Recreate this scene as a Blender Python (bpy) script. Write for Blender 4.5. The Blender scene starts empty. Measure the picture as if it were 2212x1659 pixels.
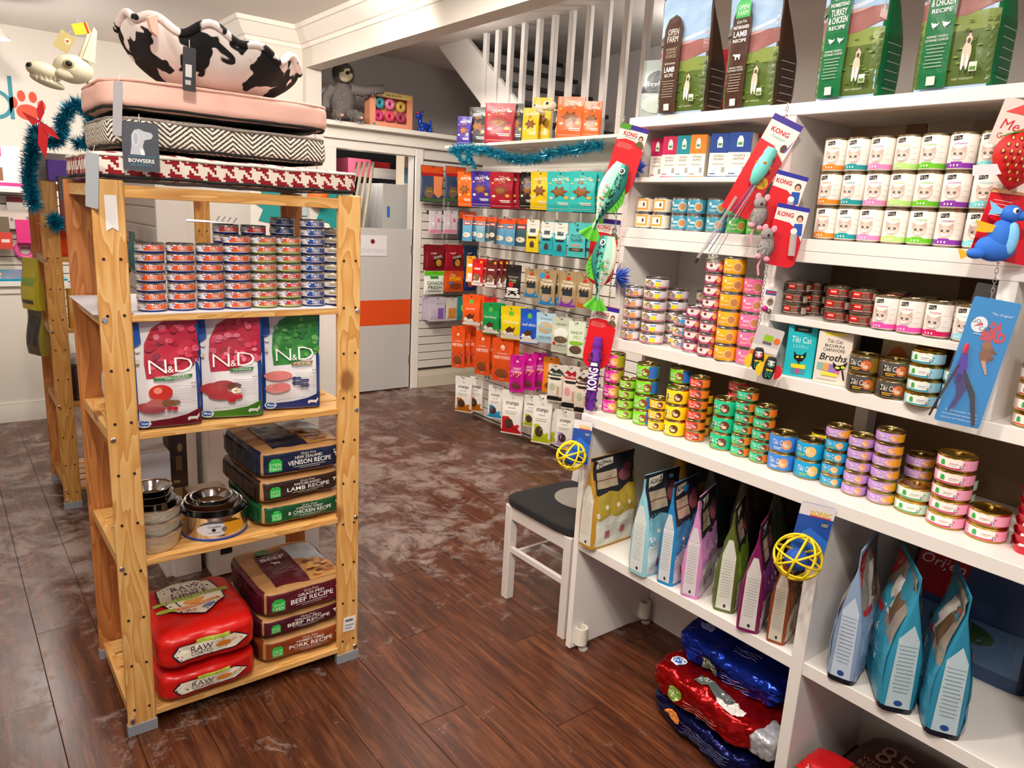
import bpy, bmesh, math, random
from mathutils import Vector, Matrix, noise
from mathutils.geometry import tessellate_polygon
random.seed(7)
S = bpy.context.scene
COL = S.collection
PI = math.pi
# ---------------------------------------------------------------- camera
CAMH = 1.66
FPX = 1587.0
def _cam():
    yaw, pitch, roll = math.radians(38.45), math.radians(12.9), math.radians(-3.2)
    f = Vector((math.sin(yaw) * math.cos(pitch), math.cos(yaw) * math.cos(pitch), -math.sin(pitch)))
    r = Vector((math.cos(yaw), -math.sin(yaw), 0))
    d = f.cross(r)
    c, s = math.cos(roll), math.sin(roll)
    return c * r + s * d, -s * r + c * d, f
CR, CD, CF = _cam()
CP = Vector((0, 0, CAMH))
cam_data = bpy.data.cameras.new('camera')
cam_data.sensor_width = 36
cam_data.lens = FPX / 2212 * 36
cam_data.clip_start = 0.05
cam = bpy.data.objects.new('camera', cam_data)
COL.objects.link(cam)
cam.matrix_world = Matrix(((CR.x, -CD.x, -CF.x, CP.x), (CR.y, -CD.y, -CF.y, CP.y), (CR.z, -CD.z, -CF.z, CP.z), (0, 0, 0, 1)))
S.camera = cam
def at(px, py, ax, val):
    """the point of the plane (axis ax = val) seen at a pixel of the 2212x1659 photograph"""
    d = CR * ((px - 1106) / FPX) + CD * ((py - 829.5) / FPX) + CF
    return CP + d * ((val - CP[ax]) / d[ax])
# ---------------------------------------------------------------- world, exposure, lamps
S.view_settings.view_transform = 'Standard'
S.view_settings.look = 'None'
S.view_settings.gamma = 1
S.view_settings.exposure = -0.35
S.view_settings.use_curve_mapping = False
w = bpy.data.worlds.new('world'); S.world = w
w.use_nodes = True
w.node_tree.nodes['Background'].inputs[0].default_value = (0.62, 0.72, 1.0, 1)
w.node_tree.nodes['Background'].inputs[1].default_value = .8
CEIL = 3.0
def spot(name, loc, target, energy, size_deg=75, blend=.6, rad=.05, col=(1, .86, .70)):
    l = bpy.data.lights.new(name, 'SPOT'); l.energy = energy; l.spot_size = math.radians(size_deg)
    l.spot_blend = blend; l.shadow_soft_size = rad; l.color = col
    o = bpy.data.objects.new(name, l); COL.objects.link(o); o.location = loc
    o.rotation_euler = (Vector(target) - Vector(loc)).to_track_quat('-Z', 'Y').to_euler()
    return o
def area(name, loc, target, energy, sx, sy, col=(1, .9, .78)):
    l = bpy.data.lights.new(name, 'AREA'); l.energy = energy; l.shape = 'RECTANGLE'; l.size = sx; l.size_y = sy; l.color = col
    o = bpy.data.objects.new(name, l); COL.objects.link(o); o.location = loc
    o.rotation_euler = (Vector(target) - Vector(loc)).to_track_quat('-Z', 'Y').to_euler()
    return o
WARM = (1, .91, .80)
LAMPS = [  # ceiling track spots: position, target, watts, cone
    ((.35, .15, 2.86), (1.95, .80, 1.0), 120, 85),
    ((.55, 1.25, 2.86), (1.95, 1.5, 1.0), 105, 85),
    ((.10, .45, 2.86), (.75, 2.4, .9), 150, 75),
    ((1.5, 2.6, 2.86), (3.4, 4.3, 1.2), 210, 75),
    ((1.6, 3.7, 2.86), (3.05, 6.1, 1.95), 190, 90),
    ((.3, 4.6, 2.86), (.4, 7.7, 1.7), 240, 95),
    ((1.2, 4.4, 2.86), (2.3, 6.2, 1.8), 90, 90),
    ((-.7, 1.6, 2.86), (.2, 2.6, .3), 60, 90),
]
for i, (p, t, e, c) in enumerate(LAMPS):
    spot('track_light', p, t, e, c, .7, .06, WARM)
FILL_PANELS = [((0., -.7), 62), ((-1.0, 1.7), 28), ((1.35, 2.2), 36), ((1.2, 3.9), 36)]   # unseen ceiling fill lights, added to raise the ambient light
for (x, y), e in FILL_PANELS:
    area('ceiling_fill_light', (x, y, CEIL - .035), (x, y, 0), e, .9, .55, (1, .93, .86))
def bulb(loc, e, r=.08, col=(1, .93, .86)):
    l = bpy.data.lights.new('fill_or_pendant_light', 'POINT'); l.energy = e; l.shadow_soft_size = r; l.color = col
    o = bpy.data.objects.new('fill_or_pendant_light', l); COL.objects.link(o); o.location = loc
FILLS_AND_PENDANT = [((4.05, 3.3, 2.86), 22), ((3.15, 6.45, 2.12), 12), ((3.02, 4.7, 2.93), 13), (tuple(at(-14, 88, 1, 6.7)), 75)]   # added unseen fills in stairwell, storage room, behind beam; pendant over the counter
for p, e in FILLS_AND_PENDANT: bulb(p, e)
# ---------------------------------------------------------------- materials
_m = {}
def lin(h):
    h = h.lstrip('#')
    if len(h) == 3: h = ''.join(c * 2 for c in h)
    c = [int(h[i:i + 2], 16) / 255 for i in (0, 2, 4)]
    return tuple((x / 12.92 if x <= .04045 else ((x + .055) / 1.055) ** 2.4) for x in c) + (1,)
def mat(col, rough=.5, metal=0., spec=.5, alpha=1., trans=0., bump=0., bscale=60., emit=0.):
    k = (col, rough, metal, spec, alpha, trans, bump, bscale, emit)
    if k in _m: return _m[k]
    m = bpy.data.materials.new('mat_' + col.strip('#')); m.use_nodes = True
    b = m.node_tree.nodes['Principled BSDF']
    b.inputs['Base Color'].default_value = lin(col)
    b.inputs['Roughness'].default_value = rough
    b.inputs['Metallic'].default_value = metal
    b.inputs['Specular IOR Level'].default_value = spec
    b.inputs['Alpha'].default_value = alpha
    b.inputs['Transmission Weight'].default_value = trans
    if emit:
        b.inputs['Emission Color'].default_value = lin(col); b.inputs['Emission Strength'].default_value = emit
    if bump:
        nt = m.node_tree
        n = nt.nodes.new('ShaderNodeTexNoise'); n.inputs['Scale'].default_value = bscale; n.inputs['Detail'].default_value = 4
        tc = nt.nodes.new('ShaderNodeTexCoord'); nt.links.new(tc.outputs['Object'], n.inputs['Vector'])
        bp = nt.nodes.new('ShaderNodeBump'); bp.inputs['Strength'].default_value = bump; bp.inputs['Distance'].default_value = .01
        nt.links.new(n.outputs[0], bp.inputs['Height']); nt.links.new(bp.outputs[0], b.inputs['Normal'])
    _m[k] = m
    return m
def nodemat(name, rough=.5):
    m = bpy.data.materials.new(name); m.use_nodes = True
    nt = m.node_tree; b = nt.nodes['Principled BSDF']; b.inputs['Roughness'].default_value = rough
    return m, nt, b
def N(nt, t, **kw):
    n = nt.nodes.new(t)
    for k, v in kw.items():
        if k in n.inputs: n.inputs[k].default_value = v
        else: setattr(n, k, v)
    return n
def ramp(nt, fac, stops):
    r = nt.nodes.new('ShaderNodeValToRGB'); nt.links.new(fac, r.inputs[0])
    e = r.color_ramp.elements
    while len(e) < len(stops): e.new(.5)
    for i, (p, c) in enumerate(stops):
        e[i].position = p; e[i].color = lin(c) if isinstance(c, str) else (c, c, c, 1)
    return r.outputs[0]
def mth(nt, op, a, b=None, c=None):
    n = nt.nodes.new('ShaderNodeMath'); n.operation = op
    for i, v in enumerate((a, b, c)):
        if v is None: continue
        if isinstance(v, (int, float)): n.inputs[i].default_value = v
        else: nt.links.new(v, n.inputs[i])
    return n.outputs[0]
def mixc(nt, fac, a, b, typ='MIX'):
    n = nt.nodes.new('ShaderNodeMix'); n.data_type = 'RGBA'; n.blend_type = typ
    for i, v in ((0, fac), (6, a), (7, b)):
        if isinstance(v, str): n.inputs[i].default_value = lin(v)
        elif isinstance(v, (int, float)): n.inputs[i].default_value = v
        else: nt.links.new(v, n.inputs[i])
    return n.outputs[2]
def pine(axis, name, cols=('#c98a45', '#dda65c', '#eabf7c'), rough=.42):
    """pine: long grain along one axis, growth rings warped by noise, and brown knots"""
    m, nt, b = nodemat(name, rough)
    tc = N(nt, 'ShaderNodeTexCoord'); oi = N(nt, 'ShaderNodeObjectInfo')
    off = N(nt, 'ShaderNodeVectorMath', operation='SCALE'); off.inputs[0].default_value = (3.1, 5.7, 9.3)
    nt.links.new(oi.outputs['Random'], off.inputs['Scale'])
    ad = N(nt, 'ShaderNodeVectorMath', operation='ADD'); nt.links.new(tc.outputs['Object'], ad.inputs[0]); nt.links.new(off.outputs[0], ad.inputs[1])
    mp = N(nt, 'ShaderNodeMapping'); sc = [9, 9, 9]; sc[axis] = 1.1; mp.inputs['Scale'].default_value = sc
    nt.links.new(ad.outputs[0], mp.inputs['Vector'])
    n1 = N(nt, 'ShaderNodeTexNoise', Scale=1.6, Detail=2, Distortion=.4); nt.links.new(mp.outputs[0], n1.inputs['Vector'])
    rings = mth(nt, 'FRACT', mth(nt, 'MULTIPLY', n1.outputs[0], 9.0))
    n2 = N(nt, 'ShaderNodeTexNoise', Scale=14, Detail=3); nt.links.new(mp.outputs[0], n2.inputs['Vector'])
    f = mth(nt, 'ADD', mth(nt, 'MULTIPLY', rings, .7), mth(nt, 'MULTIPLY', n2.outputs[0], .35))
    c = ramp(nt, f, ((.1, cols[2]), (.55, cols[1]), (.95, cols[0])))
    mk = N(nt, 'ShaderNodeMapping'); sk = [4, 4, 4]; sk[axis] = 2.6; mk.inputs['Scale'].default_value = sk
    nt.links.new(ad.outputs[0], mk.inputs['Vector'])
    vo = N(nt, 'ShaderNodeTexVoronoi', Scale=1.0); nt.links.new(mk.outputs[0], vo.inputs['Vector'])
    kf = ramp(nt, vo.outputs['Distance'], ((.07, 1.), (.13, 0.)))
    c = mixc(nt, mth(nt, 'MULTIPLY', kf, .75), c, '#7a3f1c')
    nt.links.new(c, b.inputs['Base Color'])
    return m
PINE = [pine(i, 'pine_%s' % 'xyz'[i]) for i in range(3)]
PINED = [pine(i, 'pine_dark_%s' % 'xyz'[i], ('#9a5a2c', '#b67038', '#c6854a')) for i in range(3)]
WHITE = mat('#e9e2da', .45, bump=.03, bscale=300)
WALL = mat('#d9d2c9', .8, bump=.05, bscale=90)
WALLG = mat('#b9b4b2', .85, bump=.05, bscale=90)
CEILM = mat('#e6dfd8', .9)
LAM = mat('#ece6df', .35, bump=.02, bscale=400)
SILVER = mat('#c4c2bd', .22, 1)
GOLD = mat('#c2a24a', .25, 1)
CHROME = mat('#d8d8d8', .12, 1)
DARK = mat('#15130f', .6)
STEEL = mat('#9c9a96', .3, 1)
GREYPL = mat('#8d9198', .5)
def floor_mat():
    m, nt, b = nodemat('worn_laminate', .42)
    geo = N(nt, 'ShaderNodeNewGeometry'); oi = N(nt, 'ShaderNodeObjectInfo')
    rv = N(nt, 'ShaderNodeVectorMath', operation='SCALE'); rv.inputs[0].default_value = (7.1, 13.7, 0); nt.links.new(oi.outputs['Random'], rv.inputs['Scale'])
    ad = N(nt, 'ShaderNodeVectorMath', operation='ADD'); nt.links.new(geo.outputs['Position'], ad.inputs[0]); nt.links.new(rv.outputs[0], ad.inputs[1])
    mp = N(nt, 'ShaderNodeMapping'); mp.inputs['Scale'].default_value = (16, 1.3, 1); nt.links.new(ad.outputs[0], mp.inputs['Vector'])
    n1 = N(nt, 'ShaderNodeTexNoise', Scale=2.2, Detail=7, Roughness=.65, Distortion=.6); nt.links.new(mp.outputs[0], n1.inputs['Vector'])
    mg = N(nt, 'ShaderNodeMapping'); mg.inputs['Scale'].default_value = (70, 4, 1); nt.links.new(ad.outputs[0], mg.inputs['Vector'])
    n3 = N(nt, 'ShaderNodeTexNoise', Scale=2.0, Detail=5, Roughness=.7); nt.links.new(mg.outputs[0], n3.inputs['Vector'])
    gf = mth(nt, 'ADD', mth(nt, 'MULTIPLY', n1.outputs[0], .62), mth(nt, 'MULTIPLY', n3.outputs[0], .38))
    c = ramp(nt, gf, ((.34, '#2c150d'), (.47, '#4b2718'), (.56, '#653821'), (.68, '#80502f')))
    hv = N(nt, 'ShaderNodeHueSaturation'); nt.links.new(c, hv.inputs['Color'])
    nt.links.new(mth(nt, 'MULTIPLY_ADD', oi.outputs['Random'], .22, .89), hv.inputs['Value'])
    # worn, chalky scuffs lie on the floor itself, densest in the walkway
    sp = N(nt, 'ShaderNodeSeparateXYZ'); nt.links.new(geo.outputs['Position'], sp.inputs[0])
    s1 = N(nt, 'ShaderNodeTexNoise', Scale=5.5, Detail=12, Roughness=.78, Distortion=.5); nt.links.new(geo.outputs['Position'], s1.inputs['Vector'])
    s2 = N(nt, 'ShaderNodeTexNoise', Scale=.75, Detail=2); nt.links.new(geo.outputs['Position'], s2.inputs['Vector'])
    far = N(nt, 'ShaderNodeMapRange'); nt.links.new(sp.outputs[1], far.inputs[0]); far.inputs[1].default_value = 1.0; far.inputs[2].default_value = 3.3
    wf = mth(nt, 'ADD', mth(nt, 'ADD', s1.outputs[0], mth(nt, 'MULTIPLY', s2.outputs[0], .35)), mth(nt, 'MULTIPLY', far.outputs[0], .155))
    fac = ramp(nt, wf, ((.80, 0.), (.92, .78)))
    c2 = mixc(nt, fac, hv.outputs[0], '#a08f86')
    nt.links.new(c2, b.inputs['Base Color'])
    r = mth(nt, 'ADD', .30, mth(nt, 'MULTIPLY', fac, .3)); nt.links.new(r, b.inputs['Roughness'])
    bp = N(nt, 'ShaderNodeBump', Strength=.15, Distance=.002); nt.links.new(n1.outputs[0], bp.inputs['Height']); nt.links.new(bp.outputs[0], b.inputs['Normal'])
    return m
FLOORM = floor_mat()
# ---------------------------------------------------------------- mesh building
class MB:
    def __init__(s): s.v = []; s.f = []; s.mi = []; s.mats = []
    def m(s, m):
        if m not in s.mats: s.mats.append(m)
        return s.mats.index(m)
    def add(s, vs, fs, m):
        o = len(s.v); s.v += [tuple(v) for v in vs]; k = s.m(m)
        for f in fs: s.f.append(tuple(i + o for i in f)); s.mi.append(k)
        return s
    def box(s, x0, x1, y0, y1, z0, z1, m):
        vs = [(x, y, z) for z in (z0, z1) for y in (y0, y1) for x in (x0, x1)]
        return s.add(vs, [(0, 2, 3, 1), (4, 5, 7, 6), (0, 1, 5, 4), (2, 6, 7, 3), (0, 4, 6, 2), (1, 3, 7, 5)], m)
    def prism(s, poly, ax, a, b, m):
        """extrude a 2D polygon along axis ax between a and b; poly lists the other two coordinates in order"""
        def P(p, t):
            q = list(p); q.insert(ax, t); return q
        n = len(poly)
        vs = [P(p, a) for p in poly] + [P(p, b) for p in poly]
        fs = [(i, (i + 1) % n, n + (i + 1) % n, n + i) for i in range(n)]
        tri = tessellate_polygon([[Vector((p[0], p[1], 0)) for p in poly]])
        fs += [tuple(t) for t in tri] + [tuple(n + i for i in reversed(t)) for t in tri]
        return s.add(vs, fs, m)
    def tube(s, pts, r, m, seg=8, caps=True, closed=False):
        pts = [Vector(p) for p in pts]; n = len(pts); vs = []
        rr = r if isinstance(r, (list, tuple)) else [r] * n
        up = Vector((0, 0, 1)); prev = None
        for i, p in enumerate(pts):
            a = pts[i - 1] if (i > 0 or closed) else p; b = pts[(i + 1) % n] if (i < n - 1 or closed) else p
            t = (b - a).normalized()
            if prev is None:
                x = t.cross(up if abs(t.z) < .95 else Vector((1, 0, 0))).normalized()
            else:
                x = (prev - t * prev.dot(t)).normalized()
            prev = x; y = t.cross(x)
            for k in range(seg):
                a_ = 2 * PI * k / seg; vs.append(p + (x * math.cos(a_) + y * math.sin(a_)) * rr[i])
        fs = []
        for i in range(n if closed else n - 1):
            for k in range(seg):
                j = (i + 1) % n
                fs.append((i * seg + k, i * seg + (k + 1) % seg, j * seg + (k + 1) % seg, j * seg + k))
        if caps and not closed:
            fs.append(tuple(range(seg - 1, -1, -1))); fs.append(tuple((n - 1) * seg + k for k in range(seg)))
        return s.add(vs, fs, m)
    def lathe(s, prof, seg, m, c=(0, 0, 0)):
        """prof: list of (r, z, material or None) – the material holds for the ring that follows"""
        vs = []; n = len(prof)
        for p in prof:
            for k in range(seg):
                a = 2 * PI * k / seg; vs.append((c[0] + p[0] * math.cos(a), c[1] + p[0] * math.sin(a), c[2] + p[1]))
        o = len(s.v); s.v += vs
        for i in range(n - 1):
            mm = s.m(prof[i][2] if len(prof[i]) > 2 and prof[i][2] else m)
            for k in range(seg):
                s.f.append((o + i * seg + k, o + i * seg + (k + 1) % seg, o + (i + 1) * seg + (k + 1) % seg, o + (i + 1) * seg + k)); s.mi.append(mm)
        return s
    def grid(s, fn, nu, nv, m, cu=False):
        vs = [fn(i / nu if cu else i / (nu), j / nv) for j in range(nv + 1) for i in range(nu if cu else nu + 1)]
        w_ = nu if cu else nu + 1; fs = []; o = len(s.v); s.v += [tuple(v) for v in vs]
        for j in range(nv):
            for i in range(nu):
                a = j * w_ + i; b = j * w_ + (i + 1) % w_
                s.f.append((o + a, o + b, o + b + w_, o + a + w_)); s.mi.append(s.m(m((i + .5) / nu, (j + .5) / nv) if callable(m) else m))
        return s
    def mesh(s, name, bev=0, smooth=35, uv=0):
        me = bpy.data.meshes.new(name); me.from_pydata(s.v, [], s.f)
        for m in s.mats: me.materials.append(m)
        me.polygons.foreach_set('material_index', s.mi); me.update()
        if bev:
            bm = bmesh.new(); bm.from_mesh(me)
            es = [e for e in bm.edges if len(e.link_faces) == 2 and e.calc_face_angle(0) > .5]
            bmesh.ops.bevel(bm, geom=es, offset=bev, segments=1, affect='EDGES', clamp_overlap=True)
            bm.to_mesh(me); bm.free()
        if smooth:
            me.polygons.foreach_set('use_smooth', [True] * len(me.polygons)); me.set_sharp_from_angle(angle=math.radians(smooth))
        if uv:
            ul = me.uv_layers.new(name='uv')
            for p in me.polygons:
                n = p.normal; ax = max(range(3), key=lambda i: abs(n[i]))
                for li in p.loop_indices:
                    c = me.vertices[me.loops[li].vertex_index].co
                    q = ((c.y, c.z), (c.x, c.z), (c.x, c.y))[ax]
                    ul.data[li].uv = (q[0] * uv, q[1] * uv)
        return me
    def build(s, name, parent=None, loc=None, rot=None, bev=0, smooth=35, uv=0):
        return link(s.mesh(name, bev, smooth, uv), name, parent, loc, rot)
def link(me, name, parent=None, loc=None, rot=None):
    o = bpy.data.objects.new(name, me); COL.objects.link(o)
    if parent: o.parent = parent
    if loc is not None: o.location = loc
    if rot is not None: o.rotation_euler = rot
    return o
def tag(o, label, cat, group=None):
    o['label'] = label; o['category'] = cat
    if group: o['group'] = group
    return o
def thing(name, label, cat, loc=(0, 0, 0), rot=(0, 0, 0), group=None):
    o = link(None, name, None, loc, rot); o.empty_display_size = .05
    return tag(o, label, cat, group)
def struct(o): o['kind'] = 'structure'; return o
def bx(name, x0, x1, y0, y1, z0, z1, m, parent=None, bev=.0015):
    """a box whose origin is its own centre"""
    c = Vector(((x0 + x1) / 2, (y0 + y1) / 2, (z0 + z1) / 2)); a, b, d = (x1 - x0) / 2, (y1 - y0) / 2, (z1 - z0) / 2
    return MB().box(-a, a, -b, b, -d, d, m).build(name, parent, c, None, bev)
# ---------------------------------------------------------------- print on packaging (lettering and flat graphics)
_tx = {}
def text2d(t, bold=0., shear=0.):
    k = (t, bold, shear)
    if k not in _tx:
        cu = bpy.data.curves.new('lettering', 'FONT'); cu.body = t; cu.size = 1; cu.align_x = 'CENTER'; cu.align_y = 'CENTER'
        cu.offset = bold; cu.shear = shear; cu.resolution_u = 2; cu.fill_mode = 'FRONT'
        ob = bpy.data.objects.new('lettering', cu); me = bpy.data.meshes.new_from_object(ob)
        vs = [(v.co.x, v.co.y) for v in me.vertices]; fs = [tuple(p.vertices) for p in me.polygons]
        bpy.data.objects.remove(ob); bpy.data.meshes.remove(me); bpy.data.curves.remove(cu)
        if vs:
            x0 = min(v[0] for v in vs); x1 = max(v[0] for v in vs); y0 = min(v[1] for v in vs); y1 = max(v[1] for v in vs)
            vs = [(x - (x0 + x1) / 2, y - (y0 + y1) / 2) for x, y in vs]
            _tx[k] = (vs, fs, max(1e-4, x1 - x0), max(1e-4, y1 - y0))
        else: _tx[k] = ([], [], 1, 1)
    return _tx[k]
def subdiv(vs, fs, L):
    """split triangles until no edge is longer than L, so that print follows a curved surface"""
    vs = list(vs); fs = [tuple(f) for f in fs]
    for _ in range(7):
        mid = {}; out = []; again = False
        def md(a, b):
            k = (a, b) if a < b else (b, a)
            if k not in mid:
                mid[k] = len(vs); vs.append(((vs[a][0] + vs[b][0]) / 2, (vs[a][1] + vs[b][1]) / 2))
            return mid[k]
        def lg(a, b): return math.hypot(vs[a][0] - vs[b][0], vs[a][1] - vs[b][1]) > L
        for f in fs:
            if len(f) > 3:
                for i in range(1, len(f) - 1): out.append((f[0], f[i], f[i + 1]))
                again = True; continue
            a, b, c = f; l = [lg(a, b), lg(b, c), lg(c, a)]; n = sum(l)
            if n == 0: out.append(f); continue
            again = True
            if n == 3:
                x, y, z = md(a, b), md(b, c), md(c, a); out += [(a, x, z), (x, b, y), (z, y, c), (x, y, z)]
            else:
                while not l[0] or (n == 2 and not l[1]):
                    a, b, c = b, c, a; l = l[1:] + l[:1]
                if n == 1:
                    x = md(a, b); out += [(a, x, c), (x, b, c)]
                else:
                    x, y = md(a, b), md(b, c); out += [(x, b, y), (a, x, y), (a, y, c)]
        fs = out
        if not again: break
    return vs, fs
def decal_mesh(name, SF, decals, L=0.03, off=.0006, rough=.45):
    """decals: ('t',text,u,v,height,colour,{w,bold,shear,rot}) ('r',u0,v0,u1,v1,colour) ('e',u,v,ru,rv,colour) ('p',points,colour)"""
    mb = MB(); o = off
    for d in decals:
        k = d[0]
        if k == 't':
            _, t, u, v, h, c = d[:6]; q = d[6] if len(d) > 6 else {}
            vs, fs, tw, th = text2d(t, q.get('bold', 0.), q.get('shear', 0.))
            if not vs: continue
            sy = h / max(th, .62); sx = (q['w'] / tw) if 'w' in q else sy * q.get('sx', 1)
            ca, sa = math.cos(q.get('rot', 0)), math.sin(q.get('rot', 0))
            vs = [(u + x * sx * ca - y * sy * sa, v + x * sx * sa + y * sy * ca) for x, y in vs]
        elif k == 'r':
            _, u0, v0, u1, v1, c = d[:6]; vs = [(u0, v0), (u1, v0), (u1, v1), (u0, v1)]; fs = [(0, 1, 2, 3)]
        elif k == 'e':
            _, u, v, ru, rv, c = d[:6]; n = d[6] if len(d) > 6 else 20
            vs = [(u + ru * math.cos(2 * PI * i / n), v + rv * math.sin(2 * PI * i / n)) for i in range(n)]; fs = [tuple(range(n))]
            fs = [tuple(x) for x in tessellate_polygon([[Vector((a, b, 0)) for a, b in vs]])]
        else:
            _, vs, c = d[:3]; fs = [tuple(x) for x in tessellate_polygon([[Vector((a, b, 0)) for a, b in vs]])]
            vs = list(vs)
        if L: vs, fs = subdiv(vs, fs, L)
        # keep every face turned outwards
        out = []
        for f in fs:
            a, b, e = vs[f[0]], vs[f[1]], vs[f[2]]
            out.append(f if (b[0] - a[0]) * (e[1] - a[1]) - (b[1] - a[1]) * (e[0] - a[0]) > 0 else tuple(reversed(f)))
        mb.add([SF(x, y, o) for x, y in vs], out, c if not isinstance(c, str) else mat(c, rough))
        o += .00022
    return mb.mesh(name, smooth=0)
def decals(parent, SF, ds, name='print', L=.03, off=.0006, rough=.45):
    return link(decal_mesh(name, SF, ds, L, off, rough), name, parent)
def flatS(y=0.):
    return lambda u, v, o: (u, y - o, v)
def rnd(a, b): return random.uniform(a, b)
def nz(x, y, z=0.): return noise.noise(Vector((x, y, z)))
# ================================================================ the room
sub = struct(MB().box(-2.4, 4.7, -1.8, 8.2, -.12, -.0125, FLOORM).build('floor', smooth=0))
_pk = {}
x = 1.885 - .19 * 17; col_i = 0
while x < 4.5:
    y = -.7 + (col_i * .47) % 1.2 - 1.2
    while y < 7.9:
        y0, y1 = max(y, -.7), min(y + 1.2, 7.95)
        if y1 - y0 > .05:
            k = round(y1 - y0, 3)
            if k not in _pk:
                _pk[k] = MB().box(-.0944, .0944, -k / 2 + .0008, k / 2 - .0008, -.012, 0, FLOORM).mesh('plank', bev=.0012)
            link(_pk[k], 'plank', sub, (x + .095, (y0 + y1) / 2, 0))
        y += 1.2
    x += .19; col_i += 1
struct(MB().box(-2.4, 4.7, -1.8, 8.2, CEIL, CEIL + .1, CEILM).build('ceiling', smooth=0))
struct(MB().box(-2.5, -2.4, -1.8, 8.2, 0, CEIL, WALL).build('wall_left', smooth=0))
wf = struct(MB().box(-2.4, 2.1, 8.0, 8.1, 0, CEIL, WALL).build('wall_far', smooth=0))
# street side behind the camera: wall with a wide shop window
struct(MB().box(-2.4, 4.7, -1.9, -1.8, 0, .5, WALL).box(-2.4, 4.7, -1.9, -1.8, 2.5, CEIL, WALL).box(-2.4, -1.9, -1.9, -1.8, .5, 2.5, WALL).box(2.2, 4.7, -1.9, -1.8, .5, 2.5, WALL).build('wall_front', smooth=0))
wn = struct(MB().box(-1.9, -1.84, -1.88, -1.82, .5, 2.5, WHITE).box(2.14, 2.2, -1.88, -1.82, .5, 2.5, WHITE).box(-1.84, 2.14, -1.88, -1.82, .5, .56, WHITE).box(-1.84, 2.14, -1.88, -1.82, 2.44, 2.5, WHITE).box(.12, .18, -1.88, -1.82, .56, 2.44, WHITE).build('window_1', smooth=0))
for a, b in ((-1.84, .12), (.18, 2.14)):
    bx('pane', a, b, -1.853, -1.847, .56, 2.44, mat('#ffffff', 0., trans=1., spec=.2), wn, 0)
# door wall, with pillar at its left and the niche over the door
YW = 5.95
wd = struct(MB().box(3.48, 4.6, YW, YW + .12, 0, 2.30, WALL).box(2.6, 2.72, YW, YW + .12, 0, 2.30, WALL).box(2.72, 3.48, YW, YW + .12, 2.126, 2.30, WALL)
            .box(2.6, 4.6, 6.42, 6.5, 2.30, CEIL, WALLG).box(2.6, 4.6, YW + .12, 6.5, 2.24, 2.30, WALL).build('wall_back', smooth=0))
struct(MB().box(2.03, 2.6, 6.02, 8.1, 0, CEIL, WALL).box(2.47, 2.6, YW, 6.02, 0, 2.71, WALL).build('wall_pillar', smooth=0))
# dropped beam along the left of the stairwell
struct(MB().box(2.47, 2.6, -1.8, YW, 2.71, CEIL, WALL).box(2.47, 2.6, YW, 6.02, 2.71, CEIL, WALL).build('trim_1', smooth=0))
def crown(pts, name):
    """crown moulding swept along a line of wall corners, projecting to the left/front"""
    prof = [(0, .0), (.012, .0), (.016, .03), (.03, .035), (.05, .06), (.075, .10), (.085, .115), (.10, .118), (.105, .15), (0, .15)]
    mb = MB(); n = len(prof); rows = []
    for i, (p, d) in enumerate(pts):
        rows.append([(p[0] + d[0] * o, p[1] + d[1] * o, CEIL - .15 + h) for o, h in prof])
    vs = [q for r in rows for q in r]; fs = []
    for i in range(len(rows) - 1):
        for k in range(n - 1): fs.append((i * n + k, (i + 1) * n + k, (i + 1) * n + k + 1, i * n + k + 1))
    mb.add(vs, fs, WHITE)
    return struct(mb.build(name, smooth=25))
crown([((2.47, -1.8), (-1, 0)), ((2.47, 6.02), (-1, -1)), ((2.03, 6.02), (-1, -1)), ((2.03, 8.0), (-1, 0))], 'trim_2')
# partition carrying the right slatwall; stairwell shell behind it
XS = 3.47
wpt = struct(MB().box(XS + .02, XS + .14, .0, 4.88, 0, 2.11, WALL).box(XS + .02, XS + .14, -1.8, 2.86, 2.11, CEIL, WALL).build('wall_partition', smooth=0))
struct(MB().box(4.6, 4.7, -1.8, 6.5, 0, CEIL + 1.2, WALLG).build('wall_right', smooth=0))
# baseboard under the back slatwall, and by the counter
struct(MB().prism([(YW, 0), (YW - .02, 0), (YW - .02, .11), (YW - .012, .15), (YW - .012, .166), (YW, .166)], 0, 3.56, 4.6, mat('#c9bfa9', .6)).build('baseboard_back', smooth=0))
# door casing
cs = struct(MB().box(3.48, 3.555, YW - .02, YW + .02, 0, 2.20, WHITE).box(2.60, 3.48, YW - .02, YW + .02, 2.126, 2.20, WHITE).box(2.60, 2.72, YW - .02, YW + .02, 0, 2.126, WHITE).box(2.60, 4.6, YW - .05, YW, 2.20, 2.235, WHITE).build('trim_3', bev=.003))
# ---------------------------------------------------------------- half door
dr = struct(link(None, 'door_1', None, (3.475, YW + .03, 0)))
DOORM = mat('#bdb9b6', .5, bump=.04, bscale=8)
bx('door_leaf', -.75, 0, -.02, .02, .012, 1.487, DOORM, dr)
decals(dr, flatS(-.0205), [('r', -.75, .62, -.002, .85, '#d84a14')], 'orange_band', L=0)
bx('hinge', -.012, .006, -.026, -.02, 1.26, 1.34, STEEL, dr, 0); bx('hinge', -.012, .006, -.026, -.02, .24, .32, STEEL, dr, 0)
sg = tag(MB().box(-.14, .14, -.001, .001, -.09, .09, mat('#d9d6d8', .7)).build('paper_sign', None, (3.074, YW + .005, 1.335)), 'white paper staff only notice taped to the grey half door', 'sign')
decals(sg, flatS(-.001), [('e', 0, .035, .022, .022, '#a33'), ('e', 0, .035, .012, .012, '#1c2b22'), ('t', 'STAFF ONLY', 0, -.045, .034, '#b7b4b8', {'w': .24})], 'lettering', L=0)
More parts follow.
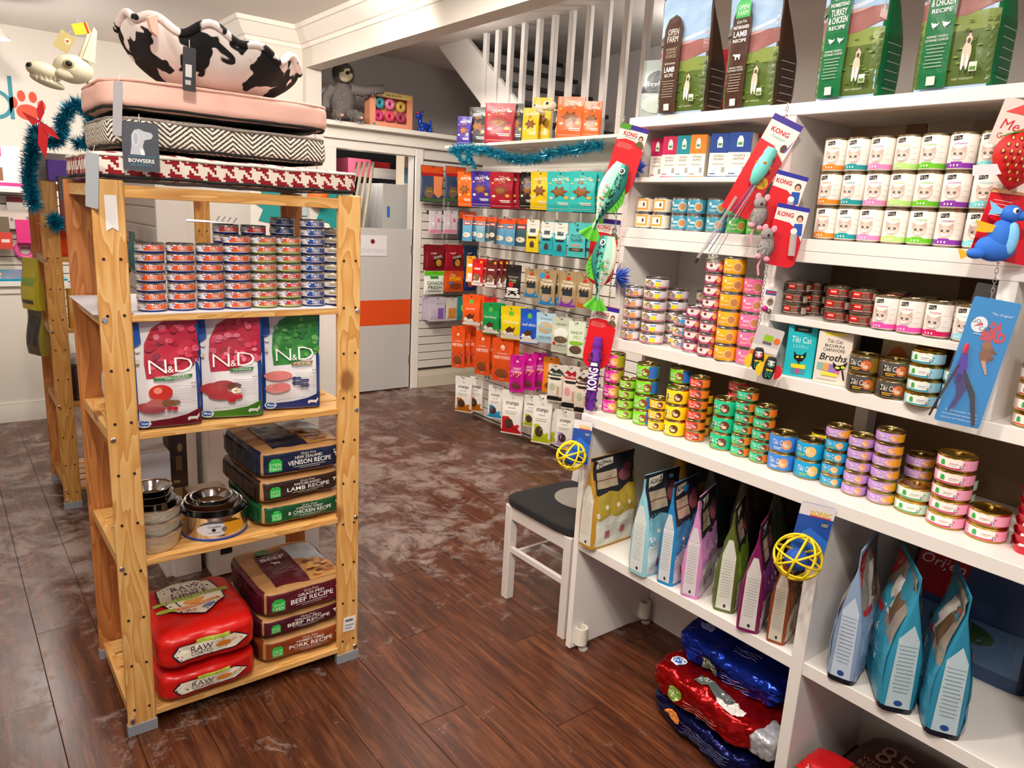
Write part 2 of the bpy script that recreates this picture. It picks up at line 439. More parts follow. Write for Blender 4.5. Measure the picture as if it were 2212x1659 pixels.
# ---------------------------------------------------------------- slatwalls (each board its own piece)
SLATM = mat('#d8d0c6', .5); GROOVE = mat('#4a3f37', .8); SLATW = mat('#eae4da', .45)
# each slat is a piece of the wall that carries it
bx('slat_backing', 3.56, 4.6, YW - .006, YW, .17, 2.11, GROOVE, wd, 0)
_s = MB().box(0, 1.04, -.02, -.006, .0035, .0725, SLATM).mesh('slat', bev=.002)
for i in range(25): link(_s, 'slat', wd, (3.56, YW, i * .0762 + .19))
bx('slat_backing', XS + .012, XS + .02, 1.9, 4.88, .02, 2.07, GROOVE, wpt, 0)
_s = MB().box(0, .012, 0, 2.98, .0035, .0725, SLATW).mesh('slat', bev=.002)
for i in range(26): link(_s, 'slat', wpt, (XS, 1.9, i * .0762 + .03))
bx('end_cap', XS, XS + .15, 4.88, 4.895, .02, 2.12, SLATW, wpt)
bx('top_panel', XS - .003, XS + .02, 1.9, 4.88, 2.0, 2.13, SLATW, wpt)
bx('slat_backing', -2.4, 2.0, 7.994, 8.0, .45, 1.98, GROOVE, wf, 0)
_s = MB().box(-4.4, 0, -.02, -.006, .0035, .0725, SLATM).mesh('slat', bev=.002)
for i in range(20): link(_s, 'slat', wf, (2.0, 8.0, .45 + i * .0762))
# ---------------------------------------------------------------- staircase
st = thing('staircase', 'white staircase with dark treads rising behind the slatwall partition', 'staircase', (3.5, 4.9, 2.1))
W2 = mat('#d5d0cb', .5); TREAD = mat('#1d1512', .5)
RISE, RUN = .195, .215
def sy(z): return (z - 2.494) * (RUN / RISE) * 1.18 + 4.988
# closed stringers: the flight climbs away from the camera
a0, a1 = 2.1, 3.02
MB().prism([(sy(a1) - 4.9, a1 - 2.1), (sy(a0) - 4.9, a0 - 2.1), (sy(a0) - 4.9 - .43, a0 - 2.1), (sy(a1) - 4.9 - .43, a1 - 2.1)], 0, 0, .035, W2).build('stringer', st)
MB().prism([(sy(3.6) - 4.9, 1.5), (sy(1.9) - 4.9, -.2), (sy(1.9) - 4.9 - .2, -.2), (sy(3.6) - 4.9 - .2, 1.5)], 0, .98, 1.02, W2).build('stringer', st)
MB().prism([(sy(a1) - 4.9, a1 - 2.1), (sy(a0) - 4.9, a0 - 2.1), (sy(a0) - 4.88, a0 - 2.12), (sy(a1) - 4.88, a1 - 2.12)], 0, .035, .98, W2).build('soffit', st)
for i in range(7):
    z = 2.16 + i * .155; yy = sy(z) - .36
    bx('riser', .035, .98, yy - 4.9 + .0, yy - 4.9 + .02, z - 2.1 - .15, z - 2.1, mat('#8f8a87', .6), st, 0)
    bx('tread', .03, .98, yy - 4.9 - .03, yy - 4.9 + .2, z - 2.1, z - 2.1 + .03, TREAD, st)
_b = MB().box(-.017, .017, -.021, .021, 0, .895, W2).mesh('baluster', bev=.002)
for y in (4.955, 4.801, 4.642, 4.485, 4.316, 4.154, 3.977, 3.809, 3.640, 3.470, 3.300, 3.130, 2.96):
    link(_b, 'baluster', st, (-.0, y - 4.9, .015))
bx('bottom_rail', -.03, .03, -2.03, .12, .0, .03, W2, st)
bx('landing_edge', -.02, 1.1, -2.03, .1, .9, .93, W2, st)
# far, dark upper floor glimpsed between the balusters
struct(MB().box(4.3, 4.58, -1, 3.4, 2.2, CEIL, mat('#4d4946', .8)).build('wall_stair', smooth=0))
# ================================================================ pine shelving units
def pine_shelf(name, label, loc, W, D, H, boards, pm=PINE, pd=PINE, top_rail=True, group=None):
    t = thing(name, label, 'shelf', loc, (0, 0, 0), group)
    hole = MB()
    for k in range(int(H / .155)):
        for dx in (-.021, .021):
            hole.tube([(dx, -.0015, .09 + k * .155), (dx, .001, .09 + k * .155)], .0042, mat('#2a1608', .8), 8)
    hm = hole.mesh('peg_hole', smooth=0)
    bolt = MB().lathe([(0, .004), (.006, .004), (.0085, .001), (.0085, -.001)], 10, CHROME).mesh('bolt')
    for ix, x in enumerate((.04, W - .04)):
        for iy, y in enumerate((.009, D - .009)):
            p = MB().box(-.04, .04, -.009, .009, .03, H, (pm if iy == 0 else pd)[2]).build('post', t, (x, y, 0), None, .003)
            bx('foot', -.043, .043, -.012, .012, .0, .038, GREYPL, p)
            if iy == 0:
                link(hm, 'peg_hole', p, (0, -.0092, 0))['kind'] = 'stuff'
                for zb in boards + [.05]:
                    link(bolt, 'bolt', p, (-.028 if ix == 0 else .028, -.0095, max(.05, zb - .012)), (PI / 2, 0, 0))
    for zb in boards:
        b = link(None, 'shelf_board', t, (0, 0, zb))
        bx('front_rail', .08, W - .08, .0, .02, -.02, 0, pm[0], b)
        for x in (.012, W - .034):
            bx('side_rail', x, x + .022, .018, D - .018, -.04, -.003, pm[1], b)
        n = 5; wd_ = (D - .03) / n
        for k in range(n):
            bx('slat', .03, W - .03, .02 + k * wd_, .02 + k * wd_ + wd_ - .016, -.014, .0, pm[0], b)
    if top_rail:
        bx('top_rail', .08, W - .08, .0, .02, H - .045, H - .012, pm[0], t)
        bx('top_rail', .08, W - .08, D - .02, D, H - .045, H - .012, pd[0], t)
    for x in (.012, W - .034):
        bx('end_rail', x, x + .022, .018, D - .018, H - .045, H - .012, pm[1], t)
    return t
LX, LY, LW, LD, LH = .345, 2.262, .78, .51, 1.695
Z1, Z2, Z3, Z4 = 1.330, .985, .585, .068
ps = pine_shelf('pine_shelf', 'pine shelving unit in front, with tins, kibble bags and steel bowls', (LX, LY, 0), LW, LD, LH, [Z1, Z2, Z3, Z4], PINE, PINED)
bx('shelf_liner', -.012, .083, .03, LD - .04, Z1, Z1 + .0025, mat('#cfcad0', .5), ps, 0)
bx('shelf_liner', .085, LW - .085, .0, LD - .03, Z1, Z1 + .003, mat('#e8e4e6', .5), ps, 0)
MB().prism([(-.015, .045), (.015, .045), (.015, -.05), (.0, -.04), (-.015, -.05)], 1, -.0008, .0008, mat('#f2eee9', .6)).build('price_sticker', ps, (.045, -.002, 1.61))
o = MB().box(-.024, .024, -.0008, .0008, -.028, .028, mat('#e9e6e2', .5)).build('price_sticker', ps, (LW - .035, -.002, .155), (0, .06, 0))
decals(o, flatS(-.0009), [('r', -.018, .012, .012, .02, '#667'), ('r', -.018, -.005, .016, 0, '#99a'), ('r', -.018, -.016, .01, -.012, '#99a')], 'print', L=0)
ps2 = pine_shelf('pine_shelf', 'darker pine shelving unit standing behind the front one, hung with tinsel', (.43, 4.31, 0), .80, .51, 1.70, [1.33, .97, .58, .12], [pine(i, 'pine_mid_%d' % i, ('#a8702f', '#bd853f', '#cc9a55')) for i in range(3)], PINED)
# ================================================================ white melamine wall unit on the right
BX0, BX1 = 1.832, 2.50
bu = thing('base_cabinet', 'white melamine base unit with open cubbies full of kibble bags', 'shelf unit', (BX0, .9, 0))
def pb(name, t, org, x0, x1, y0, y1, z0, z1, m=LAM, bev=.0015): return bx(name, x0 - org[0], x1 - org[0], y0 - org[1], y1 - org[1], z0 - org[2], z1 - org[2], m, t, bev)
O = (BX0, .9, 0)
pb('top_panel', bu, O, BX0, BX1, -.35, 1.885, .927, .965)
pb('shelf', bu, O, BX0 + .004, BX1, .955, 1.85, .435, .475)
pb('shelf', bu, O, BX0 + .004, BX1, -.03, .918, .435, .475)
pb('side_panel', bu, O, BX0 + .002, BX1, 1.852, 1.878, .012, .927)
pb('divider', bu, O, BX0 + .002, BX1, .918, .955, .0, .927)
pb('divider', bu, O, BX0 + .002, BX1, -.07, -.03, .0, .927)
pb('back_panel', bu, O, 2.285, 2.30, -.03, 1.85, .0, .44)
pb('back_panel', bu, O, BX1 - .012, BX1, -.03, 1.85, .475, .927)
bump = mat('#e6dfce', .5)
for x in (BX0 + .045, 2.245):
    b = MB().lathe([(.026, .03), (.026, .10), (.018, .10), (.018, .03), (.026, .03)], 20, bump).build('bumper', bu, (x - O[0], 1.838 - O[1], 0))
    MB().lathe([(0, 0), (.018, 0), (.02, .008), (.01, .014), (0, .014)], 16, mat('#b8b2a8', .5)).build('glide', bu, (x - O[0] + .01, 1.832 - O[1], .0))
for y, z in ((.90, .62), (.90, .70)):
    pass
UX0, UX1 = 1.95, 2.27
uu = thing('shelf_unit', 'lower white upper-shelf unit holding rows of small tins', 'shelf unit', (UX0, 1.0, 1.204))
O = (UX0, 1.0, 1.204)
pb('shelf', uu, O, UX0, UX1, .0, 1.885, 1.204, 1.243)
pb('top_panel', uu, O, UX0, UX1, .0, 1.885, 1.575, 1.6065)
pb('side_panel', uu, O, UX0 + .001, UX1, 1.86, 1.884, 1.243, 1.575)
pb('divider', uu, O, UX0 + .001, UX1, 1.243, 1.281, 1.243, 1.575)
pb('divider', uu, O, UX0 + .001, UX1, .622, .662, 1.243, 1.575)
pb('divider', uu, O, UX0 + .001, UX1, .0, .03, 1.243, 1.575)
pb('shelf', uu, O, UX0 + .002, UX1, .662, 1.243, 1.397, 1.417)
pb('back_panel', uu, O, UX1 - .008, UX1, 1.29, 1.86, 1.243, 1.575)
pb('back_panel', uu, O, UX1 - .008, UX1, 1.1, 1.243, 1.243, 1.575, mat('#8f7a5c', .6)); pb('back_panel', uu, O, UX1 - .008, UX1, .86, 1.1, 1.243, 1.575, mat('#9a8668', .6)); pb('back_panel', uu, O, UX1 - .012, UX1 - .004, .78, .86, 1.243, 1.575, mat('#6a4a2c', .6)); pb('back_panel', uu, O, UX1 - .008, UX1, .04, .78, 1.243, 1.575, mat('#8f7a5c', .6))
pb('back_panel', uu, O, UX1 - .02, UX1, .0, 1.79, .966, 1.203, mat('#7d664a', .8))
for y0, y1, x0 in ((1.80, 1.815, 2.05), (1.02, 1.06, 2.19), (.1, .14, 2.19)):
    pb('support_leg', uu, O, x0, UX1 - .022, y0, y1, .965, 1.204)
u2 = thing('shelf_unit', 'topmost white shelf unit with tall white tins and large bags on top', 'shelf unit', (UX0, 1.0, 1.607))
O = (UX0, 1.0, 1.607)
pb('shelf', u2, O, UX0, UX1, .0, 1.885, 1.607, 1.641)
pb('top_panel', u2, O, UX0, UX1, .0, 1.885, 1.977, 2.01)
pb('side_panel', u2, O, UX0 + .001, UX1, 1.86, 1.884, 1.641, 1.977)
pb('divider', u2, O, UX0 + .001, UX1, 1.243, 1.281, 1.641, 1.977)
pb('divider', u2, O, UX0 + .001, UX1, .622, .662, 1.641, 1.977)
pb('divider', u2, O, UX0 + .001, UX1, .0, .03, 1.641, 1.977)
pb('shelf', u2, O, UX0 + .002, UX1, 1.281, 1.86, 1.796, 1.812)
pb('back_panel', u2, O, UX1 - .008, UX1, 1.281, 1.86, 1.641, 1.977)
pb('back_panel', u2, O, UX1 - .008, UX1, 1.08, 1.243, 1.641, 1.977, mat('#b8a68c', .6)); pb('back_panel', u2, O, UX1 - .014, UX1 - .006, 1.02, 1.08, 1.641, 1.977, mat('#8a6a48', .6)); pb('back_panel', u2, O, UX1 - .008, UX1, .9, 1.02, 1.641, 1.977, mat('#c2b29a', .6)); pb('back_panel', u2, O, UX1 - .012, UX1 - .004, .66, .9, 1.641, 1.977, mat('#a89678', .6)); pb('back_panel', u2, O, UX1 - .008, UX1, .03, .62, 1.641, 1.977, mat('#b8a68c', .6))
# ================================================================ tins
def cylS(r):
    return lambda u, v, o: ((r + o) * math.sin(u / r), -(r + o) * math.cos(u / r), v)
KIND = {}
LABROUGH = .35
def tin(key, desc, r, h, metal, base, ds, rim=None):
    b = base if not isinstance(base, str) else mat(base, LABROUGH)
    mb = MB(); rm = rim or metal
    mb.lathe([(0, .002, metal), (r * .88, .002, metal), (r * .90, 0, rm), (r * .985, .001, rm), (r * .995, .0032, rm), (r * .985, .0048, b), (r, .006, b), (r, h - .0062, metal), (r * .985, h - .005, metal), (r * 1.0, h - .0032, metal), (r * 1.0, h - .0012, metal), (r * .97, h - .0002, metal), (r * .945, h - .0012, metal), (r * .94, h - .003, metal)], 36, metal)
    body = mb.mesh('body', smooth=40)
    lb = MB().lathe([(r * .942, h - .0030), (r * .93, h - .0036), (r * .80, h - .0036), (r * .78, h - .0028), (r * .70, h - .0028), (r * .68, h - .0034), (0, h - .0034)], 36, metal)
    lid = lb.mesh('lid', smooth=30)
    tb = MB()
    tb.tube([(.0085 * math.cos(a * PI / 6), r * .62 - .012 + .0075 * math.sin(a * PI / 6), h - .0015) for a in range(12)], .0014, metal, 6, closed=True)
    tb.box(-.004, .004, r * .62 - .005, r * .62 + .006, h - .0028, h - .0012, metal)
    tab = tb.mesh('ring_pull', smooth=40)
    pr_ = decal_mesh('label_print', cylS(r), ds, L=r * .28, off=.0003, rough=LABROUGH)
    KIND[key] = (desc, r, h, body, lid, tab, pr_)
def place_tin(key, x, y, z, rot, label, group, name='food_tin', tab=True):
    d, r, h, body, lid, tabm, pm = KIND[key]
    t = thing(name, label, 'tin', (x, y, z), (0, 0, rot), group)
    link(body, 'body', t); l = link(lid, 'lid', t); link(pm, 'label_print', t)
    if tab: link(tabm, 'ring_pull', l)
    return t
ORD = ['first', 'second', 'third', 'fourth', 'fifth', 'sixth', 'seventh', 'eighth', 'ninth', 'tenth', 'eleventh', 'twelfth']
def hdir(p):
    d = Vector((p[0] - CP[0], p[1] - CP[1], 0)); return d.normalized()
CIRC = []
DIVS = [(1.86, 1.95, 1.2, 2.0), (1.243, 1.281, 1.2, 2.0), (.622, .662, 1.2, 2.0)]
def clear(cx, cy, r, z, top):
    """nudge a new column of tins clear of its neighbours and of the uprights"""
    for _ in range(40):
        moved = False
        for x, y, q, z0, z1 in CIRC:
            if z1 < z or z0 > top: continue
            d = math.hypot(cx - x, cy - y); m = r + q + .0034
            if d < m:
                if d < 1e-6: d = 1e-6; cx += 1e-6
                cx += (cx - x) / d * (m - d); cy += (cy - y) / d * (m - d); moved = True
        for y0, y1, z0, z1 in DIVS:
            if z < z0 - .01 or z > z1: continue
            if y0 - r - .003 < cy < y1 + r + .003:
                cy = y0 - r - .0032 if cy < (y0 + y1) / 2 or y0 > 1.8 else y1 + r + .0032; moved = True
        if not moved: break
    CIRC.append((cx, cy, r, z, top))
    return cx, cy
def stack(keys, px, py, z, where, group, rot=-1.25, dx=0., jit=.0014, xy=None):
    """a column of tins; keys lists them from the bottom up; (px, py) is where the front of the lowest tin meets the shelf"""
    r = max(KIND[k][1] for k in keys); n = len(keys)
    if xy is None:
        p = at(px, py, 2, z); c = p + hdir(p) * r; cx, cy = c.x + dx, c.y
    else: cx, cy = xy
    cx, cy = clear(cx, cy, r, z, z + sum(KIND[k][2] for k in keys))
    zz = z + .0004
    for i, k in enumerate(keys):
        pos = 'lowest' if i == 0 else 'topmost' if i == n - 1 else ORD[i] + ' up'
        if n == 1: lab = '%s tin, %s' % (KIND[k][0], where)
        else: lab = '%s tin, %s, stack %s' % (KIND[k][0], pos, where)
        place_tin(k, cx + rnd(-jit, jit), cy + rnd(-jit, jit), zz, rot + rnd(-.16, .16), lab, group)
        zz += KIND[k][2] + .0002
    return cx, cy
# --- grain-free tins on the pine shelf: white left panel, slanting colour field, serif initials
def nd(key, desc, c1, c2, c3='#1c2f8a'):
    r, h = .0392, .0277
    ds = [('r', -.052, .0062, .052, .0215, '#e9e1dd'), ('p', [(-.012, .0066), (.052, .0066), (.052, .021), (-.018, .021)], c1), ('p', [(-.0105, .0066), (.052, .0066), (.052, .0105), (-.0115, .0105)], c2),
          ('e', -.012, .0165, .006, .0035, '#2f62b8'), ('e', -.012, .0165, .004, .0015, '#fff'),
          ('t', 'N&D', .017, .0150, .0092, '#f7f2ee', {'w': .024}), ('r', -.046, .0095, -.03, .0115, '#6b5a55'), ('r', -.046, .013, -.022, .0138, '#b9aeb0'), ('r', .006, .0078, .034, .0088, '#f3d9c4')]
    tin(key, desc, r, h, SILVER, '#e9e1dd', ds, mat(c3, .3, .4))
nd('nd_o', 'orange and white', '#e4531c', '#c9662a'); nd('nd_r', 'red and white', '#cf2a1d', '#a32a1c'); nd('nd_g', 'orange and green', '#d9501c', '#8f9a2c', '#6d7a2a'); nd('nd_gr', 'red and green', '#c52120', '#8a8c25', '#6d7a2a')
nd('nd_b', 'blue and white', '#27488f', '#1d3a7c', '#243f86')
tin('nd_w', 'cream and blue', .0392, .0277, SILVER, '#d9d3c6', [('r', -.045, .0075, -.02, .019, '#e9e4da'), ('r', -.015, .008, .03, .018, '#cdc4ae'), ('r', -.012, .010, .02, .012, '#77705f'), ('r', -.012, .014, .012, .0155, '#77705f'), ('r', .033, .0075, .05, .019, '#2c4a8d')], mat('#243f86', .3, .4))
GN = 'flat tins on the upper pine shelf'
for keys, px, py, w_ in ((['nd_o'] * 7, 321, 676, 'nearest the left front post'), (['nd_o'] * 7, 383, 674, 'second from the left post'), (['nd_o'] * 7, 442, 671, 'third from the left post'),
                        (['nd_o'] * 8, 500, 669, 'fourth from the left post'), (['nd_g'] * 8, 557, 666, 'fifth from the left post'), (['nd_gr'] * 4 + ['nd_g'] * 4, 609, 664, 'beside the blue tins')):
    p = at(px, py, 1, LY + .022)
    stack(keys, 0, 0, Z1 + .0032, w_ + ', pine shelf', GN, -.42, xy=(p.x + .02, LY + .022 + .040))
for keys, px, dy, w_ in ((['nd_b'] * 10, 660, .0, 'of blue tins on the upper pine shelf'), (['nd_w'] * 7, 716, .02, 'by the right pine post')):
    p = at(px, 660, 1, LY + .022 + dy)
    stack(keys, 0, 0, Z1 + .0032, w_, GN, -.45, xy=(p.x + .02, LY + .065 + dy))
for keys, px, dy, w_ in ((['nd_r'] * 9, 485, .09, 'behind the fourth orange stack'), (['nd_r'] * 9, 545, .09, 'behind the fifth orange stack'), (['nd_b'] * 10, 607, .095, 'of blue tins in the second row'), (['nd_w'] * 9, 712, .11, 'of cream tins in the second row')):
    p = at(px, 560, 1, LY + .062 + dy)
    stack(keys, 0, 0, Z1 + .0032, w_, GN, -.45, xy=(p.x + .005, LY + .062 + dy))
# --- tins with white script lettering and a round food picture
def tk(key, desc, r, h, c, side=None, food='#8a4a22', metal=GOLD, cat=False, txt='#f6f3ea', food2='#e9c9a0', sub=None):
    ds = []
    if side: ds.append(('r', r * .62, .0063, r * 1.7, h - .0065, side))
    ds += [('e', r * .36, h * .48, h * .27, h * .27, food), ('e', r * .33, h * .40, h * .14, h * .10, food2)]
    if cat:
        ds += [('e', -r * .66, h * .42, r * .12, h * .13, '#14110f'), ('p', [(-r * .78, h * .5), (-r * .80, h * .68), (-r * .66, h * .55), (-r * .54, h * .70), (-r * .54, h * .48)], '#14110f'), ('p', [(-r * .72, h * .15), (-r * .60, h * .15), (-r * .63, h * .42), (-r * .69, h * .42)], '#14110f'), ('e', -r * .70, h * .44, r * .03, h * .03, '#e8d23a'), ('e', -r * .61, h * .44, r * .03, h * .03, '#e8d23a')]
    ds += [('t', 'Tiki Cat', -r * .22, h * .56, h * .28, txt, {'w': r * 1.0, 'shear': .15}), ('r', -r * .6, h * .28, r * .05, h * .32, sub or txt), ('r', -r * .55, h * .20, -r * .05, h * .235, sub or txt)]
    tin(key, desc, r, h, metal, c, ds)
BR = '#a08a52'
TG = mat('#b5a06a', .25, 1)
tk('mag', 'magenta', .037, .056, '#e0259f', '#a9a31e', '#f1a45c', TG); tk('lgs', 'small lime green', .0325, .0365, '#8fd02e', None, '#8a4a2a', TG, food2='#b5ea6c')
tk('grn', 'lime green and blue', .039, .0545, '#7bd321', '#2f6fc9', '#8a4321', TG, food2='#a9e36a'); tk('yls', 'small yellow', .0325, .0375, '#f6c31c', None, '#6a2a16', TG); tk('ylw', 'yellow black-cat', .0385, .0545, '#f7d60e', None, '#5a2514', TG, True, '#fbf3b5')
tk('red', 'small coral red', .0325, .0357, '#f4402a', '#ef7d1f', '#8a3a2a', TG, food2='#f3a9a0'); tk('crm', 'small crimson', .0325, .0357, '#e22748', None, '#b14a3a', TG, food2='#f3a9a0')
tk('tea', 'tall teal green', .0385, .0555, '#16c08a', None, '#6a3520', TG, True, sub='#b6e04a'); tk('tes', 'small teal green', .0325, .0352, '#18c192', '#ef7d1f', '#7a3a20', TG, sub='#b6e04a')
tk('blu', 'cobalt blue', .0395, .0565, '#3c86dd', None, '#e59a63', TG); tk('azu', 'bright azure', .0395, .057, '#109fd2', None, '#f2c46a', TG, sub='#a6d84a'); tk('azs', 'small azure', .0325, .0352, '#159fd6', None, '#f0b56a', TG, sub='#a6d84a')
tk('lil', 'small lilac', .0325, .0335, '#c193d8', None, '#f0a25f', TG); tk('lly', 'small lilac and yellow', .0345, .0335, '#c193d8', '#f2a816', '#f0a25f', TG); tk('aft', 'dark brown', .0395, .0515, '#4c4642', '#8a6a1e', '#d9692f', TG, True, sub='#f2b81e')
# --- wide flat tins with a green barn badge
def of(key, desc, c, stripe, r=.0435, h=.0368):
    ds = [('r', -r * 1.05, .0066, r * .35, h - .0068, '#f4efe6'), ('r', r * .35, .0066, r * 1.9, h - .0068, c), ('p', [(-r * 1.05, .0066), (r * .30, .0066), (r * .30, .0105), (-r * .1, .0095), (-r * 1.05, .0095)], stripe),
          ('p', [(-r * .78, .012), (-r * .54, .012), (-r * .54, .021), (-r * .60, .025), (-r * .72, .025), (-r * .78, .021)], '#3aa64a'), ('r', -r * .3, .019, r * .15, .0200, stripe), ('r', -r * .35, .0155, r * .05, .0165, '#c9b9b0'), ('e', r * .42, .0215, .002, .002, stripe, 10), ('e', r * .30, .014, .0036, .0036, '#2c3050', 14), ('e', r * .30, .014, .0022, .0022, '#f4efe6', 12)]
    tin(key, desc, r, h, GOLD, c, ds)
of('ofg', 'wide pale green', '#bfe3c4', '#43a85a'); of('ofp', 'wide pink', '#f3a6c2', '#d6336c'); of('ofb', 'wide pale blue', '#a9d9ea', '#1a9fb0', .0385, .0358); of('ofr', 'wide red-banded', '#f4d3cf', '#d3402f', .0385, .0358)
# --- cartoon-girl tins
def bf(key, desc, badge, r=.042, h=.0388):
    ds = [('r', -.06, .006, .06, .0085, '#d2233c'), ('e', -r * .30, h * .55, h * .22, h * .24, '#6a4a3a'), ('e', -r * .28, h * .52, h * .14, h * .17, '#efc9a8'), ('e', -r * .05, h * .45, h * .18, h * .20, '#8f8884'), ('e', r * .42, h * .42, h * .25, h * .22, badge), ('r', r * .2, h * .70, r * .7, h * .78, '#3f7fd0'), ('p', [(-r * .75, h * .45), (-r * .45, h * .6), (-r * .5, h * .72), (-r * .8, h * .66)], '#d8cf2a')]
    tin(key, desc, r, h, SILVER, '#e8dfe0', ds)
bf('bfo', 'white and orange-badged', '#f19a4a', .0325); bf('bfy', 'white and yellow-badged', '#f1e11c'); bf('bfb', 'small white and blue', '#4aa3dc', .0325)
def wr(key, desc, c, r=.0325, h=.0388):
    tin(key, desc, r, h, SILVER, c, [('p', [(-r * .85, h * .42), (-r * .5, h * .30), (r * .3, h * .30), (r * .7, h * .78), (-r * .85, h * .78)], '#eee3e0'), ('r', -r * .35, h * .5, -r * .05, h * .72, '#7a3220'), ('e', r * .75, h * .5, r * .22, h * .25, '#e3a35c'), ('r', -r * .5, h * .2, r * .25, h * .235, '#f3d8df')])
wr('wrm', 'mauve', '#b42a63')
def bw(key, desc, c, lt, r=.0345, h=.0545):
    tin(key, desc, r, h, SILVER, c, [('e', r * .62, h * .46, h * .26, h * .28, lt), ('e', r * .62, h * .46, h * .21, h * .22, '#c98a52'), ('e', -r * .55, h * .66, h * .09, h * .1, '#f6e9d8'), ('r', -r * .4, h * .45, r * .15, h * .58, lt), ('r', -r * .6, h * .30, r * .2, h * .33, '#fbf3e0'), ('r', -r * .6, h * .23, r * .05, h * .25, '#fbf3e0')])
bw('bwy', 'golden yellow', '#fbb116', '#f6d27a'); bw('bwp', 'hot pink', '#fb6fa4', '#f9b3cd'); bw('bwt', 'slate teal', '#3d93ab', '#bfe0e6', .0315, .0535); bw('bwg', 'bright green', '#3fae3a', '#a9e07a', .0325, .0535)
tin('sqo', 'cream and amber', .0325, .0535, SILVER, '#f3e2cc', [('r', -.026, .010, .018, .046, '#e8a03a'), ('r', -.022, .016, .012, .040, '#f6ead8'), ('r', -.006, .018, .012, .036, '#fff6ea'), ('r', .0, .022, .006, .034, '#4a3524'), ('r', .024, .012, .04, .046, '#e9dccb')])
# --- tall white kitten tins
def kc(key, desc, c):
    r, h = .0312, .0915
    ds = [('r', -.048, .0065, .048, .0185, c), ('r', -.022, .0175, .004, .0215, c), ('p', [(-.024, .0705), (-.004, .073), (-.004, .083), (-.025, .0805)], '#1b1715'), ('t', 'Kit Cat', -.0142, .0768, .0062, '#f3ece2', {'w': .017}), ('t', 'Complete', -.006, .0635, .0068, c, {'w': .029, 'shear': .3}),
          ('e', -.008, .038, .017, .0148, '#dfccbf'), ('p', [(-.025, .041), (-.0235, .059), (-.012, .050)], '#cfb5a6'), ('p', [(-.004, .050), (.008, .059), (.009, .041)], '#cfb5a6'), ('e', -.0145, .040, .0032, .0030, '#2b2a26', 12), ('e', -.0015, .040, .0032, .0030, '#2b2a26', 12), ('e', -.0145, .0405, .001, .001, '#ffffff', 6), ('e', -.0015, .0405, .001, .001, '#ffffff', 6), ('p', [(-.0098, .0355), (-.0058, .0355), (-.0078, .033)], '#c9736f'), ('e', -.0078, .030, .007, .0034, '#f7efe8', 12),
          ('e', -.018, .0125, .0016, .003, '#f5efe6', 8), ('e', -.011, .0125, .0016, .003, '#f5efe6', 8), ('e', -.004, .0125, .0016, .003, '#f5efe6', 8), ('r', .014, .058, .026, .0586, '#8d8580'), ('r', .014, .044, .026, .0446, '#8d8580'), ('r', .014, .030, .026, .0306, '#8d8580')]
    tin(key, desc, r, h, mat('#b8a888', .3, 1), '#f4ece4', ds)
for k, d, c in (('ko', 'tall white orange-banded', '#f08a28'), ('kt', 'tall white teal-banded', '#17989a'), ('kp', 'tall white pink-banded', '#f08ac0'), ('kl', 'tall white pale lime-banded', '#b6e37a'), ('kg', 'tall white green-banded', '#6bc523'), ('kv', 'tall white purple-banded', '#8a32a8'), ('ka', 'tall white aqua-banded', '#7fd8dc'), ('km', 'tall white magenta-banded', '#ee4fae'), ('kr', 'tall white crimson-banded', '#d3165c'), ('ks', 'tall white sky-banded', '#a3dcec')):
    kc(k, d, c)
def oj(key, desc, c):
    r, h = .034, .0325
    tin(key, desc, r, h, mat('#a89c86', .3, 1), '#4a3c36', [('r', -r * 1.3, .0064, r * 1.0, h - .0065, c), ('r', -r * .72, h * .42, -r * .08, h * .82, '#dd2318'), ('r', -r * .62, h * .58, -r * .18, h * .68, '#f4d9d0'), ('r', 0, h * .72, r * .55, h * .8, '#e0473a'), ('r', 0, h * .34, r * .55, h * .68, '#7c5a44'), ('r', -r * .72, h * .26, r * .02, h * .31, '#e9dcd2'), ('r', r * .08, h * .26, r * .7, h * .31, '#d8b7ac'), ('r', r * .85, .0066, r * 1.5, h - .0068, '#b9a690')])
oj('ojb', 'black and red', '#33241f'); oj('ojr', 'maroon and red', '#7c1a1e')
TT, TA, TB_, TK = .965, 1.243, 1.417, 1.641
GT, GA, GB, GK, GE = 'tins on the white tabletop', 'tins on the long middle shelf', 'tins on the short raised shelf', 'tall kitten tins on the top shelf', 'tins on the upper left shelf'
for keys, px, py, w_ in (
    (['mag'] * 4, 1320, 894, 'at the far end of the tabletop'), (['lgs'] * 4, 1350, 906, 'beside the magenta tins'), (['grn'] * 4, 1388, 920, 'in front of a second lime stack'), (['yls'] * 3, 1416, 931, 'beside the lime and blue stack'),
    (['ylw'] * 3, 1455, 944, 'beside the coral red tins'), (['red'] * 6, 1495, 954, 'in the front tabletop row'), (['tea'] * 3, 1557, 974, 'beside the coral red tins'), (['tes'] * 6, 1598, 988, 'beside the tall teal tins'), (['tes'] * 5, 1637, 1001, 'beside the cobalt blue tins'),
    (['blu'] * 2, 1682, 1019, 'in the middle of the tabletop'), (['azu'] * 2, 1738, 1036, 'beside the cobalt blue tins'), (['azs'] * 4 + ['lly'], 1785, 1051, 'beside the bright azure tins'), (['lil'] * 5, 1833, 1069, 'of lilac only on the tabletop'), (['lly'] * 6, 1887, 1087, 'left of the wide pale green tins'),
    (['ofg'] * 2, 1952, 1109, 'in the front tabletop row'), (['ofp'] * 5, 2025, 1138, 'tallest of the wide pink ones'), (['ofp'] * 2, 2111, 1167, 'low, nearest the red tubs')):
    stack(keys, px, py, TT, w_, GT)
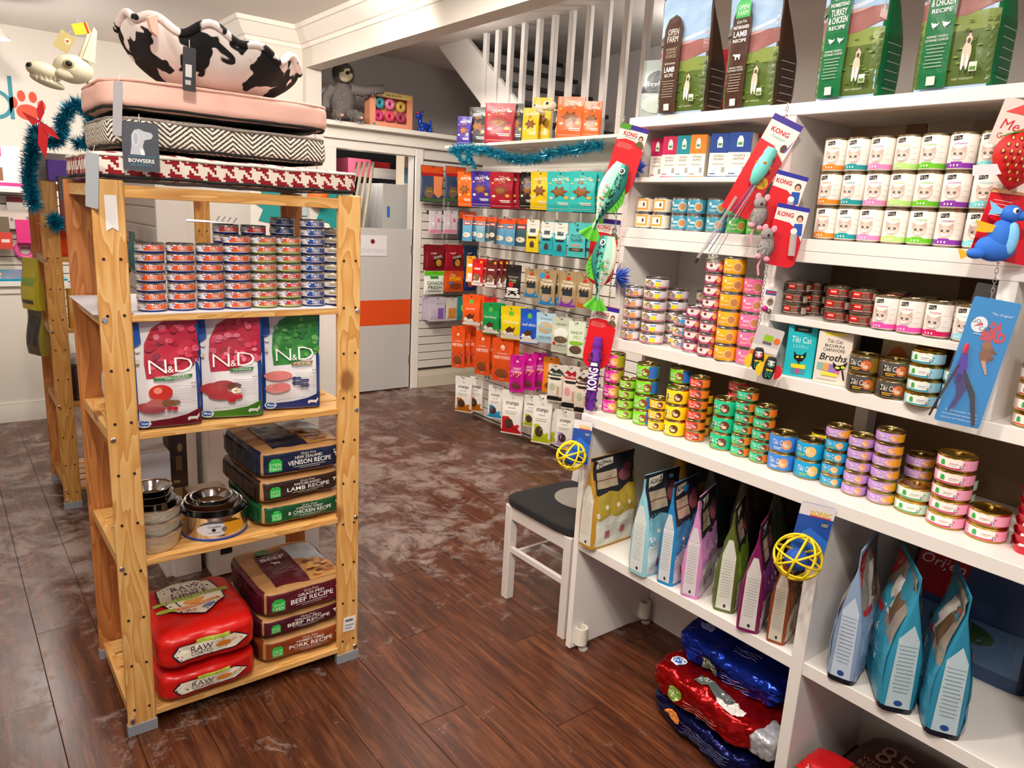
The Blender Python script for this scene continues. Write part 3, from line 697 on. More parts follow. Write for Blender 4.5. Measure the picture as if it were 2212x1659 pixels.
for keys, x, y, w_ in ((['mag'] * 3, 2.02, 1.752, 'behind the front magenta tins'), (['grn'] * 4, 2.00, 1.585, 'right behind the front lime stack'), (['yls'] * 4, 2.01, 1.49, 'behind the yellow black-cat tins'), (['crm'] * 6, 1.99, 1.365, 'behind the coral red tins'),
                       (['ylw'] * 2, 2.09, 1.09, 'in the shade, left of three'), (['ylw'] * 2, 2.09, .995, 'in the shade, middle of three'), (['ylw'] * 2, 2.08, .90, 'in the shade, right of three'), (['lly'] * 4, 2.0, .775, 'behind the lilac and yellow tins'), (['ofg'] * 3, 2.01, .70, 'behind the front pale green tins'),
                       (['ofp'] * 2, 2.06, .47, 'left of two in the shade'), (['ofp'] * 2, 2.10, .38, 'right of two in the shade'), (['lil'] * 4, 2.11, .76, 'deep in the shade')):
    stack(keys, 0, 0, TT, w_, GT, xy=(x, y))
for keys, px, py, w_ in (
    (['bfo'] * 5, 1361, 736, 'at the shelf end by the cards'), (['bfy'] * 6, 1406, 745, 'in front on the middle shelf'), (['bfb'] * 3, 1469, 754, 'beside the short mauve stack'), (['wrm'] * 4, 1493, 763, 'the shorter mauve one'), (['wrm'] * 8, 1525, 773, 'the taller mauve one'), (['bwy'] * 6, 1563, 782, 'beside the hot pink tins'), (['bwp'] * 5, 1603, 789, 'beside the golden yellow tins'),
    (['aft'] * 2, 1857, 849, 'beside the cream broth carton'), (['aft'] * 2, 1921, 863, 'beside the pale blue tins'), (['ofb'] * 4, 1985, 881, 'four high on the middle shelf'), (['ofb'] * 3, 2046, 893, 'three high by the blue card')):
    stack(keys, px, py, TA, w_, GA)
stack(['bfy'] * 5, 0, 0, TA, 'just behind the front yellow-badged stack', GA, xy=(2.085, 1.71)); stack(['bfy'] * 5, 0, 0, TA, 'deepest behind on the middle shelf', GA, xy=(2.15, 1.62))
stack(['ofr'] * 5, 0, 0, TA, 'right of the hanging blue card', GA, xy=(2.00, .555)); stack(['ofr'] * 5, 0, 0, TA, 'at the right picture edge', GA, xy=(2.00, .47)); stack(['aft'] * 2, 0, 0, TA, 'in the row behind', GA, xy=(2.08, .84)); stack(['ofr'] * 5, 0, 0, TA, 'beyond the right picture edge', GA, xy=(2.01, .385))
for keys, px, py, w_ in ((['ojb'] * 3, 1711, 682, 'nearest the white divider'), (['ojr'] * 3, 1804, 698, 'left of two maroon stacks'), (['ojr'] * 3, 1855, 706, 'right of two maroon stacks'), (['km'], 1907, 715, 'left of two beside the maroon tins'), (['km'], 1953, 722, 'right of two beside the maroon tins'), (['kr'], 2005, 730, 'on the short raised shelf'), (['ks'], 2060, 738, 'last on the short raised shelf')):
    stack(keys, px, py, TB_, w_, GB)
for keys, x, y, w_ in ((['ojb'] * 3, 2.08, 1.185, 'left in the shaded back row'), (['ojb'] * 3, 2.06, 1.10, 'middle of the shaded back row'), (['ojr'] * 3, 2.08, 1.03, 'right in the shaded back row'), (['ojr'] * 3, 2.09, .95, 'last in the shaded back row'), (['kv'], 2.09, .87, 'back row, left of three'), (['kv'], 2.09, .79, 'back row, middle of three'), (['kt'], 2.08, .715, 'back row, right of three')):
    stack(keys, 0, 0, TB_, w_, GB, xy=(x, y))
for k, px, c in (('ko', 1764, 'beside the white divider'), ('kt', 1812, 'between orange and pink ones'), ('kp', 1855, 'between teal and pale lime ones'), ('kl', 1901, 'between pink and green ones'), ('kg', 1962, 'left of the purple ones'), ('kv', 2027, 'right of the green ones'), ('ka', 2096, 'beside the strawberry toy')):
    p = at(px, 535, 0, 1.985); stack([k] * 3, 0, 0, TK, c, GK, xy=(1.985 + .031, p.y - .0))
for k, y, c in (('ka', .91, 'behind the pale lime ones'), ('ko', .79, 'behind the green ones'), ('kg', .715, 'behind the purple ones')):
    stack([k] * 3, 0, 0, TK, c, GK, xy=(2.085, y))
for k, px, c in (('sqo', 1371, 'at the far end'), ('sqo', 1413, 'beside the slate teal ones'), ('bwt', 1453, 'left of three'), ('bwt', 1487, 'middle of three'), ('bwt', 1530, 'right of three'), ('bwg', 1577, 'behind the hanging wand toy'), ('bwg', 1622, 'behind the hanging mouse cards')):
    p = at(px, 495, 0, 1.975); stack([k] * 2, 0, 0, TK, c, GE, xy=(1.975 + .033, p.y))
# ================================================================ bags and pouches
def sm(x): x = min(1., max(0., x)); return x * x * (3 - 2 * x)
class Bag:
    """a filled pouch: superellipse sections, deep at the foot and pinched flat at the top seal"""
    def __init__(s, W, H, D, kind='stand', n=4.5, wr=.003, seed=0, fwd=0.):
        s.fwd = fwd; s.W, s.H, s.D, s.kind, s.n, s.wr, s.seed = W, H, D, kind, n, wr, seed
    def ab(s, t):
        k = s.kind
        if k == 'stand': f = (.80 + .20 * sm(t / .2)) * (1 - sm((t - .28) / .66)); e = 1 - .02 * sm(t / .1) + .012 * sm((t - .6) / .3)
        elif k == 'box': f = (.92 + .08 * sm(t / .15)) * (1 - .45 * sm((t - .35) / .35) - .55 * sm((t - .6) / .34)); e = 1 - .012 * math.sin(PI * t)
        else: f = (.25 + .75 * sm(t / .22)) * (1 - sm((t - .45) / .42)); e = 1 - .05 * math.sin(PI * min(1, t * 1.15))
        return s.W / 2 * e, max(.0022, s.D / 2 * f)
    def disp(s, x, z):
        return s.wr * (nz(x * 13 + s.seed * 3.1, z * 11, s.seed) + .5 * nz(x * 31, z * 27 + s.seed, s.seed + 5)) * sm((s.H - z) / (s.H * .08) ) * sm(z / (s.H * .06))
    def yo(s, t): return -(s.D / 2 - s.ab(t)[1]) * s.fwd * sm(t / .3)
    def front(s, u, v, o):
        a, b = s.ab(v / s.H); q = min(.9999, abs(u / a))
        return (u, -(b * (1 - q ** s.n) ** (1 / s.n)) - s.disp(u, v) - o + s.yo(v / s.H), v)
    def back(s, u, v, o):
        x, y, z = s.front(u, v, o); return (-x, -y, z)
    def side(s, sg):
        def f(u, v, o):
            a, b = s.ab(v / s.H); q = min(.9999, abs(u / b))
            return (sg * (a * (1 - q ** s.n) ** (1 / s.n) + o), u * sg + s.yo(v / s.H), v)
        return f
    def mesh(s, cf, cs, cb=None, bands=(), nf=16, ns=8, nv=26, rough=.35):
        cb = cb or cf; per = []
        for i in range(nf): per.append((-1 + 2 * i / nf, -1, 0))
        for i in range(ns): per.append((1, -1 + 2 * i / ns, 1))
        for i in range(nf): per.append((1 - 2 * i / nf, 1, 2))
        for i in range(ns): per.append((-1, 1 - 2 * i / ns, 1))
        M_ = [c if not isinstance(c, str) else mat(c, rough) for c in (cf, cs, cb)]
        bd = [(v0, v1, c if not isinstance(c, str) else mat(c, rough)) for v0, v1, c in bands]
        mb = MB(); vs = []; npf = len(per)
        for j in range(nv + 1):
            t = j / nv; a, b = s.ab(t); z = t * s.H
            for px, py, _ in per:
                k = (abs(px) ** s.n + abs(py) ** s.n) ** (1 / s.n); x, y = a * px / k, b * py / k
                d = s.disp(x, z); y += -d if py < 0 and abs(px) < 1 else (d if py > 0 and abs(px) < 1 else 0)
                vs.append((x, y + s.yo(t), z))
        mb.v = vs
        for j in range(nv):
            t = (j + .5) / nv
            for i in range(npf):
                m = M_[per[i][2]]
                for v0, v1, c in bd:
                    if v0 <= t <= v1: m = c
                mb.f.append((j * npf + i, j * npf + (i + 1) % npf, (j + 1) * npf + (i + 1) % npf, (j + 1) * npf + i)); mb.mi.append(mb.m(m))
        mb.f.append(tuple(range(npf - 1, -1, -1))); mb.mi.append(mb.m(M_[0]))
        mb.f.append(tuple(nv * npf + i for i in range(npf))); mb.mi.append(mb.m(M_[0]))
        return mb.mesh('body', smooth=50)
def bag(name, label, cat, B, cf, cs, ds, loc, rz=0., lean=0., roll=0., group=None, cb=None, bands=(), sd=(), rough=.35, L=.03, off=.0012, right=(), back=()):
    t = thing(name, label, cat, loc, (0, 0, 0), group)
    t.rotation_mode = 'XYZ'; t.rotation_euler = (lean, roll, rz)
    link(B.mesh(cf, cs, cb, bands, rough=rough), 'body', t)
    if ds: decals(t, B.front, ds, 'front_print', L, off, rough)
    if sd: decals(t, B.side(-1), sd, 'side_print', L, off, rough)
    if back: decals(t, B.back, back, 'back_print', L, off, rough)
    if right: decals(t, B.side(1), right, 'side_print', L, off, rough)
    return t
class Pillow:
    """a full sack lying down: superellipsoid with soft dents; its foot turned to the aisle"""
    def __init__(s, W, D, H, n=4.5, wr=.006, seed=0, cr=0.): s.cr = cr; s.a, s.b, s.c, s.n, s.wr, s.seed = W / 2, D / 2, H / 2, n, wr, seed
    def d(s, x, y, z): return s.cr * (abs(nz(x * 26 + s.seed, y * 19, z * 30)) - .25 + .6 * abs(nz(x * 52, y * 44 + s.seed, z * 50))) + s.wr * (nz(x * 9 + s.seed, y * 9, z * 9 + s.seed) + .5 * nz(x * 23, y * 23 + s.seed, z * 23))
    def front(s, u, v, o):
        v -= s.c; q = max(1e-4, 1 - min(.999, abs(u / s.a) ** s.n + abs(v / s.c) ** s.n)) ** (1 / s.n); y = -s.b * q
        return (u, y - s.d(u, y, v) - o, v + s.c)
    def top(s, u, v, o):
        q = max(1e-4, 1 - min(.999, abs(u / s.a) ** s.n + abs(v / s.b) ** s.n)) ** (1 / s.n); z = s.c * q
        return (u, v, z + s.d(u, v, z) + o + s.c)
    def left(s, u, v, o):
        v -= s.c; q = max(1e-4, 1 - min(.999, abs(u / s.b) ** s.n + abs(v / s.c) ** s.n)) ** (1 / s.n); x = -s.a * q
        return (x - s.d(x, u, v) - o, -u, v + s.c)
    def mesh(s, cm, seg=18, rough=.35):
        """cm: colours for front, back, left, right, top, bottom"""
        mb = MB(); idx = {}; axes = [((0, -1, 0), (1, 0, 0), (0, 0, 1)), ((0, 1, 0), (-1, 0, 0), (0, 0, 1)), ((-1, 0, 0), (0, -1, 0), (0, 0, 1)), ((1, 0, 0), (0, 1, 0), (0, 0, 1)), ((0, 0, 1), (1, 0, 0), (0, 1, 0)), ((0, 0, -1), (-1, 0, 0), (0, 1, 0))]
        for fi, (nn, uu_, vv_) in enumerate(axes):
            m = cm[fi] if not isinstance(cm[fi], str) else mat(cm[fi], rough); k = mb.m(m)
            def vid(i, j):
                p = tuple(round(nn[q] + uu_[q] * (-1 + 2 * i / seg) + vv_[q] * (-1 + 2 * j / seg), 5) for q in range(3))
                if p not in idx:
                    r = sum(abs(x) ** s.n for x in p) ** (1 / s.n); x, y, z = s.a * p[0] / r, s.b * p[1] / r, s.c * p[2] / r
                    L_ = math.sqrt(p[0] ** 2 + p[1] ** 2 + p[2] ** 2); e = s.d(x, y, z); w = [abs(q) ** 6 for q in p]; tw = sum(w)
                    x += e * (1 if p[0] > 0 else -1) * w[0] / tw; y += e * (1 if p[1] > 0 else -1) * w[1] / tw; z += e * (1 if p[2] > 0 else -1) * w[2] / tw
                    idx[p] = len(mb.v); mb.v.append((x, y, z + s.c))
                return idx[p]
            for j in range(seg):
                for i in range(seg):
                    mb.f.append((vid(i, j), vid(i + 1, j), vid(i + 1, j + 1), vid(i, j + 1))); mb.mi.append(k)
        return mb.mesh('body', smooth=60)
def sack(name, label, P, cm, loc, rz, front=(), top=(), left=(), group=None, rough=.38, rx=0., ry=0., off=.0032):
    t = thing(name, label, 'bag', loc, (rx, ry, rz), group)
    link(P.mesh(cm, 30 if P.cr else 18, rough=rough), 'body', t)
    if front: decals(t, P.front, front, 'front_print', .015, off, rough)
    if top: decals(t, P.top, top, 'top_print', .015, off, rough)
    if left: decals(t, P.left, left, 'side_print', .02, off, rough)
    return t
def barn(u, v, s, c):  # the barn-shaped badge
    return ('p', [(u - s, v - s), (u + s, v - s), (u + s, v + s * .5), (u + s * .55, v + s), (u - s * .55, v + s), (u - s, v + s * .5)], c)
def lines(u, v, w, n, dv, c, h=.0012, jag=.25):
    return [('r', u - w / 2 * (1 - jag * ((i * 37) % 5) / 5), v - i * dv, u + w / 2 * (1 - jag * ((i * 53) % 7) / 7), v - i * dv + h, c) for i in range(n)]
def beast(u, v, s, c, kind='cow'):  # little animal silhouettes printed on the sacks
    if kind == 'bird':
        return [('e', u, v, s * .55, s * .42, c, 14), ('p', [(u + s * .3, v), (u + s * .95, v + s * .55), (u + s * .75, v - s * .1)], c), ('e', u - s * .5, v + s * .42, s * .2, s * .2, c, 10), ('r', u - s * .06, v - s * .75, u + s * .06, v - s * .3, c)]
    ds = [('p', [(u - s, v + s * .1), (u - s * .75, v + s * .42), (u + s * .8, v + s * .38), (u + s * .9, v - s * .1), (u + s * .75, v - s * .25), (u - s * .55, v - s * .25)], c)]
    ds += [('r', u + k * s - s * .09, v - s * .85, u + k * s + s * .09, v - s * .15, c) for k in (-.48, -.28, .52, .76)]
    ds += [('e', u - s * .95, v + s * .3, s * .28, s * .22, c, 12)]
    if kind == 'deer': ds += [('p', [(u - s * .8, v + s * .5), (u - s * .95, v + s * 1.3), (u - s * .7, v + s * 1.25)], c), ('p', [(u - s * .95, v + s * .5), (u - s * 1.35, v + s * 1.2), (u - s * 1.15, v + s * 1.3)], c)]
    return ds
# --- three standing bags on the second pine shelf
BLUEB = mat('#15489a', .25)
def ndbag(label, px0, px1, pyb, yoff, rz, field, blob, foot, sub, subc, food, seed):
    p0 = at(px0, pyb, 1, LY + yoff); p1 = at(px1, pyb, 1, LY + yoff); W = p1.x - p0.x
    B = Bag(W, .318, .095, 'stand', 4.5, .003, seed, .6)
    h = .318; a = W / 2
    arch = [(a * .96, h * .30), (a * .96, h * .985), (-a * .05, h * .985), (-a * .35, h * .90), (-a * .55, h * .78), (-a * .6, h * .6), (-a * .55, h * .44), (a * .2, h * .43), (a * .62, h * .47), (a * .96, h * .58)]
    ds = [('p', [(a * .94, h * .62), (a * .94, h * .985), (-a * .02, h * .985), (-a * .35, h * .92), (-a * .58, h * .78), (-a * .62, h * .60), (-a * .58, h * .46), (0, h * .47), (a * .5, h * .53)], field)]
    rr = random.Random(seed)
    for i in range(46):
        u, v = rr.uniform(-.5, .88) * a, rr.uniform(.56, .95) * h
        if u < -.2 * a and v > .86 * h: continue
        ds.append(('e', u, v, a * rr.uniform(.06, .13), h * rr.uniform(.018, .034), rr.choice(blob), 9))
    ds += [('p', [(-a * .95, h * .98), (-a * .70, h * .98), (-a * .66, h * .80), (-a * .8, h * .76), (-a * .95, h * .77)], '#1750a8'), ('e', -a * .78, h * .73, a * .08, h * .025, '#f2efe9', 6),
           ('t', 'N', -a * .26, h * .575, h * .125, '#fffdf8', {'w': a * .5, 'bold': -.014}), ('t', '&', a * .10, h * .545, h * .06, '#fffdf8', {}), ('t', 'D', a * .48, h * .585, h * .13, '#fffdf8', {'w': a * .52, 'bold': -.014}),
           ('p', [(-a * .42, h * .475), (a * .72, h * .495), (a * .70, h * .465), (a * .1, h * .44), (-a * .38, h * .445)] if len(sub) > 8 else [(-a * .02, h * .495), (a * .72, h * .505), (a * .66, h * .47), (0, h * .46)], subc)]
    if len(sub) > 8: ds += [('t', sub.split('|')[0], a * .14, h * .478, h * .021, '#f4efe2', {'w': a * .95}), ('t', sub.split('|')[1], a * .22, h * .457, h * .018, '#f4efe2', {'w': a * .6})]
    else: ds += [('t', sub, a * .36, h * .483, h * .024, '#f4efe2', {'w': a * .56})]
    ds += food(a, h)
    ds += lines(a * .45, h * .38, a * .75, 8, h * .021, '#a49c98', .0012)
    ds += [('p', [(-a * .93, h * .015), (a * .93, h * .015), (a * .93, h * .17), (a * .5, h * .115), (0, h * .085), (-a * .5, h * .075), (-a * .93, h * .078)], foot), ('e', -a * .72, h * .052, a * .19, h * .038, '#eef2f6'), ('e', -a * .72, h * .052, a * .155, h * .029, '#2a62b2'), ('r', -a * .9, h * .045, -a * .54, h * .055, '#eef2f6'),
           ('t', 'Nutrition Pioneers for Carnivores', -a * .02, h * .118, h * .011, '#77706d', {'rot': .08, 'w': a * 1.0}), ('p', [(a * .50, h * .072), (a * .55, h * .09), (a * .78, h * .085), (a * .86, h * .115), (a * .87, h * .08), (a * .8, h * .06), (a * .8, h * .045), (a * .74, h * .06), (a * .58, h * .06), (a * .54, h * .045)], '#ece6e0'), ('e', -a * .80, h * .63, a * .06, h * .02, '#d9d3b5', 12)]
    ds += [('r', a * .66, h * .405, a * .70, h * .418, '#2f8a3f'), ('r', a * .70, h * .405, a * .74, h * .418, '#f5f5f0'), ('r', a * .74, h * .405, a * .78, h * .418, '#c8202a')]
    c = (p0 + p1) / 2
    return bag('pet_food_bag', label, 'bag', B, '#efebec', BLUEB, ds, (c.x, c.y + .045, Z2 + .0045), rz, -.04, group='kibble bags on the second pine shelf', rough=.42, L=.018, right=[('r', -.02, .02, .02, .2, '#ece8e8')])
def f1(a, h): return [('e', -a * .22, h * .335, a * .34, h * .075, '#c62a1c'), ('e', -a * .30, h * .355, a * .12, h * .03, '#ea8a6a'), ('e', -a * .62, h * .21, a * .30, h * .04, '#a84a4c'), ('e', -a * .38, h * .235, a * .25, h * .045, '#b05854'), ('e', -a * .45, h * .18, a * .34, h * .032, '#9b3f45'), ('e', a * .05, h * .235, a * .28, h * .028, '#7a4a28'), ('e', a * .0, h * .185, a * .09, h * .02, '#c01a22', 10), ('e', a * .16, h * .178, a * .09, h * .02, '#c01a22', 10)]
def f2(a, h): return [('e', -a * .5, h * .30, a * .4, h * .06, '#b8383c'), ('e', -a * .22, h * .335, a * .34, h * .045, '#a33a3e'), ('e', -a * .28, h * .235, a * .4, h * .045, '#ad3338'), ('e', a * .10, h * .325, a * .22, h * .03, '#6a3a22'), ('e', a * .16, h * .275, a * .15, h * .032, '#f6f2dc', 9), ('e', a * .16, h * .275, a * .05, h * .012, '#e0bb3a', 9), ('e', a * .22, h * .22, a * .13, h * .03, '#c4202e', 10), ('e', a * .02, h * .19, a * .13, h * .03, '#b81a28', 10)]
def f3(a, h): return [('e', -a * .45, h * .36, a * .46, h * .05, '#e0807c'), ('e', -a * .52, h * .23, a * .36, h * .05, '#e08a86'), ('e', -a * .35, h * .24, a * .3, h * .045, '#d97672')] + [('e', a * (.08 + .13 * (i % 4)), h * (.325 - .024 * (i // 2)), a * .09, h * .021, '#2a3566', 10) for i in range(8)]
ndbag('white and raspberry kibble bag with apple picture, leftmost of three', 296, 444, 945, .012, -.10, '#c4203c', ['#d83a58', '#e05a74', '#b01630', '#e87a90', '#8a2040'], '#6c0f1c', 'HAIRBALL CONTROL|WITH QUINOA', '#2f7a3a', f1, 3)
ndbag('white and raspberry kibble bag with daisy picture, middle of three', 440, 576, 925, .03, -.26, '#bf1e3a', ['#d83a58', '#e05a74', '#a81430', '#e87a90'], '#3f7a1c', 'QUINOA', '#2f7a3a', f2, 4)
ndbag('white and green leaf kibble bag with blueberries, rightmost of three', 576, 697, 912, .05, -.22, '#2f8a34', ['#3f9a3c', '#57a94a', '#25782c', '#6fb45a'], '#152a6c', 'PRIME', '#8a6a24', f3, 5)
B = Bag(.17, .285, .085, 'stand', 4.5, .003, 9)
bag('pet_food_bag', 'white and raspberry bag seen end-on behind the left pine post', 'bag', B, '#a8284a', '#e9e6e6', [('r', -.08, .02, .08, .12, '#e9e6e6')], (.440, 2.60, Z2 + .002), -1.50, -.05, sd=[('r', -.028, .02, .028, .055, '#5a9a2c'), ('r', -.012, .09, .012, .093, '#999')], right=[('r', -.03, .012, .03, .05, '#5a9a2c')])
B = Bag(.18, .285, .07, 'stand', 4.5, .004, 12)
bag('pet_food_bag', 'black-topped white bag half hidden behind the right pine post', 'bag', B, '#dcd8d4', '#c9c5c1', lines(0, .2, .12, 6, .022, '#b3aeaa'), (.98, 2.52, Z2 + .002), -.35, -.03, bands=[(.66, 1, '#15130f'), (0, .06, '#1f3fb0')])
# --- sacks lying on the lower pine shelves
KR = '#b98a56'
def ofsack(label, x0, x1, y0, z, H, c, word, small, an, seed, D=.37, rz=0., lid=False, dark='#2a2f3a'):
    W = x1 - x0; P = Pillow(W, D, H, 7, .007, seed, .0022); a = W / 2
    fr = [('p', [(-a * .86, H * .16), (a * .93, H * .16), (a * .93, H * .86), (-a * .86, H * .86)], c), barn(-a * .62, H * .47, H * .22, '#2fc04a'), ('t', 'OPEN', -a * .62, H * .48, H * .11, '#d8f2cf', {'w': H * .36}), ('t', 'FARM', -a * .62, H * .34, H * .11, '#d8f2cf', {'w': H * .36}),
          ('t', 'Grain Free', a * .12, H * .76, H * .085, '#e8dcc4', {'w': a * .34, 'shear': .25}), ('t', small, a * .12, H * .635, H * .10, '#f2ece2', {'w': a * .62, 'bold': .01}), ('t', word, a * .14, H * .465, H * .165, '#f8f4ec', {'w': a * 1.0, 'bold': .012}), ('r', -a * .25, H * .31, a * .5, H * .335, '#b9b2a6'), ('r', -a * .1, H * .25, a * .36, H * .27, '#b9b2a6')] + beast(a * .80, H * .58, H * .13, '#f5f0e6', an)
    tp = []
    if lid:
        b = D / 2
        tp = [('p', [(-a * .62, -b * .86), (a * .18, -b * .86), (a * .18, b * .55), (-a * .55, b * .55)], c), ('p', [(a * .18, -b * .86), (a * .9, -b * .86), (a * .9, -b * .2), (a * .18, b * .1)], '#c8904e'), ('p', [(a * .2, b * .08), (a * .88, -b * .18), (a * .88, b * .7), (a * .15, b * .7)], '#c4d2de')]
        tp += [('e', a * (.3 + .5 * random.random()), -b * (.15 + .6 * random.random()), a * .10, b * .05, random.choice(['#8a4a22', '#e0a862', '#a8642e', '#6a3a1c']), 8) for _ in range(22)]
        if lid == 2: tp += [barn(-a * .32, b * .62, a * .16, '#2f8a44'), ('t', 'OPEN FARM', -a * .32, b * .6, a * .05, '#cfe8cf', {'w': a * .26}), ('t', 'GRASS-FED', -a * .22, b * .40, a * .05, '#e8ddd6', {'w': a * .4}), ('t', word.split()[0], -a * .22, b * .27, a * .14, '#f3ece6', {'w': a * .55, 'bold': .02})] + beast(-a * .22, b * .05, a * .10, '#e6dcd4')
        else: tp += beast(-a * .35, b * .38, a * .09, '#d9dce2', an)
        tp += lines(-a * .22, -b * .12, a * .6, 5, b * .09, '#b8aeb0', .0018)
    c_ = mat(KR, .5, bump=.4, bscale=35)
    lf = [('r', -D * .42, H * .2, D * .42, H * .8, dark)]
    return sack('pet_food_bag', label, P, (c_, c_, c, c, c_, c_), ((x0 + x1) / 2, max(y0, 2.288) + D / 2 + abs(rz) * .17, z + .006), rz, fr, tp, lf, 'farm kibble sacks on the pine shelves')
ofsack('dark green chicken recipe sack, lowest of three on the third pine shelf', .775, 1.085, 2.262, Z3 + .001, .078, '#14522c', '& CHICKEN RECIPE', 'HOMESTEAD TURKEY', 'bird', 21, dark='#14522c')
ofsack('brown lamb recipe sack, middle of three on the third pine shelf', .765, 1.075, 2.27, Z3 + .084, .083, '#33201a', 'LAMB RECIPE', 'PASTURE-RAISED', 'cow', 22, dark='#33201a', rz=.04)
ofsack('navy venison recipe sack, topmost of three on the third pine shelf', .77, 1.082, 2.268, Z3 + .170, .098, '#17213f', 'VENISON RECIPE', 'NEW ZEALAND', 'deer', 23, lid=1, rz=.03, dark='#1c2234')
ofsack('rust orange pork recipe sack, lowest of three on the bottom shelf', .768, 1.09, 2.255, Z4 + .001, .088, '#8a3d18', 'PORK RECIPE', 'FARMER\'S TABLE', 'cow', 24, dark='#4a1420')
ofsack('maroon beef recipe sack squeezed between two others', .762, 1.08, 2.26, Z4 + .095, .074, '#4a1020', 'BEEF RECIPE', 'GRASS-FED', 'cow', 25, dark='#3c0f1c', rz=.02)
ofsack('maroon beef recipe sack, topmost on the bottom pine shelf', .775, 1.095, 2.255, Z4 + .172, .104, '#5a1424', 'BEEF RECIPE', 'GRASS-FED', 'cow', 26, lid=2, dark='#4a1020')
for i, (z, H, lab) in enumerate(((Z4 + .001, .10, 'red chicken kibble sack, lower of two on the bottom shelf'), (Z4 + .114, .120, 'red chicken kibble sack, upper of two on the bottom shelf'))):
    W, D = .315, .38; a, b = W / 2, D / 2; P = Pillow(W, D, H, 6, .010, 31 + i, .0025); RED = mat('#cf1712', .3)
    hx = [(-a * .62, H * .32), (a * .45, H * .32), (a * .72, H * .52), (a * .45, H * .72), (-a * .62, H * .72), (-a * .74, H * .52)]
    fr = [('p', [(x * 1.05, H * .52 + (y - H * .52) * 1.12) for x, y in hx], '#1c1330'), ('p', hx, '#efe6cf'), ('r', -a * .3, H * .70, a * .35, H * .82, '#b7c94a'), ('t', 'SMALL BREED', a * .02, H * .76, H * .08, '#8a9a2c', {'w': a * .5}), ('t', 'RAW', -a * .2, H * .56, H * .17, '#33203a', {'w': a * .42}), ('t', 'COATED', -a * .2, H * .42, H * .10, '#33203a', {'w': a * .42}), ('e', a * .22, H * .52, a * .16, H * .09, '#e88a2a'), ('t', 'GRAIN FREE', a * .5, H * .55, H * .07, '#d86a2a', {'w': a * .22})]
    tp = []
    if i:
        q = [(-.58, .70), (-.20, .84), (.12, .84), (.48, .70), (.62, .20), (.58, -.12), (.06, -.50), (-.5, -.18), (-.62, .2)]
        tp = [('p', [(x * a * 1.06, y * b * 1.05) for x, y in q], '#1c1330'), ('p', [(x * a, y * b) for x, y in q], '#efe6cf'), ('t', 'RAW', 0, b * .60, b * .16, '#33203a', {'w': a * .62, 'bold': .01}), ('t', 'COATED', 0, b * .44, b * .10, '#33203a', {'w': a * .72}), ('t', 'KIBBLE', 0, b * .31, b * .11, '#33203a', {'w': a * .75, 'bold': .01}), ('p', [(-a * .8, b * .08), (a * .78, b * .18), (a * .78, b * .30), (-a * .8, b * .20)], '#a9bf3c'), ('t', 'SMALL BREED', 0, b * .19, b * .065, '#e6efb8', {'w': a * 1.0, 'rot': .035}), ('e', 0, b * .02, a * .22, b * .09, '#f0a040'), ('p', [(-a * .5, -b * .10), (a * .5, -b * .06), (a * .5, -b * .16), (-a * .5, -b * .2)], '#e07a20'), ('t', 'CHICKEN RECIPE', 0, -b * .13, b * .06, '#fbeed2', {'w': a * .85, 'rot': .03}), ('t', 'GRAIN', -a * .18, -b * .25, b * .055, '#d9621f', {'w': a * .3}), ('t', 'FREE', -a * .18, -b * .32, b * .055, '#d9621f', {'w': a * .26}), ('e', a * .2, -b * .28, a * .13, b * .06, '#6a7aa8'), ('e', -a * .62, -b * .16, a * .2, b * .07, '#a9bf3c')]
    sack('pet_food_bag', lab, P, (RED, RED, RED, RED, RED, RED), (.436 + W / 2 + i * .002, 2.24 + D / 2, z + .008), .0, fr, tp, (), 'red kibble sacks on the bottom pine shelf', .3, off=.007)
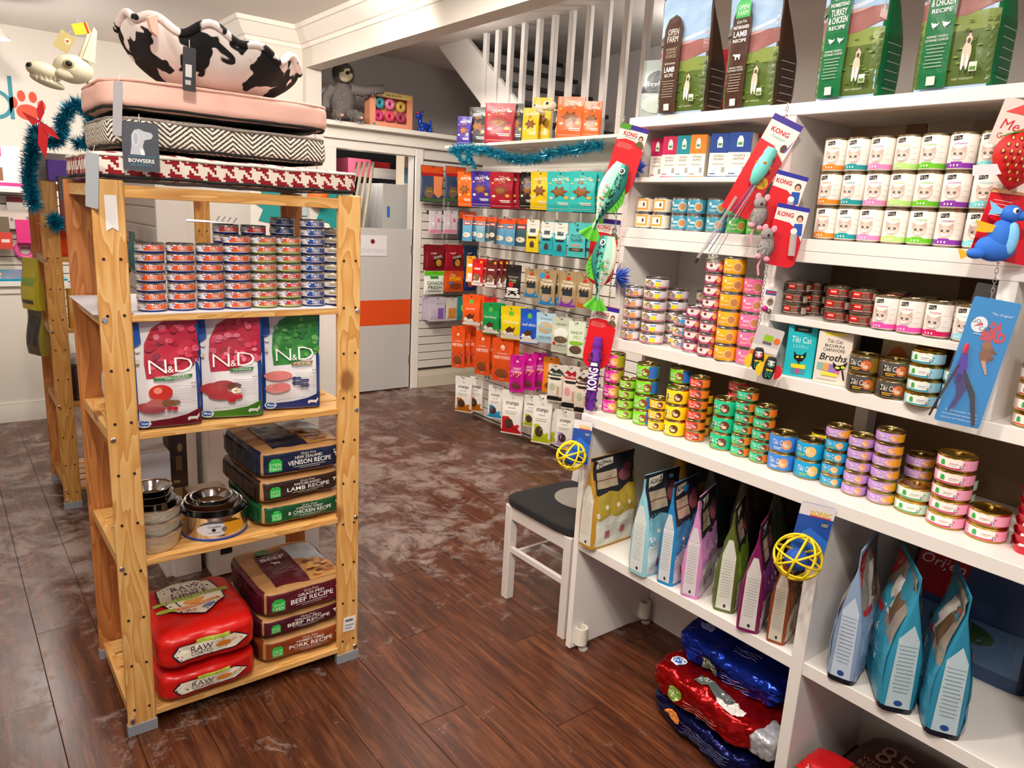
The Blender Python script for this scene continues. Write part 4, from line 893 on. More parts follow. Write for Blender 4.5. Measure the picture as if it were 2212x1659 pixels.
# --- big farm bags along the top of the white unit
def farmbag(label, pxl, pyl, pxr, pyr, X, c, kind, H, seed, sub, dx=0., badge=None, rz=-1.30):
    p0 = at(pxl, pyl, 2, 2.011); p1 = at(pxr, pyr, 2, 2.011); W = (p1 - p0).length; d = p1 - p0; rz = math.atan2(d.y, d.x)
    B = Bag(W, H, .12, 'box', 6, .0025, seed, .92); a = W / 2; h = H
    ds = [('r', -a * .95, h * .02, a * .95, h * .43, '#55692c'), ('r', -a * .95, h * .35, a * .95, h * .46, '#7f8f45'), ('p', [(-a * .95, h * .44), (a * .2, h * .44), (a * .95, h * .50), (a * .95, h * .62), (a * .3, h * .585), (-a * .95, h * .55)], '#96605a'), ('p', [(-a * .95, h * .55), (a * .3, h * .585), (a * .95, h * .62), (a * .95, h * .66), (a * .2, h * .615), (-a * .95, h * .57)], '#c9a09a'), ('r', -a * .95, h * .60, a * .95, h * .975, '#9dbad8'), ('p', [(-a * .95, h * .56), (a * .2, h * .61), (a * .95, h * .655), (a * .95, h * .68), (a * .2, h * .64), (-a * .95, h * .60)], '#c6d4e0')]
    rr = random.Random(seed)
    ds += [('e', a * rr.uniform(-.8, .85), h * rr.uniform(.05, .4), a * .07, h * .006, rr.choice(['#4c6626', '#7d9440', '#6e8a38']), 6) for _ in range(34)]
    ds += [('e', -a * .9 + a * .1 * k, h * (.60 + .018 * (k % 3)), a * .09, h * .03, '#5a5a44', 8) for k in range(4)]
    tower = [(-a * .72, h * .015), (-a * .02, h * .015), (-a * .02, h * .72), (-a * .14, h * .80), (-a * .32, h * .83), (-a * .60, h * .80), (-a * .72, h * .72)]
    ds += [('p', tower, c)]
    if kind == 'plain': ds += [('t', 'OPEN', -a * .37, h * .69, h * .052, '#ece4d6', {'w': a * .42}), ('t', 'FARM', -a * .37, h * .63, h * .052, '#ece4d6', {'w': a * .42}), ('t', 'HUMANELY', -a * .37, h * .545, h * .026, '#b9a58e', {'w': a * .44}), ('t', '& SUSTAINABLY', -a * .37, h * .518, h * .016, '#b9a58e', {'w': a * .42}), ('t', 'SOURCED', -a * .37, h * .487, h * .028, '#b9a58e', {'w': a * .44}), ('t', 'PASTURE-RAISED', -a * .37, h * .425, h * .016, '#e5dccb', {'w': a * .42}), ('t', 'LAMB', -a * .37, h * .375, h * .045, '#f5efe4', {'w': a * .42, 'bold': .02}), ('t', 'RECIPE', -a * .37, h * .325, h * .028, '#f5efe4', {'w': a * .34})]
    else:
        ds += [barn(-a * .37, h * .79, a * .27, '#3fb45a'), ('t', 'OPEN', -a * .37, h * .80, h * .036, '#e6f5e0', {'w': a * .38}), ('t', 'FARM', -a * .37, h * .755, h * .036, '#e6f5e0', {'w': a * .38}), ('t', 'Grain Free', -a * .37, h * .69, h * .026, '#d9e6cf', {'w': a * .38, 'shear': .2})]
        w_ = sub.split('|'); v = .645
        for q in w_: ds.append(('t', q, -a * .37, h * v, h * (.046 if q in ('TURKEY', 'LAMB', '& CHICKEN') else .026), '#f7f4ec', {'w': a * (.58 if len(q) > 6 else .5), 'bold': .015})); v -= .052
        ds += (beast(-a * .50, h * .40, a * .12, '#f5f2ea', 'bird') + beast(-a * .22, h * .40, a * .12, '#f5f2ea', 'bird')) if 'TURKEY' in sub else beast(-a * .37, h * .42, a * .13, '#f5f2ea')
        ds += [('t', 'HUMANELY RAISED &', -a * .37, h * .33, h * .015, '#e6e6da', {'w': a * .52}), ('t', 'SUSTAINABLY SOURCED', -a * .37, h * .308, h * .015, '#e6e6da', {'w': a * .58})]
    ds += lines(-a * .37, h * .275, a * .5, 7, h * .022, '#b9b9a6', .0015)
    ds += [('r', -a * .48, h * .03, -a * .26, h * .085, '#dfe0d6')]
    # the sitting kitten
    k = a * .42
    ds += [('e', k, h * .20, a * .11, h * .075, '#cdbca6'), ('e', k + a * .02, h * .285, a * .075, h * .034, '#cdbca6'), ('p', [(k - a * .05, h * .30), (k - a * .045, h * .345), (k, h * .31)], '#5a4a3e'), ('p', [(k + a * .05, h * .31), (k + a * .085, h * .345), (k + a * .09, h * .295)], '#5a4a3e'), ('e', k + a * .02, h * .275, a * .04, h * .016, '#4a3c34', 10), ('e', k - a * .06, h * .15, a * .035, h * .05, '#efe7da', 10), ('e', k + a * .05, h * .15, a * .035, h * .05, '#efe7da', 10), ('r', k + a * .12, h * .09, k + a * .30, h * .145, '#dfe4d2'), ('r', k + a * .14, h * .095, k + a * .28, h * .118, '#5f8a3a'), ('t', 'NET WEIGHT', k, h * .05, h * .012, '#d8d8c8', {'w': a * .5})]
    if kind == 'new': ds += [('t', 'NEW', a * .6, h * .93, h * .035, '#2c2a4a', {'w': a * .28, 'shear': .2})]
    c2 = (p0 + p1) / 2; nrm = Vector((-d.y, d.x, 0)).normalized() * -1
    return bag('pet_food_bag', label, 'bag', B, '#a9c2dc', c, ds, (c2.x + .06 * .85, c2.y + .06 * .4, 2.0105), rz, .0, group='large farm bags on top of the white unit', cb=c, right=[('r', -.05, .03, .05, h * .42, '#3a2a22' if 'LAMB' in sub else '#0f5a35')] + lines(0, h * .36, .07, 9, .022, '#cfc6b8', .0014), rough=.32, L=.02)
farmbag('brown lamb recipe bag with sky top, leftmost large bag on the unit', 1425, 249, 1532, 240, 0, '#4a3024', 'plain', .36, 41, 'LAMB')
farmbag('brown lamb recipe bag with green badge, second large bag', 1570, 240, 1685, 229, 0, '#46291e', 'new', .36, 42, 'PASTURE-RAISED|LAMB|RECIPE')
farmbag('green turkey and chicken bag, left of two on the unit', 1772, 219, 1915, 205, 0, '#0e6b3c', 'badge', .365, 43, 'HOMESTEAD|TURKEY|& CHICKEN|RECIPE')
farmbag('green turkey and chicken bag at the right picture edge', 1985, 200, 2165, 183, 0, '#0e6b3c', 'badge', .365, 44, 'HOMESTEAD|TURKEY|& CHICKEN|RECIPE')
B = Bag(.13, .20, .05, 'stand', 4, .003, 51)
p = at(1372, 262, 0, 2.0)
bag('treat_bag', 'grey freeze-dried treat bag at the end of the unit top', 'bag', B, '#9fa8a4', '#8b938f', [('e', 0, .135, .045, .03, '#26292a'), ('t', 'PureBites', 0, .118, .022, '#eef2ee', {'w': .09}), ('r', -.058, .088, .058, .112, '#2b2f30'), ('e', .0, .05, .05, .03, '#b9c4ba')], (2.04, 1.845, 2.0105), -1.2, -.05, group='small treat bags on the unit top')
B = Bag(.13, .19, .05, 'stand', 4, .003, 52)
bag('treat_bag', 'dark grey treat bag tucked behind the pale grey one', 'bag', B, '#3b3d3f', '#2b2d2f', [], (2.12, 1.79, 2.0105), -1.2, -.05, group='small treat bags on the unit top')
B = Bag(.14, .24, .05, 'stand', 4, .003, 53)
bag('treat_bag', 'red treat bag peeking out behind the leftmost lamb bag', 'bag', B, '#c3122c', '#a30e24', [], (2.20, 1.69, 2.0105), -1.2, -.03, group='small treat bags on the unit top')
# --- kibble bags in the cubbies of the base unit: foot gusset panels turned to the aisle
ZC = .4755
def gusset(label, px, py, pxt, pyt, main, panel, top, seed, W=.21, H=.37, D=.105, rz=0., txt='ACANA', dark='#2b2a30', grp='kibble bags in the left cubby', corner=None, mid=None):
    p = at(px, py, 2, ZC); B = Bag(W, H, D, 'box', 7, .007, seed); a = W / 2; b = D / 2; h = H
    side = [('p', [(-b * .62, h * .03), (b * .62, h * .03), (b * .55, h * .55), (b * .18, h * .70), (-b * .18, h * .70), (-b * .55, h * .55)], panel), ('e', b * .1, h * .065, b * .12, h * .018, '#3a3a4a', 10)] + lines(0, h * .5, b * .9, 14, h * .026, '#aaa79e', .001)
    fr = [('r', -a * .93, h * .03, a * .93, h * .42, panel), ('p', [(-a * .93, h * .30), (-a * .4, h * .36), (0, h * .33), (a * .5, h * .37), (a * .93, h * .34), (a * .93, h * .64), (-a * .93, h * .62)], top), ('p', [(-a * .93, h * .58), (-a * .3, h * .62), (a * .1, h * .59), (a * .6, h * .66), (a * .93, h * .64), (a * .93, h * .975), (-a * .93, h * .975)], dark), ('p', [(-a * .8, h * .86), (-a * .05, h * .90), (-a * .05, h * .975), (-a * .8, h * .965)], '#ded6c0'), ('t', txt, -a * .43, h * .925, h * .045, '#1b1a1c', {'w': a * .62, 'bold': .02}), ('r', -a * .8, h * .66, a * .1, h * .83, '#b9a58a'), ('r', -a * .8, h * .74, a * .1, h * .75, '#7a4a3a'), ('e', a * .45, h * .76, a * .3, h * .07, mid or '#8a4a50'), ('e', a * .6, h * .83, a * .22, h * .05, mid or '#7a3e48')] + [('e', a * k, h * .46, a * .08, a * .08, '#e3d9c0', 10) for k in (-.5, 0, .5)] + lines(0, h * .26, a * 1.2, 6, h * .025, '#9c978c', .0012) + [('r', -a * .6, h * .12, -a * .38, h * .2, '#a84a62'), ('r', a * .1, h * .14, a * .3, h * .22, '#b0486a')]
    c = p + Vector((math.cos(rz) * a + math.sin(rz) * 0, math.sin(rz) * a, 0))
    return bag('kibble_bag', label, 'bag', B, main, main, fr, (c.x, c.y, ZC), rz, 0, group=grp, cb=main, sd=side, bands=[(.97, 1, dark)], rough=.35, L=.02)
GC = 'kibble bags in the left cubby'
gusset('mustard yellow kibble bag with its broad front showing, by the side panel', 1262, 1181, 0, 0, '#b8862a', '#d9d5c6', '#b59a3c', 61, .235, .345, .095, .03)
gusset('pale aqua kibble bag in the left cubby', 1372, 1239, 0, 0, '#8fc9d6', '#d3dcd8', '#7fb6c2', 62, .19, .36, .092, .03)
gusset('sky blue kibble bag in the left cubby', 1432, 1262, 0, 0, '#1f86c2', '#d0d6d8', '#3f8ab5', 63, .17, .36, .07, .16)
gusset('pink kibble bag in the left cubby', 1486, 1291, 0, 0, '#d78ac0', '#d9d2d6', '#c98ac0', 64, .17, .35, .07, .34)
gusset('olive green kibble bag in the left cubby', 1560, 1322, 0, 0, '#59662a', '#d8d9cc', '#7fae2c', 65, .17, .35, .076, .42)
gusset('plum purple kibble bag in the left cubby', 1612, 1365, 0, 0, '#7a1852', '#d9d5d0', '#8a4a9a', 66, .16, .345, .076, .38)
gusset('rust brown kibble bag beside the white divider', 1672, 1390, 0, 0, '#8f431c', '#d4cab8', '#8a5a3a', 67, .15, .33, .062, .3)
for i, (x, y, c) in enumerate(((2.29, 1.72, '#b8862a'), (2.29, 1.56, '#2a3a3a'), (2.29, 1.42, '#3a2a2a'), (2.30, 1.29, '#2c3a22'), (2.30, 1.16, '#4a1a3a'))):
    B = Bag(.21, .40, .1, 'box', 6, .004, 71 + i)
    bag('kibble_bag', ['second mustard bag behind the front yellow one', 'dark bag standing behind the aqua one', 'dark bag standing behind the pink one', 'dark green bag behind the olive one', 'dark plum bag behind the plum one'][i], 'bag', B, c, c, [('r', -.08, .3, .0, .34, '#b9ad94'), ('r', -.08, .2, .08, .28, '#5a4a44')], (x + .03, y, ZC), -.1, 0, group=GC)
GR = 'fish kibble bags in the right cubby'
def fishbag(label, px, py, main, seed, H=.385, D=.125, rz=-.42, pale='#bcd0d6', W=.19):
    p = at(px, py, 2, ZC); B = Bag(W, H, D, 'box', 6, .008, seed); a, b, h = W / 2, D / 2, H
    side = [('p', [(-b * .6, h * .04), (b * .6, h * .04), (b * .5, h * .55), (b * .1, h * .66), (-b * .5, h * .55)], pale), ('e', 0, h * .075, b * .22, h * .022, '#2a4a8a', 10)] + lines(0, h * .5, b * .9, 13, h * .028, '#5c6a72', .0012)
    fr = [('r', -a * .93, h * .03, a * .93, h * .60, main), ('p', [(-a * .93, h * .55), (a * .93, h * .48), (a * .93, h * .97), (-a * .93, h * .97)], '#8d8478'), ('p', [(-a * .93, h * .72), (-a * .2, h * .97), (-a * .93, h * .97)], '#b01822'), ('p', [(-a * .6, h * .55), (a * .1, h * .58), (a * .3, h * .86), (-a * .3, h * .84)], '#d6d2cb'), ('p', [(-a * .1, h * .60), (a * .5, h * .56), (a * .6, h * .8), (a * .2, h * .84)], '#6a5238'), ('r', a * .35, h * .78, a * .75, h * .9, '#3f8a9a'), ('r', a * .4, h * .82, a * .7, h * .86, '#d8513c'), ('r', -a * .9, h * .53, -a * .3, h * .575, '#c41a26'), ('t', 'Fish', -a * .35, h * .44, h * .07, '#eef6f8', {'w': a * .55, 'shear': .25}), ('t', 'RAW', a * .1, h * .27, h * .05, '#d6eaf0', {'w': a * .4})] + lines(-a * .1, h * .37, a * .9, 3, h * .022, '#d0e6ee', .0014)
    c = p + Vector((math.cos(rz) * a, math.sin(rz) * a, 0))
    return bag('kibble_bag', label, 'bag', B, main, main, fr, (c.x, c.y, ZC), rz, 0, group=GR, sd=side, back=[('t',) + d[1:] if d[0] == 't' else d for d in fr], bands=[(0, .028, '#101722')], rough=.33, L=.02)
fishbag('silvery blue kibble bag, left of the two teal ones', 1812, 1474, '#8fa6c4', 81, .385, .082, .25, '#c4d2e2', .2)
fishbag('teal fish kibble bag, left of two in the right cubby', 1935, 1540, '#2f8fae', 82, .375, .095, .62, W=.225)
fishbag('teal fish kibble bag, right of two in the right cubby', 2035, 1594, '#2c86a6', 83, .375, .092, .52, W=.215)
B = Bag(.34, .42, .12, 'box', 6, .004, 84); a, h = .17, .42
bag('kibble_bag', 'large navy and red kibble bag standing behind the teal ones', 'bag', B, '#3a527e', '#24304a', [('r', -a * .9, h * .45, -a * .1, h * .97, '#b41826'), ('t', 'Orijen', -a * .5, h * .66, h * .085, '#f2ece8', {'w': a * .7, 'shear': .2}), ('r', a * .2, h * .78, a * .9, h * .92, '#b81a2a'), ('t', 'NEW!', a * .55, h * .875, h * .035, '#f3dede', {}), ('t', 'NOUVEAU!', a * .55, h * .825, h * .035, '#f3dede', {'w': a * .6}), ('r', -a * .9, h * .1, a * .9, h * .4, '#5a7ca6'), ('e', 0, h * .3, a * .5, h * .08, '#35502e')], (2.24, .66, ZC), -PI / 2, 0, group=GR)
B = Bag(.34, .44, .12, 'box', 6, .004, 85)
bag('kibble_bag', 'large dark brown kibble bag in shade at the right edge', 'bag', B, '#33201c', '#241613', [('t', 'Regional', -a * .2, h * .62, h * .07, '#b9aca6', {'w': a * 1.1, 'shear': .25}), ('t', '85', -a * .55, h * .4, h * .13, '#a89c94', {'w': a * .45}), ('t', '%', -a * .22, h * .42, h * .05, '#a89c94', {})] + lines(a * .3, h * .46, a * .7, 5, h * .03, '#8a7f78', .002), (2.3, .25, ZC), -PI / 2, 0, group=GR)
B = Bag(.25, .35, .12, 'box', 6, .005, 86)
bag('kibble_bag', 'brown speckled kibble bag cut off by the lower right edge', 'bag', B, '#5a3a2a', '#1d2440', [('e', .04 * k, .12 + .03 * ((k * 3) % 5), .01, .012, '#a8843a', 7) for k in (-2, -1, 0, 1, 2)], (1.99, .28, ZC), -1.2, 0, group=GR)
# --- foil sacks lying on the floor under the left cubby
def foil(c): return mat(c, .16, .75)
P = Pillow(.42, .25, .085, 5, .008, 91, .016)
sack('kibble_bag', 'navy foil kibble bag, lowest of the pile on the floor', P, [foil('#141b52')] * 6, (1.925, 1.215, .010), -PI / 2 - .14, [('e', -.08, .052, .035, .018, '#e07a1c'), ('t', 'N&D', -.08, .052, .018, '#f2e9d8', {'w': .04})] + lines(.06, .058, .2, 6, .006, '#8a90b8', .001), (), (), 'foil kibble bags piled on the floor', .16)
P = Pillow(.42, .27, .105, 5, .010, 92, .018)
sack('kibble_bag', 'red foil adult kibble bag in the middle of the floor pile', P, [foil('#a80f12')] * 6, (1.935, 1.225, .102), -PI / 2 - .06, [('e', -.08, .05, .03, .022, '#6f8a2a'), ('t', 'N&D', -.08, .05, .02, '#e9ecc8', {'w': .042})] + lines(.03, .045, .14, 4, .008, '#e3a59c', .0012), [('e', -.145, -.055, .03, .026, '#dfe6ee'), ('e', -.145, -.055, .024, .017, '#2458a8'), ('p', [(-.04, -.10), (.10, -.10), (.10, -.06), (-.04, -.06)], '#59615c'), ('t', 'ADULT', -.01, -.08, .018, '#eef0ea', {'w': .05}), ('p', [(.05, -.10), (.09, -.10), (.12, -.075), (.16, -.085), (.16, -.10), (.13, -.115), (.07, -.115)], '#d6d2cc'), ('p', [(-.18, .0), (.17, .02), (.17, .07), (-.18, .06)], '#efeae8'), ('e', -.05, .04, .05, .018, '#d98a80')], (), 'foil kibble bags piled on the floor', .16)
P = Pillow(.40, .23, .10, 5, .010, 93, .018)
sack('kibble_bag', 'bright blue foil kibble bag on top of the floor pile', P, [foil('#12309c')] * 6, (2.03, 1.22, .222), -PI / 2 - .02, [('r', -.07, .03, -.01, .075, '#4a6a52'), ('t', 'N&D', -.04, .055, .028, '#ece6d4', {'w': .05})] + lines(.06, .06, .11, 5, .008, '#b4bfe8', .0013), [('e', -.12, -.02, .03, .018, '#8a9ad8')] + lines(.05, -.03, .1, 3, .012, '#a7b4de', .002), (), 'foil kibble bags piled on the floor', .16, rx=.25)
P = Pillow(.085, .11, .08, 5, .006, 94, .010)
sack('kibble_bag', 'crumpled silver bag beside the red foil one', P, [mat('#b9bcc0', .3, .4)] * 6, (1.875, 1.005, .105), -PI / 2, lines(0, .05, .1, 4, .012, '#8d9399', .001), (), (), 'foil kibble bags piled on the floor')
# --- sacks under the right cubby
P = Pillow(.46, .27, .12, 4.5, .008, 95)
sack('kibble_bag', 'dark brown foil kibble sack lying under the right cubby', P, [mat('#3a1c16', .3)] * 6, (2.12, .62, .02), -PI / 2, [], [('t', '85', -.12, .0, .09, '#8a675a', {'w': .09}), ('t', 'WHOLEPREY', -.11, -.06, .02, '#8a675a', {'w': .15}), ('t', 'REGIME VIANDES', -.10, -.085, .02, '#8a675a', {'w': .17}), ('e', .16, .0, .05, .045, '#6a4438'), ('e', .16, .0, .044, .039, '#3a1c16'), ('t', '5', .16, .0, .055, '#8a675a', {})] + lines(.02, .05, .12, 6, .02, '#8a675a', .003), (), 'brown kibble sacks on the floor', .3)
P = Pillow(.46, .13, .075, 4.5, .004, 96)
sack('kibble_bag', 'red-ended rust kibble sack in front of the dark brown one', P, [mat('#7a3216', .32)] * 6, (1.90, .66, .108), -PI / 2, [('r', -.225, .01, -.12, .068, '#c4141a'), ('t', 'Orijen', -.175, .042, .03, '#f4ece6', {'w': .075, 'shear': .2}), ('t', 'Regional', .0, .042, .03, '#ead9c6', {'w': .12, 'shear': .25})], [('r', -.23, -.07, -.12, .06, '#c4141a')], (), 'brown kibble sacks on the floor', .3)
P = Pillow(.36, .14, .09, 4.5, .004, 97)
sack('kibble_bag', 'cream-banded kibble sack lowest at the bottom picture edge', P, [mat('#262024', .32)] * 6, (1.895, .70, .006), -PI / 2, [('r', -.16, .02, .05, .075, '#dcd8b4'), ('t', 'ACANA', -.06, .047, .04, '#17161a', {'w': .15, 'bold': .02})], [('r', -.16, -.08, .05, .0, '#dcd8b4')], (), 'brown kibble sacks on the floor', .3)
# ================================================================ treat pouches on the slatwalls
def nrm(ds, a, h):
    """print given in units of half width and height"""
    out = []
    for d in ds:
        k = d[0]
        if k == 't': out.append(('t', d[1], d[2] * a, d[3] * h, d[4] * h, d[5], {'w': d[6] * a, **(d[7] if len(d) > 7 else {})}))
        elif k == 'r': out.append(('r', d[1] * a, d[2] * h, d[3] * a, d[4] * h, d[5]))
        elif k == 'e': out.append(('e', d[1] * a, d[2] * h, d[3] * a, d[4] * h, d[5], 14))
        elif k == 'p': out.append(('p', [(u * a, v * h) for u, v in d[1]], d[2]))
    return out
HOOK = MB().tube([(0, 0, 0), (0, -.19, 0), (0, -.205, .012), (0, -.21, .022)], .0022, CHROME, 6).mesh('rod')
PLATE = MB().box(-.012, .012, -.004, .0, -.018, .018, STEEL).mesh('plate', bev=.001)
def hook(x, y, z, rz, label, ln=1.):
    t = thing('peg_hook', label, 'hook', (x, y, z), (0, 0, rz), 'chrome hooks on the slatwalls')
    o = link(HOOK, 'rod', t); o.scale = (1, ln, 1); link(PLATE, 'plate', t)
def pouch(label, short, px, pt, pb, wpx, c, ds, X=3.265, c2=None, D=.035, lean=0., rz=-1.05, seed=0, n=0, wall='R', bands=(), rough=.3, hk=True):
    ax, val = (0, X) if wall == 'R' else (1, X)
    p = at(px, pt, ax, val); q = at(px, pb, ax, val); l = at(px - wpx / 2, pt, ax, val); r = at(px + wpx / 2, pt, ax, val)
    dep = (p - CP).dot(CF); W = wpx * dep / FPX / (.93 if wall == 'R' else .8); H = p.z - q.z
    B = Bag(W, H, D, 'pouch', 4, .0018, seed + len(short))
    c2 = c2 or c; grp = 'treat pouches hanging on the slatwalls'
    top = Vector((p.x, p.y, q.z))
    t = bag('treat_pouch', label, 'pouch', B, c, c2, nrm(ds, W / 2, H), top, rz if wall == 'R' else 0., lean, group=grp, bands=bands, rough=rough, L=.03, off=.0014)
    if hk:
        MB().tube([(0, -.004, H - .012), (0, .004, H - .012)], .005, DARK, 8).build('hang_hole', t)
        if wall == 'R': hook(XS - .001, p.y, p.z - .014, -PI / 2, 'chrome peg hook carrying the ' + short, (XS - X) / .19 + .06)
        else: hook(p.x, YW - .021, p.z - .014, 0, 'chrome peg hook carrying the ' + short, (YW - .02 - X) / .19 + .06)
    for i in range(n):
        off = .045 * (i + 1)
        o = bag('treat_pouch', short + (' seen behind the front one' if n == 1 else ', %s behind the front one' % ORD[i]), 'pouch', Bag(W, H, D * .5, 'pouch', 4, .0018, seed + i + 20), c, c2, nrm(ds, W / 2, H), (top.x + off * (wall == 'R'), top.y - (.012 * (i + 1) if wall == 'R' else -off), top.z + .004), (rz if wall == 'R' else 0.) + .0, lean, group=grp, bands=bands, rough=rough, L=.03)
    return t
def crunchy(c, ac='#8a4a22'):
    return [('t', 'fromm', 0, .885, .03, '#f2e9dc', .42, {'shear': .2}), ('t', 'CRUNCHY', .02, .815, .075, '#fbf6ea', 1.25, {'rot': .12, 'bold': .01}), ('t', "O's", .1, .74, .05, '#fbf6ea', .38), ('e', -.1, .73, .2, .045, '#a8652c'), ('e', -.1, .73, .1, .02, c),
            ('p', [(-.7, .5), (-.35, .56), (-.3, .66), (-.05, .58), (.3, .64), (.3, .55), (.7, .52), (.35, .46), (.45, .36), (.05, .42), (-.3, .34), (-.32, .44)], '#7a4a26'), ('e', -.05, .5, .35, .07, '#96602e'), ('e', -.6, .34, .16, .035, '#d8cdbc'), ('e', .55, .36, .18, .04, '#e0b23a'), ('e', .62, .80, .16, .03, '#e8dcae'), ('e', -.72, .7, .1, .02, '#e8c23a'),
            ('r', -.1, .21, .75, .235, '#efe6d6'), ('r', .0, .17, .75, .19, '#efe6d6'), ('r', -.8, .06, .8, .07, '#d8cfc0')]
HU = [('t', 'Tricky', -.05, .72, .075, '#f5efe4', 1.2, {'bold': .02}), ('t', 'Trainers', -.05, .63, .075, '#f5efe4', 1.4, {'bold': .02}), ('r', -.25, .78, .2, .87, '#d2301c'), ('r', -.55, .36, .55, .52, '#26303a'), ('p', [(-.7, .5), (-.4, .6), (-.3, .5), (0, .6), (.1, .5), (.5, .6), (.5, .48), (-.7, .48)], '#1c1a18')]
def hue(c): return [('p', [(-.97, .04), (.97, .04), (.97, .36), (.3, .2), (-.97, .34)], c), ('e', -.05, .24, .5, .11, '#b39a7c')] + HU + [('t', '5', .6, .13, .06, '#f2efe6', .15)]
ORG, PUR, REDC, BLK, YEL, TRQ = '#f0641c', '#402a8c', '#a3162a', '#221c1c', '#efc912', '#33bdb6'
pouch('orange crunchy treat pouch, first in the top slatwall row', 'orange crunchy pouch', 1009, 371, 446, 34, ORG, crunchy(ORG), lean=.12)
pouch('purple crunchy treat pouch hanging in the top slatwall row', 'purple crunchy pouch', 1044, 370, 446, 46, PUR, crunchy(PUR), lean=.12)
pouch('dark red crunchy treat pouch hanging in the top slatwall row', 'dark red crunchy pouch', 1088, 372, 450, 52, REDC, crunchy(REDC), lean=.14, n=2)
pouch('black crunchy treat pouch hanging in the top slatwall row', 'black crunchy pouch', 1143, 372, 450, 34, BLK, crunchy(BLK), 3.33)
pouch('yellow crunchy treat pouch hanging in the top slatwall row', 'yellow crunchy pouch', 1171, 371, 453, 42, YEL, crunchy(YEL), lean=.1)
pouch('turquoise crunchy treat pouch, left of two in the top row', 'left turquoise crunchy pouch', 1214, 371, 457, 56, TRQ, crunchy(TRQ), lean=.1)
pouch('turquoise crunchy treat pouch, right of two in the top row', 'right turquoise crunchy pouch', 1262, 371, 458, 58, TRQ, crunchy(TRQ), lean=.1, n=1)
def bluep(c='#5f9cc0'): return [('r', -.97, .78, .97, .985, '#e8521c'), ('r', -.7, .62, .7, .74, '#b8201c'), ('r', -.55, .65, .55, .71, '#e8c8b0'), ('e', 0, .24, .7, .1, '#e6dccb'), ('e', -.2, .25, .25, .04, '#c9a878')]
for i, (px, w, pt, pb, c, nm) in enumerate(((1011, 22, 464, 521, '#5f9cc0', 'pale blue orange-topped pouch, first of the second row'), (1027, 18, 466, 518, '#4a8aa8', 'pale blue orange-topped pouch, second in its row'), (1040, 20, 466, 522, '#7aa8b8', 'pale blue orange-topped pouch, third in its row'), (1054, 18, 468, 522, '#5a7a86', 'grey blue orange-topped pouch, fourth in its row'), (1066, 16, 468, 520, '#3a4a52', 'dark orange-topped pouch, fifth in its row'), (1082, 25, 471, 528, '#5f9cc0', 'pale blue orange-topped pouch, sixth in its row'), (1104, 22, 471, 532, '#5f9cc0', 'pale blue orange-topped pouch, seventh in its row'), (1128, 28, 471, 533, '#3a5a68', 'dark blue orange-topped pouch beside the yellow one'))):
    pouch(nm, nm.split(',')[0] + ' ' + ORD[i], px, pt, pb, w, c, bluep(), 3.25 + .06 * (i % 2), seed=i, D=.02)
def wk(c): return [('r', -.97, .5, .97, .985, '#eee8dc'), ('r', -.45, .6, .45, .72, '#4a5a62'), ('r', -.6, .42, .6, .48, '#1f2a2a'), ('p', [(-.3, .15), (.3, .15), (.35, .28), (0, .36), (-.35, .28)], '#4a3a34'), ('e', 0, .84, .5, .01, '#b9b2a6')]
pouch('white and yellow narrow treat pouch in the second row', 'white and yellow pouch', 1153, 474, 545, 28, '#e8cc1c', wk('#e8cc1c'), D=.02); pouch('white and teal narrow treat pouch, left of two', 'left white and teal pouch', 1184, 478, 550, 28, '#22a8b4', wk('#22a8b4'), D=.02); pouch('white and teal narrow treat pouch, right of two', 'right white and teal pouch', 1213, 480, 554, 30, '#22a8b4', wk('#22a8b4'), D=.02)
pouch('turquoise pocket trainers pouch in the second row', 'turquoise pocket trainers pouch', 1249, 482, 556, 38, '#4bc0bd', [('t', 'POCKET', 0, .62, .1, '#1d3f4a', 1.3, {'bold': .01}), ('t', 'TRAINERS', 0, .50, .1, '#1d3f4a', 1.4, {'bold': .01}), ('e', 0, .80, .15, .05, '#2a5a66'), ('r', -.6, .32, .4, .37, '#e8847c'), ('r', -.8, .17, .8, .27, '#3a3a3c'), ('e', 0, .22, .5, .035, '#8a6a4a')], D=.02, n=1)
pouch('orange and white narrow pouch, first of the third row', 'narrow orange and white pouch', 1018, 553, 610, 20, '#ee9a22', [('r', -.97, .03, .97, .35, '#f0ebe2'), ('r', -.6, .6, .6, .7, '#fff')], 3.31, D=.02)
AX = [('r', -.97, .03, .97, .34, '#f2ece6'), ('e', -.1, .33, .6, .15, '#8a6a4a'), ('r', -.97, .02, .97, .2, '#f2ece6'), ('r', -.5, .62, .5, .68, '#f5d8d4'), ('e', .6, .9, .2, .05, '#e8b51c'), ('r', -.7, .1, .7, .12, '#8a4a4a')]
pouch('bright red and white treat pouch in the third row', 'bright red pouch', 1033, 560, 618, 25, '#d41c1e', AX, D=.02, n=1); pouch('maroon and white treat pouch in the third row', 'maroon pouch', 1063, 562, 622, 26, '#6a1c1e', AX, D=.02, n=2)
pouch('black whole jerky pouch with a cow-print foot', 'black whole jerky pouch', 1111, 572, 646, 33, '#1d1514', [('t', 'Whole Jerky', 0, .64, .06, '#f0dfc8', 1.3), ('t', 'Chunks', 0, .56, .06, '#f0dfc8', .9), ('e', -.2, .42, .35, .09, '#c8242c'), ('p', [(-.1, .48), (.5, .47), (.2, .55)], '#4a8a2a'), ('r', -.97, .03, .97, .33, '#efece6'), ('p', [(-.6, .24), (.5, .24), (.6, .15), (.4, .07), (.25, .14), (-.3, .14), (-.4, .07), (-.6, .12)], '#1c1818')], D=.03)
TAN = '#a88f66'
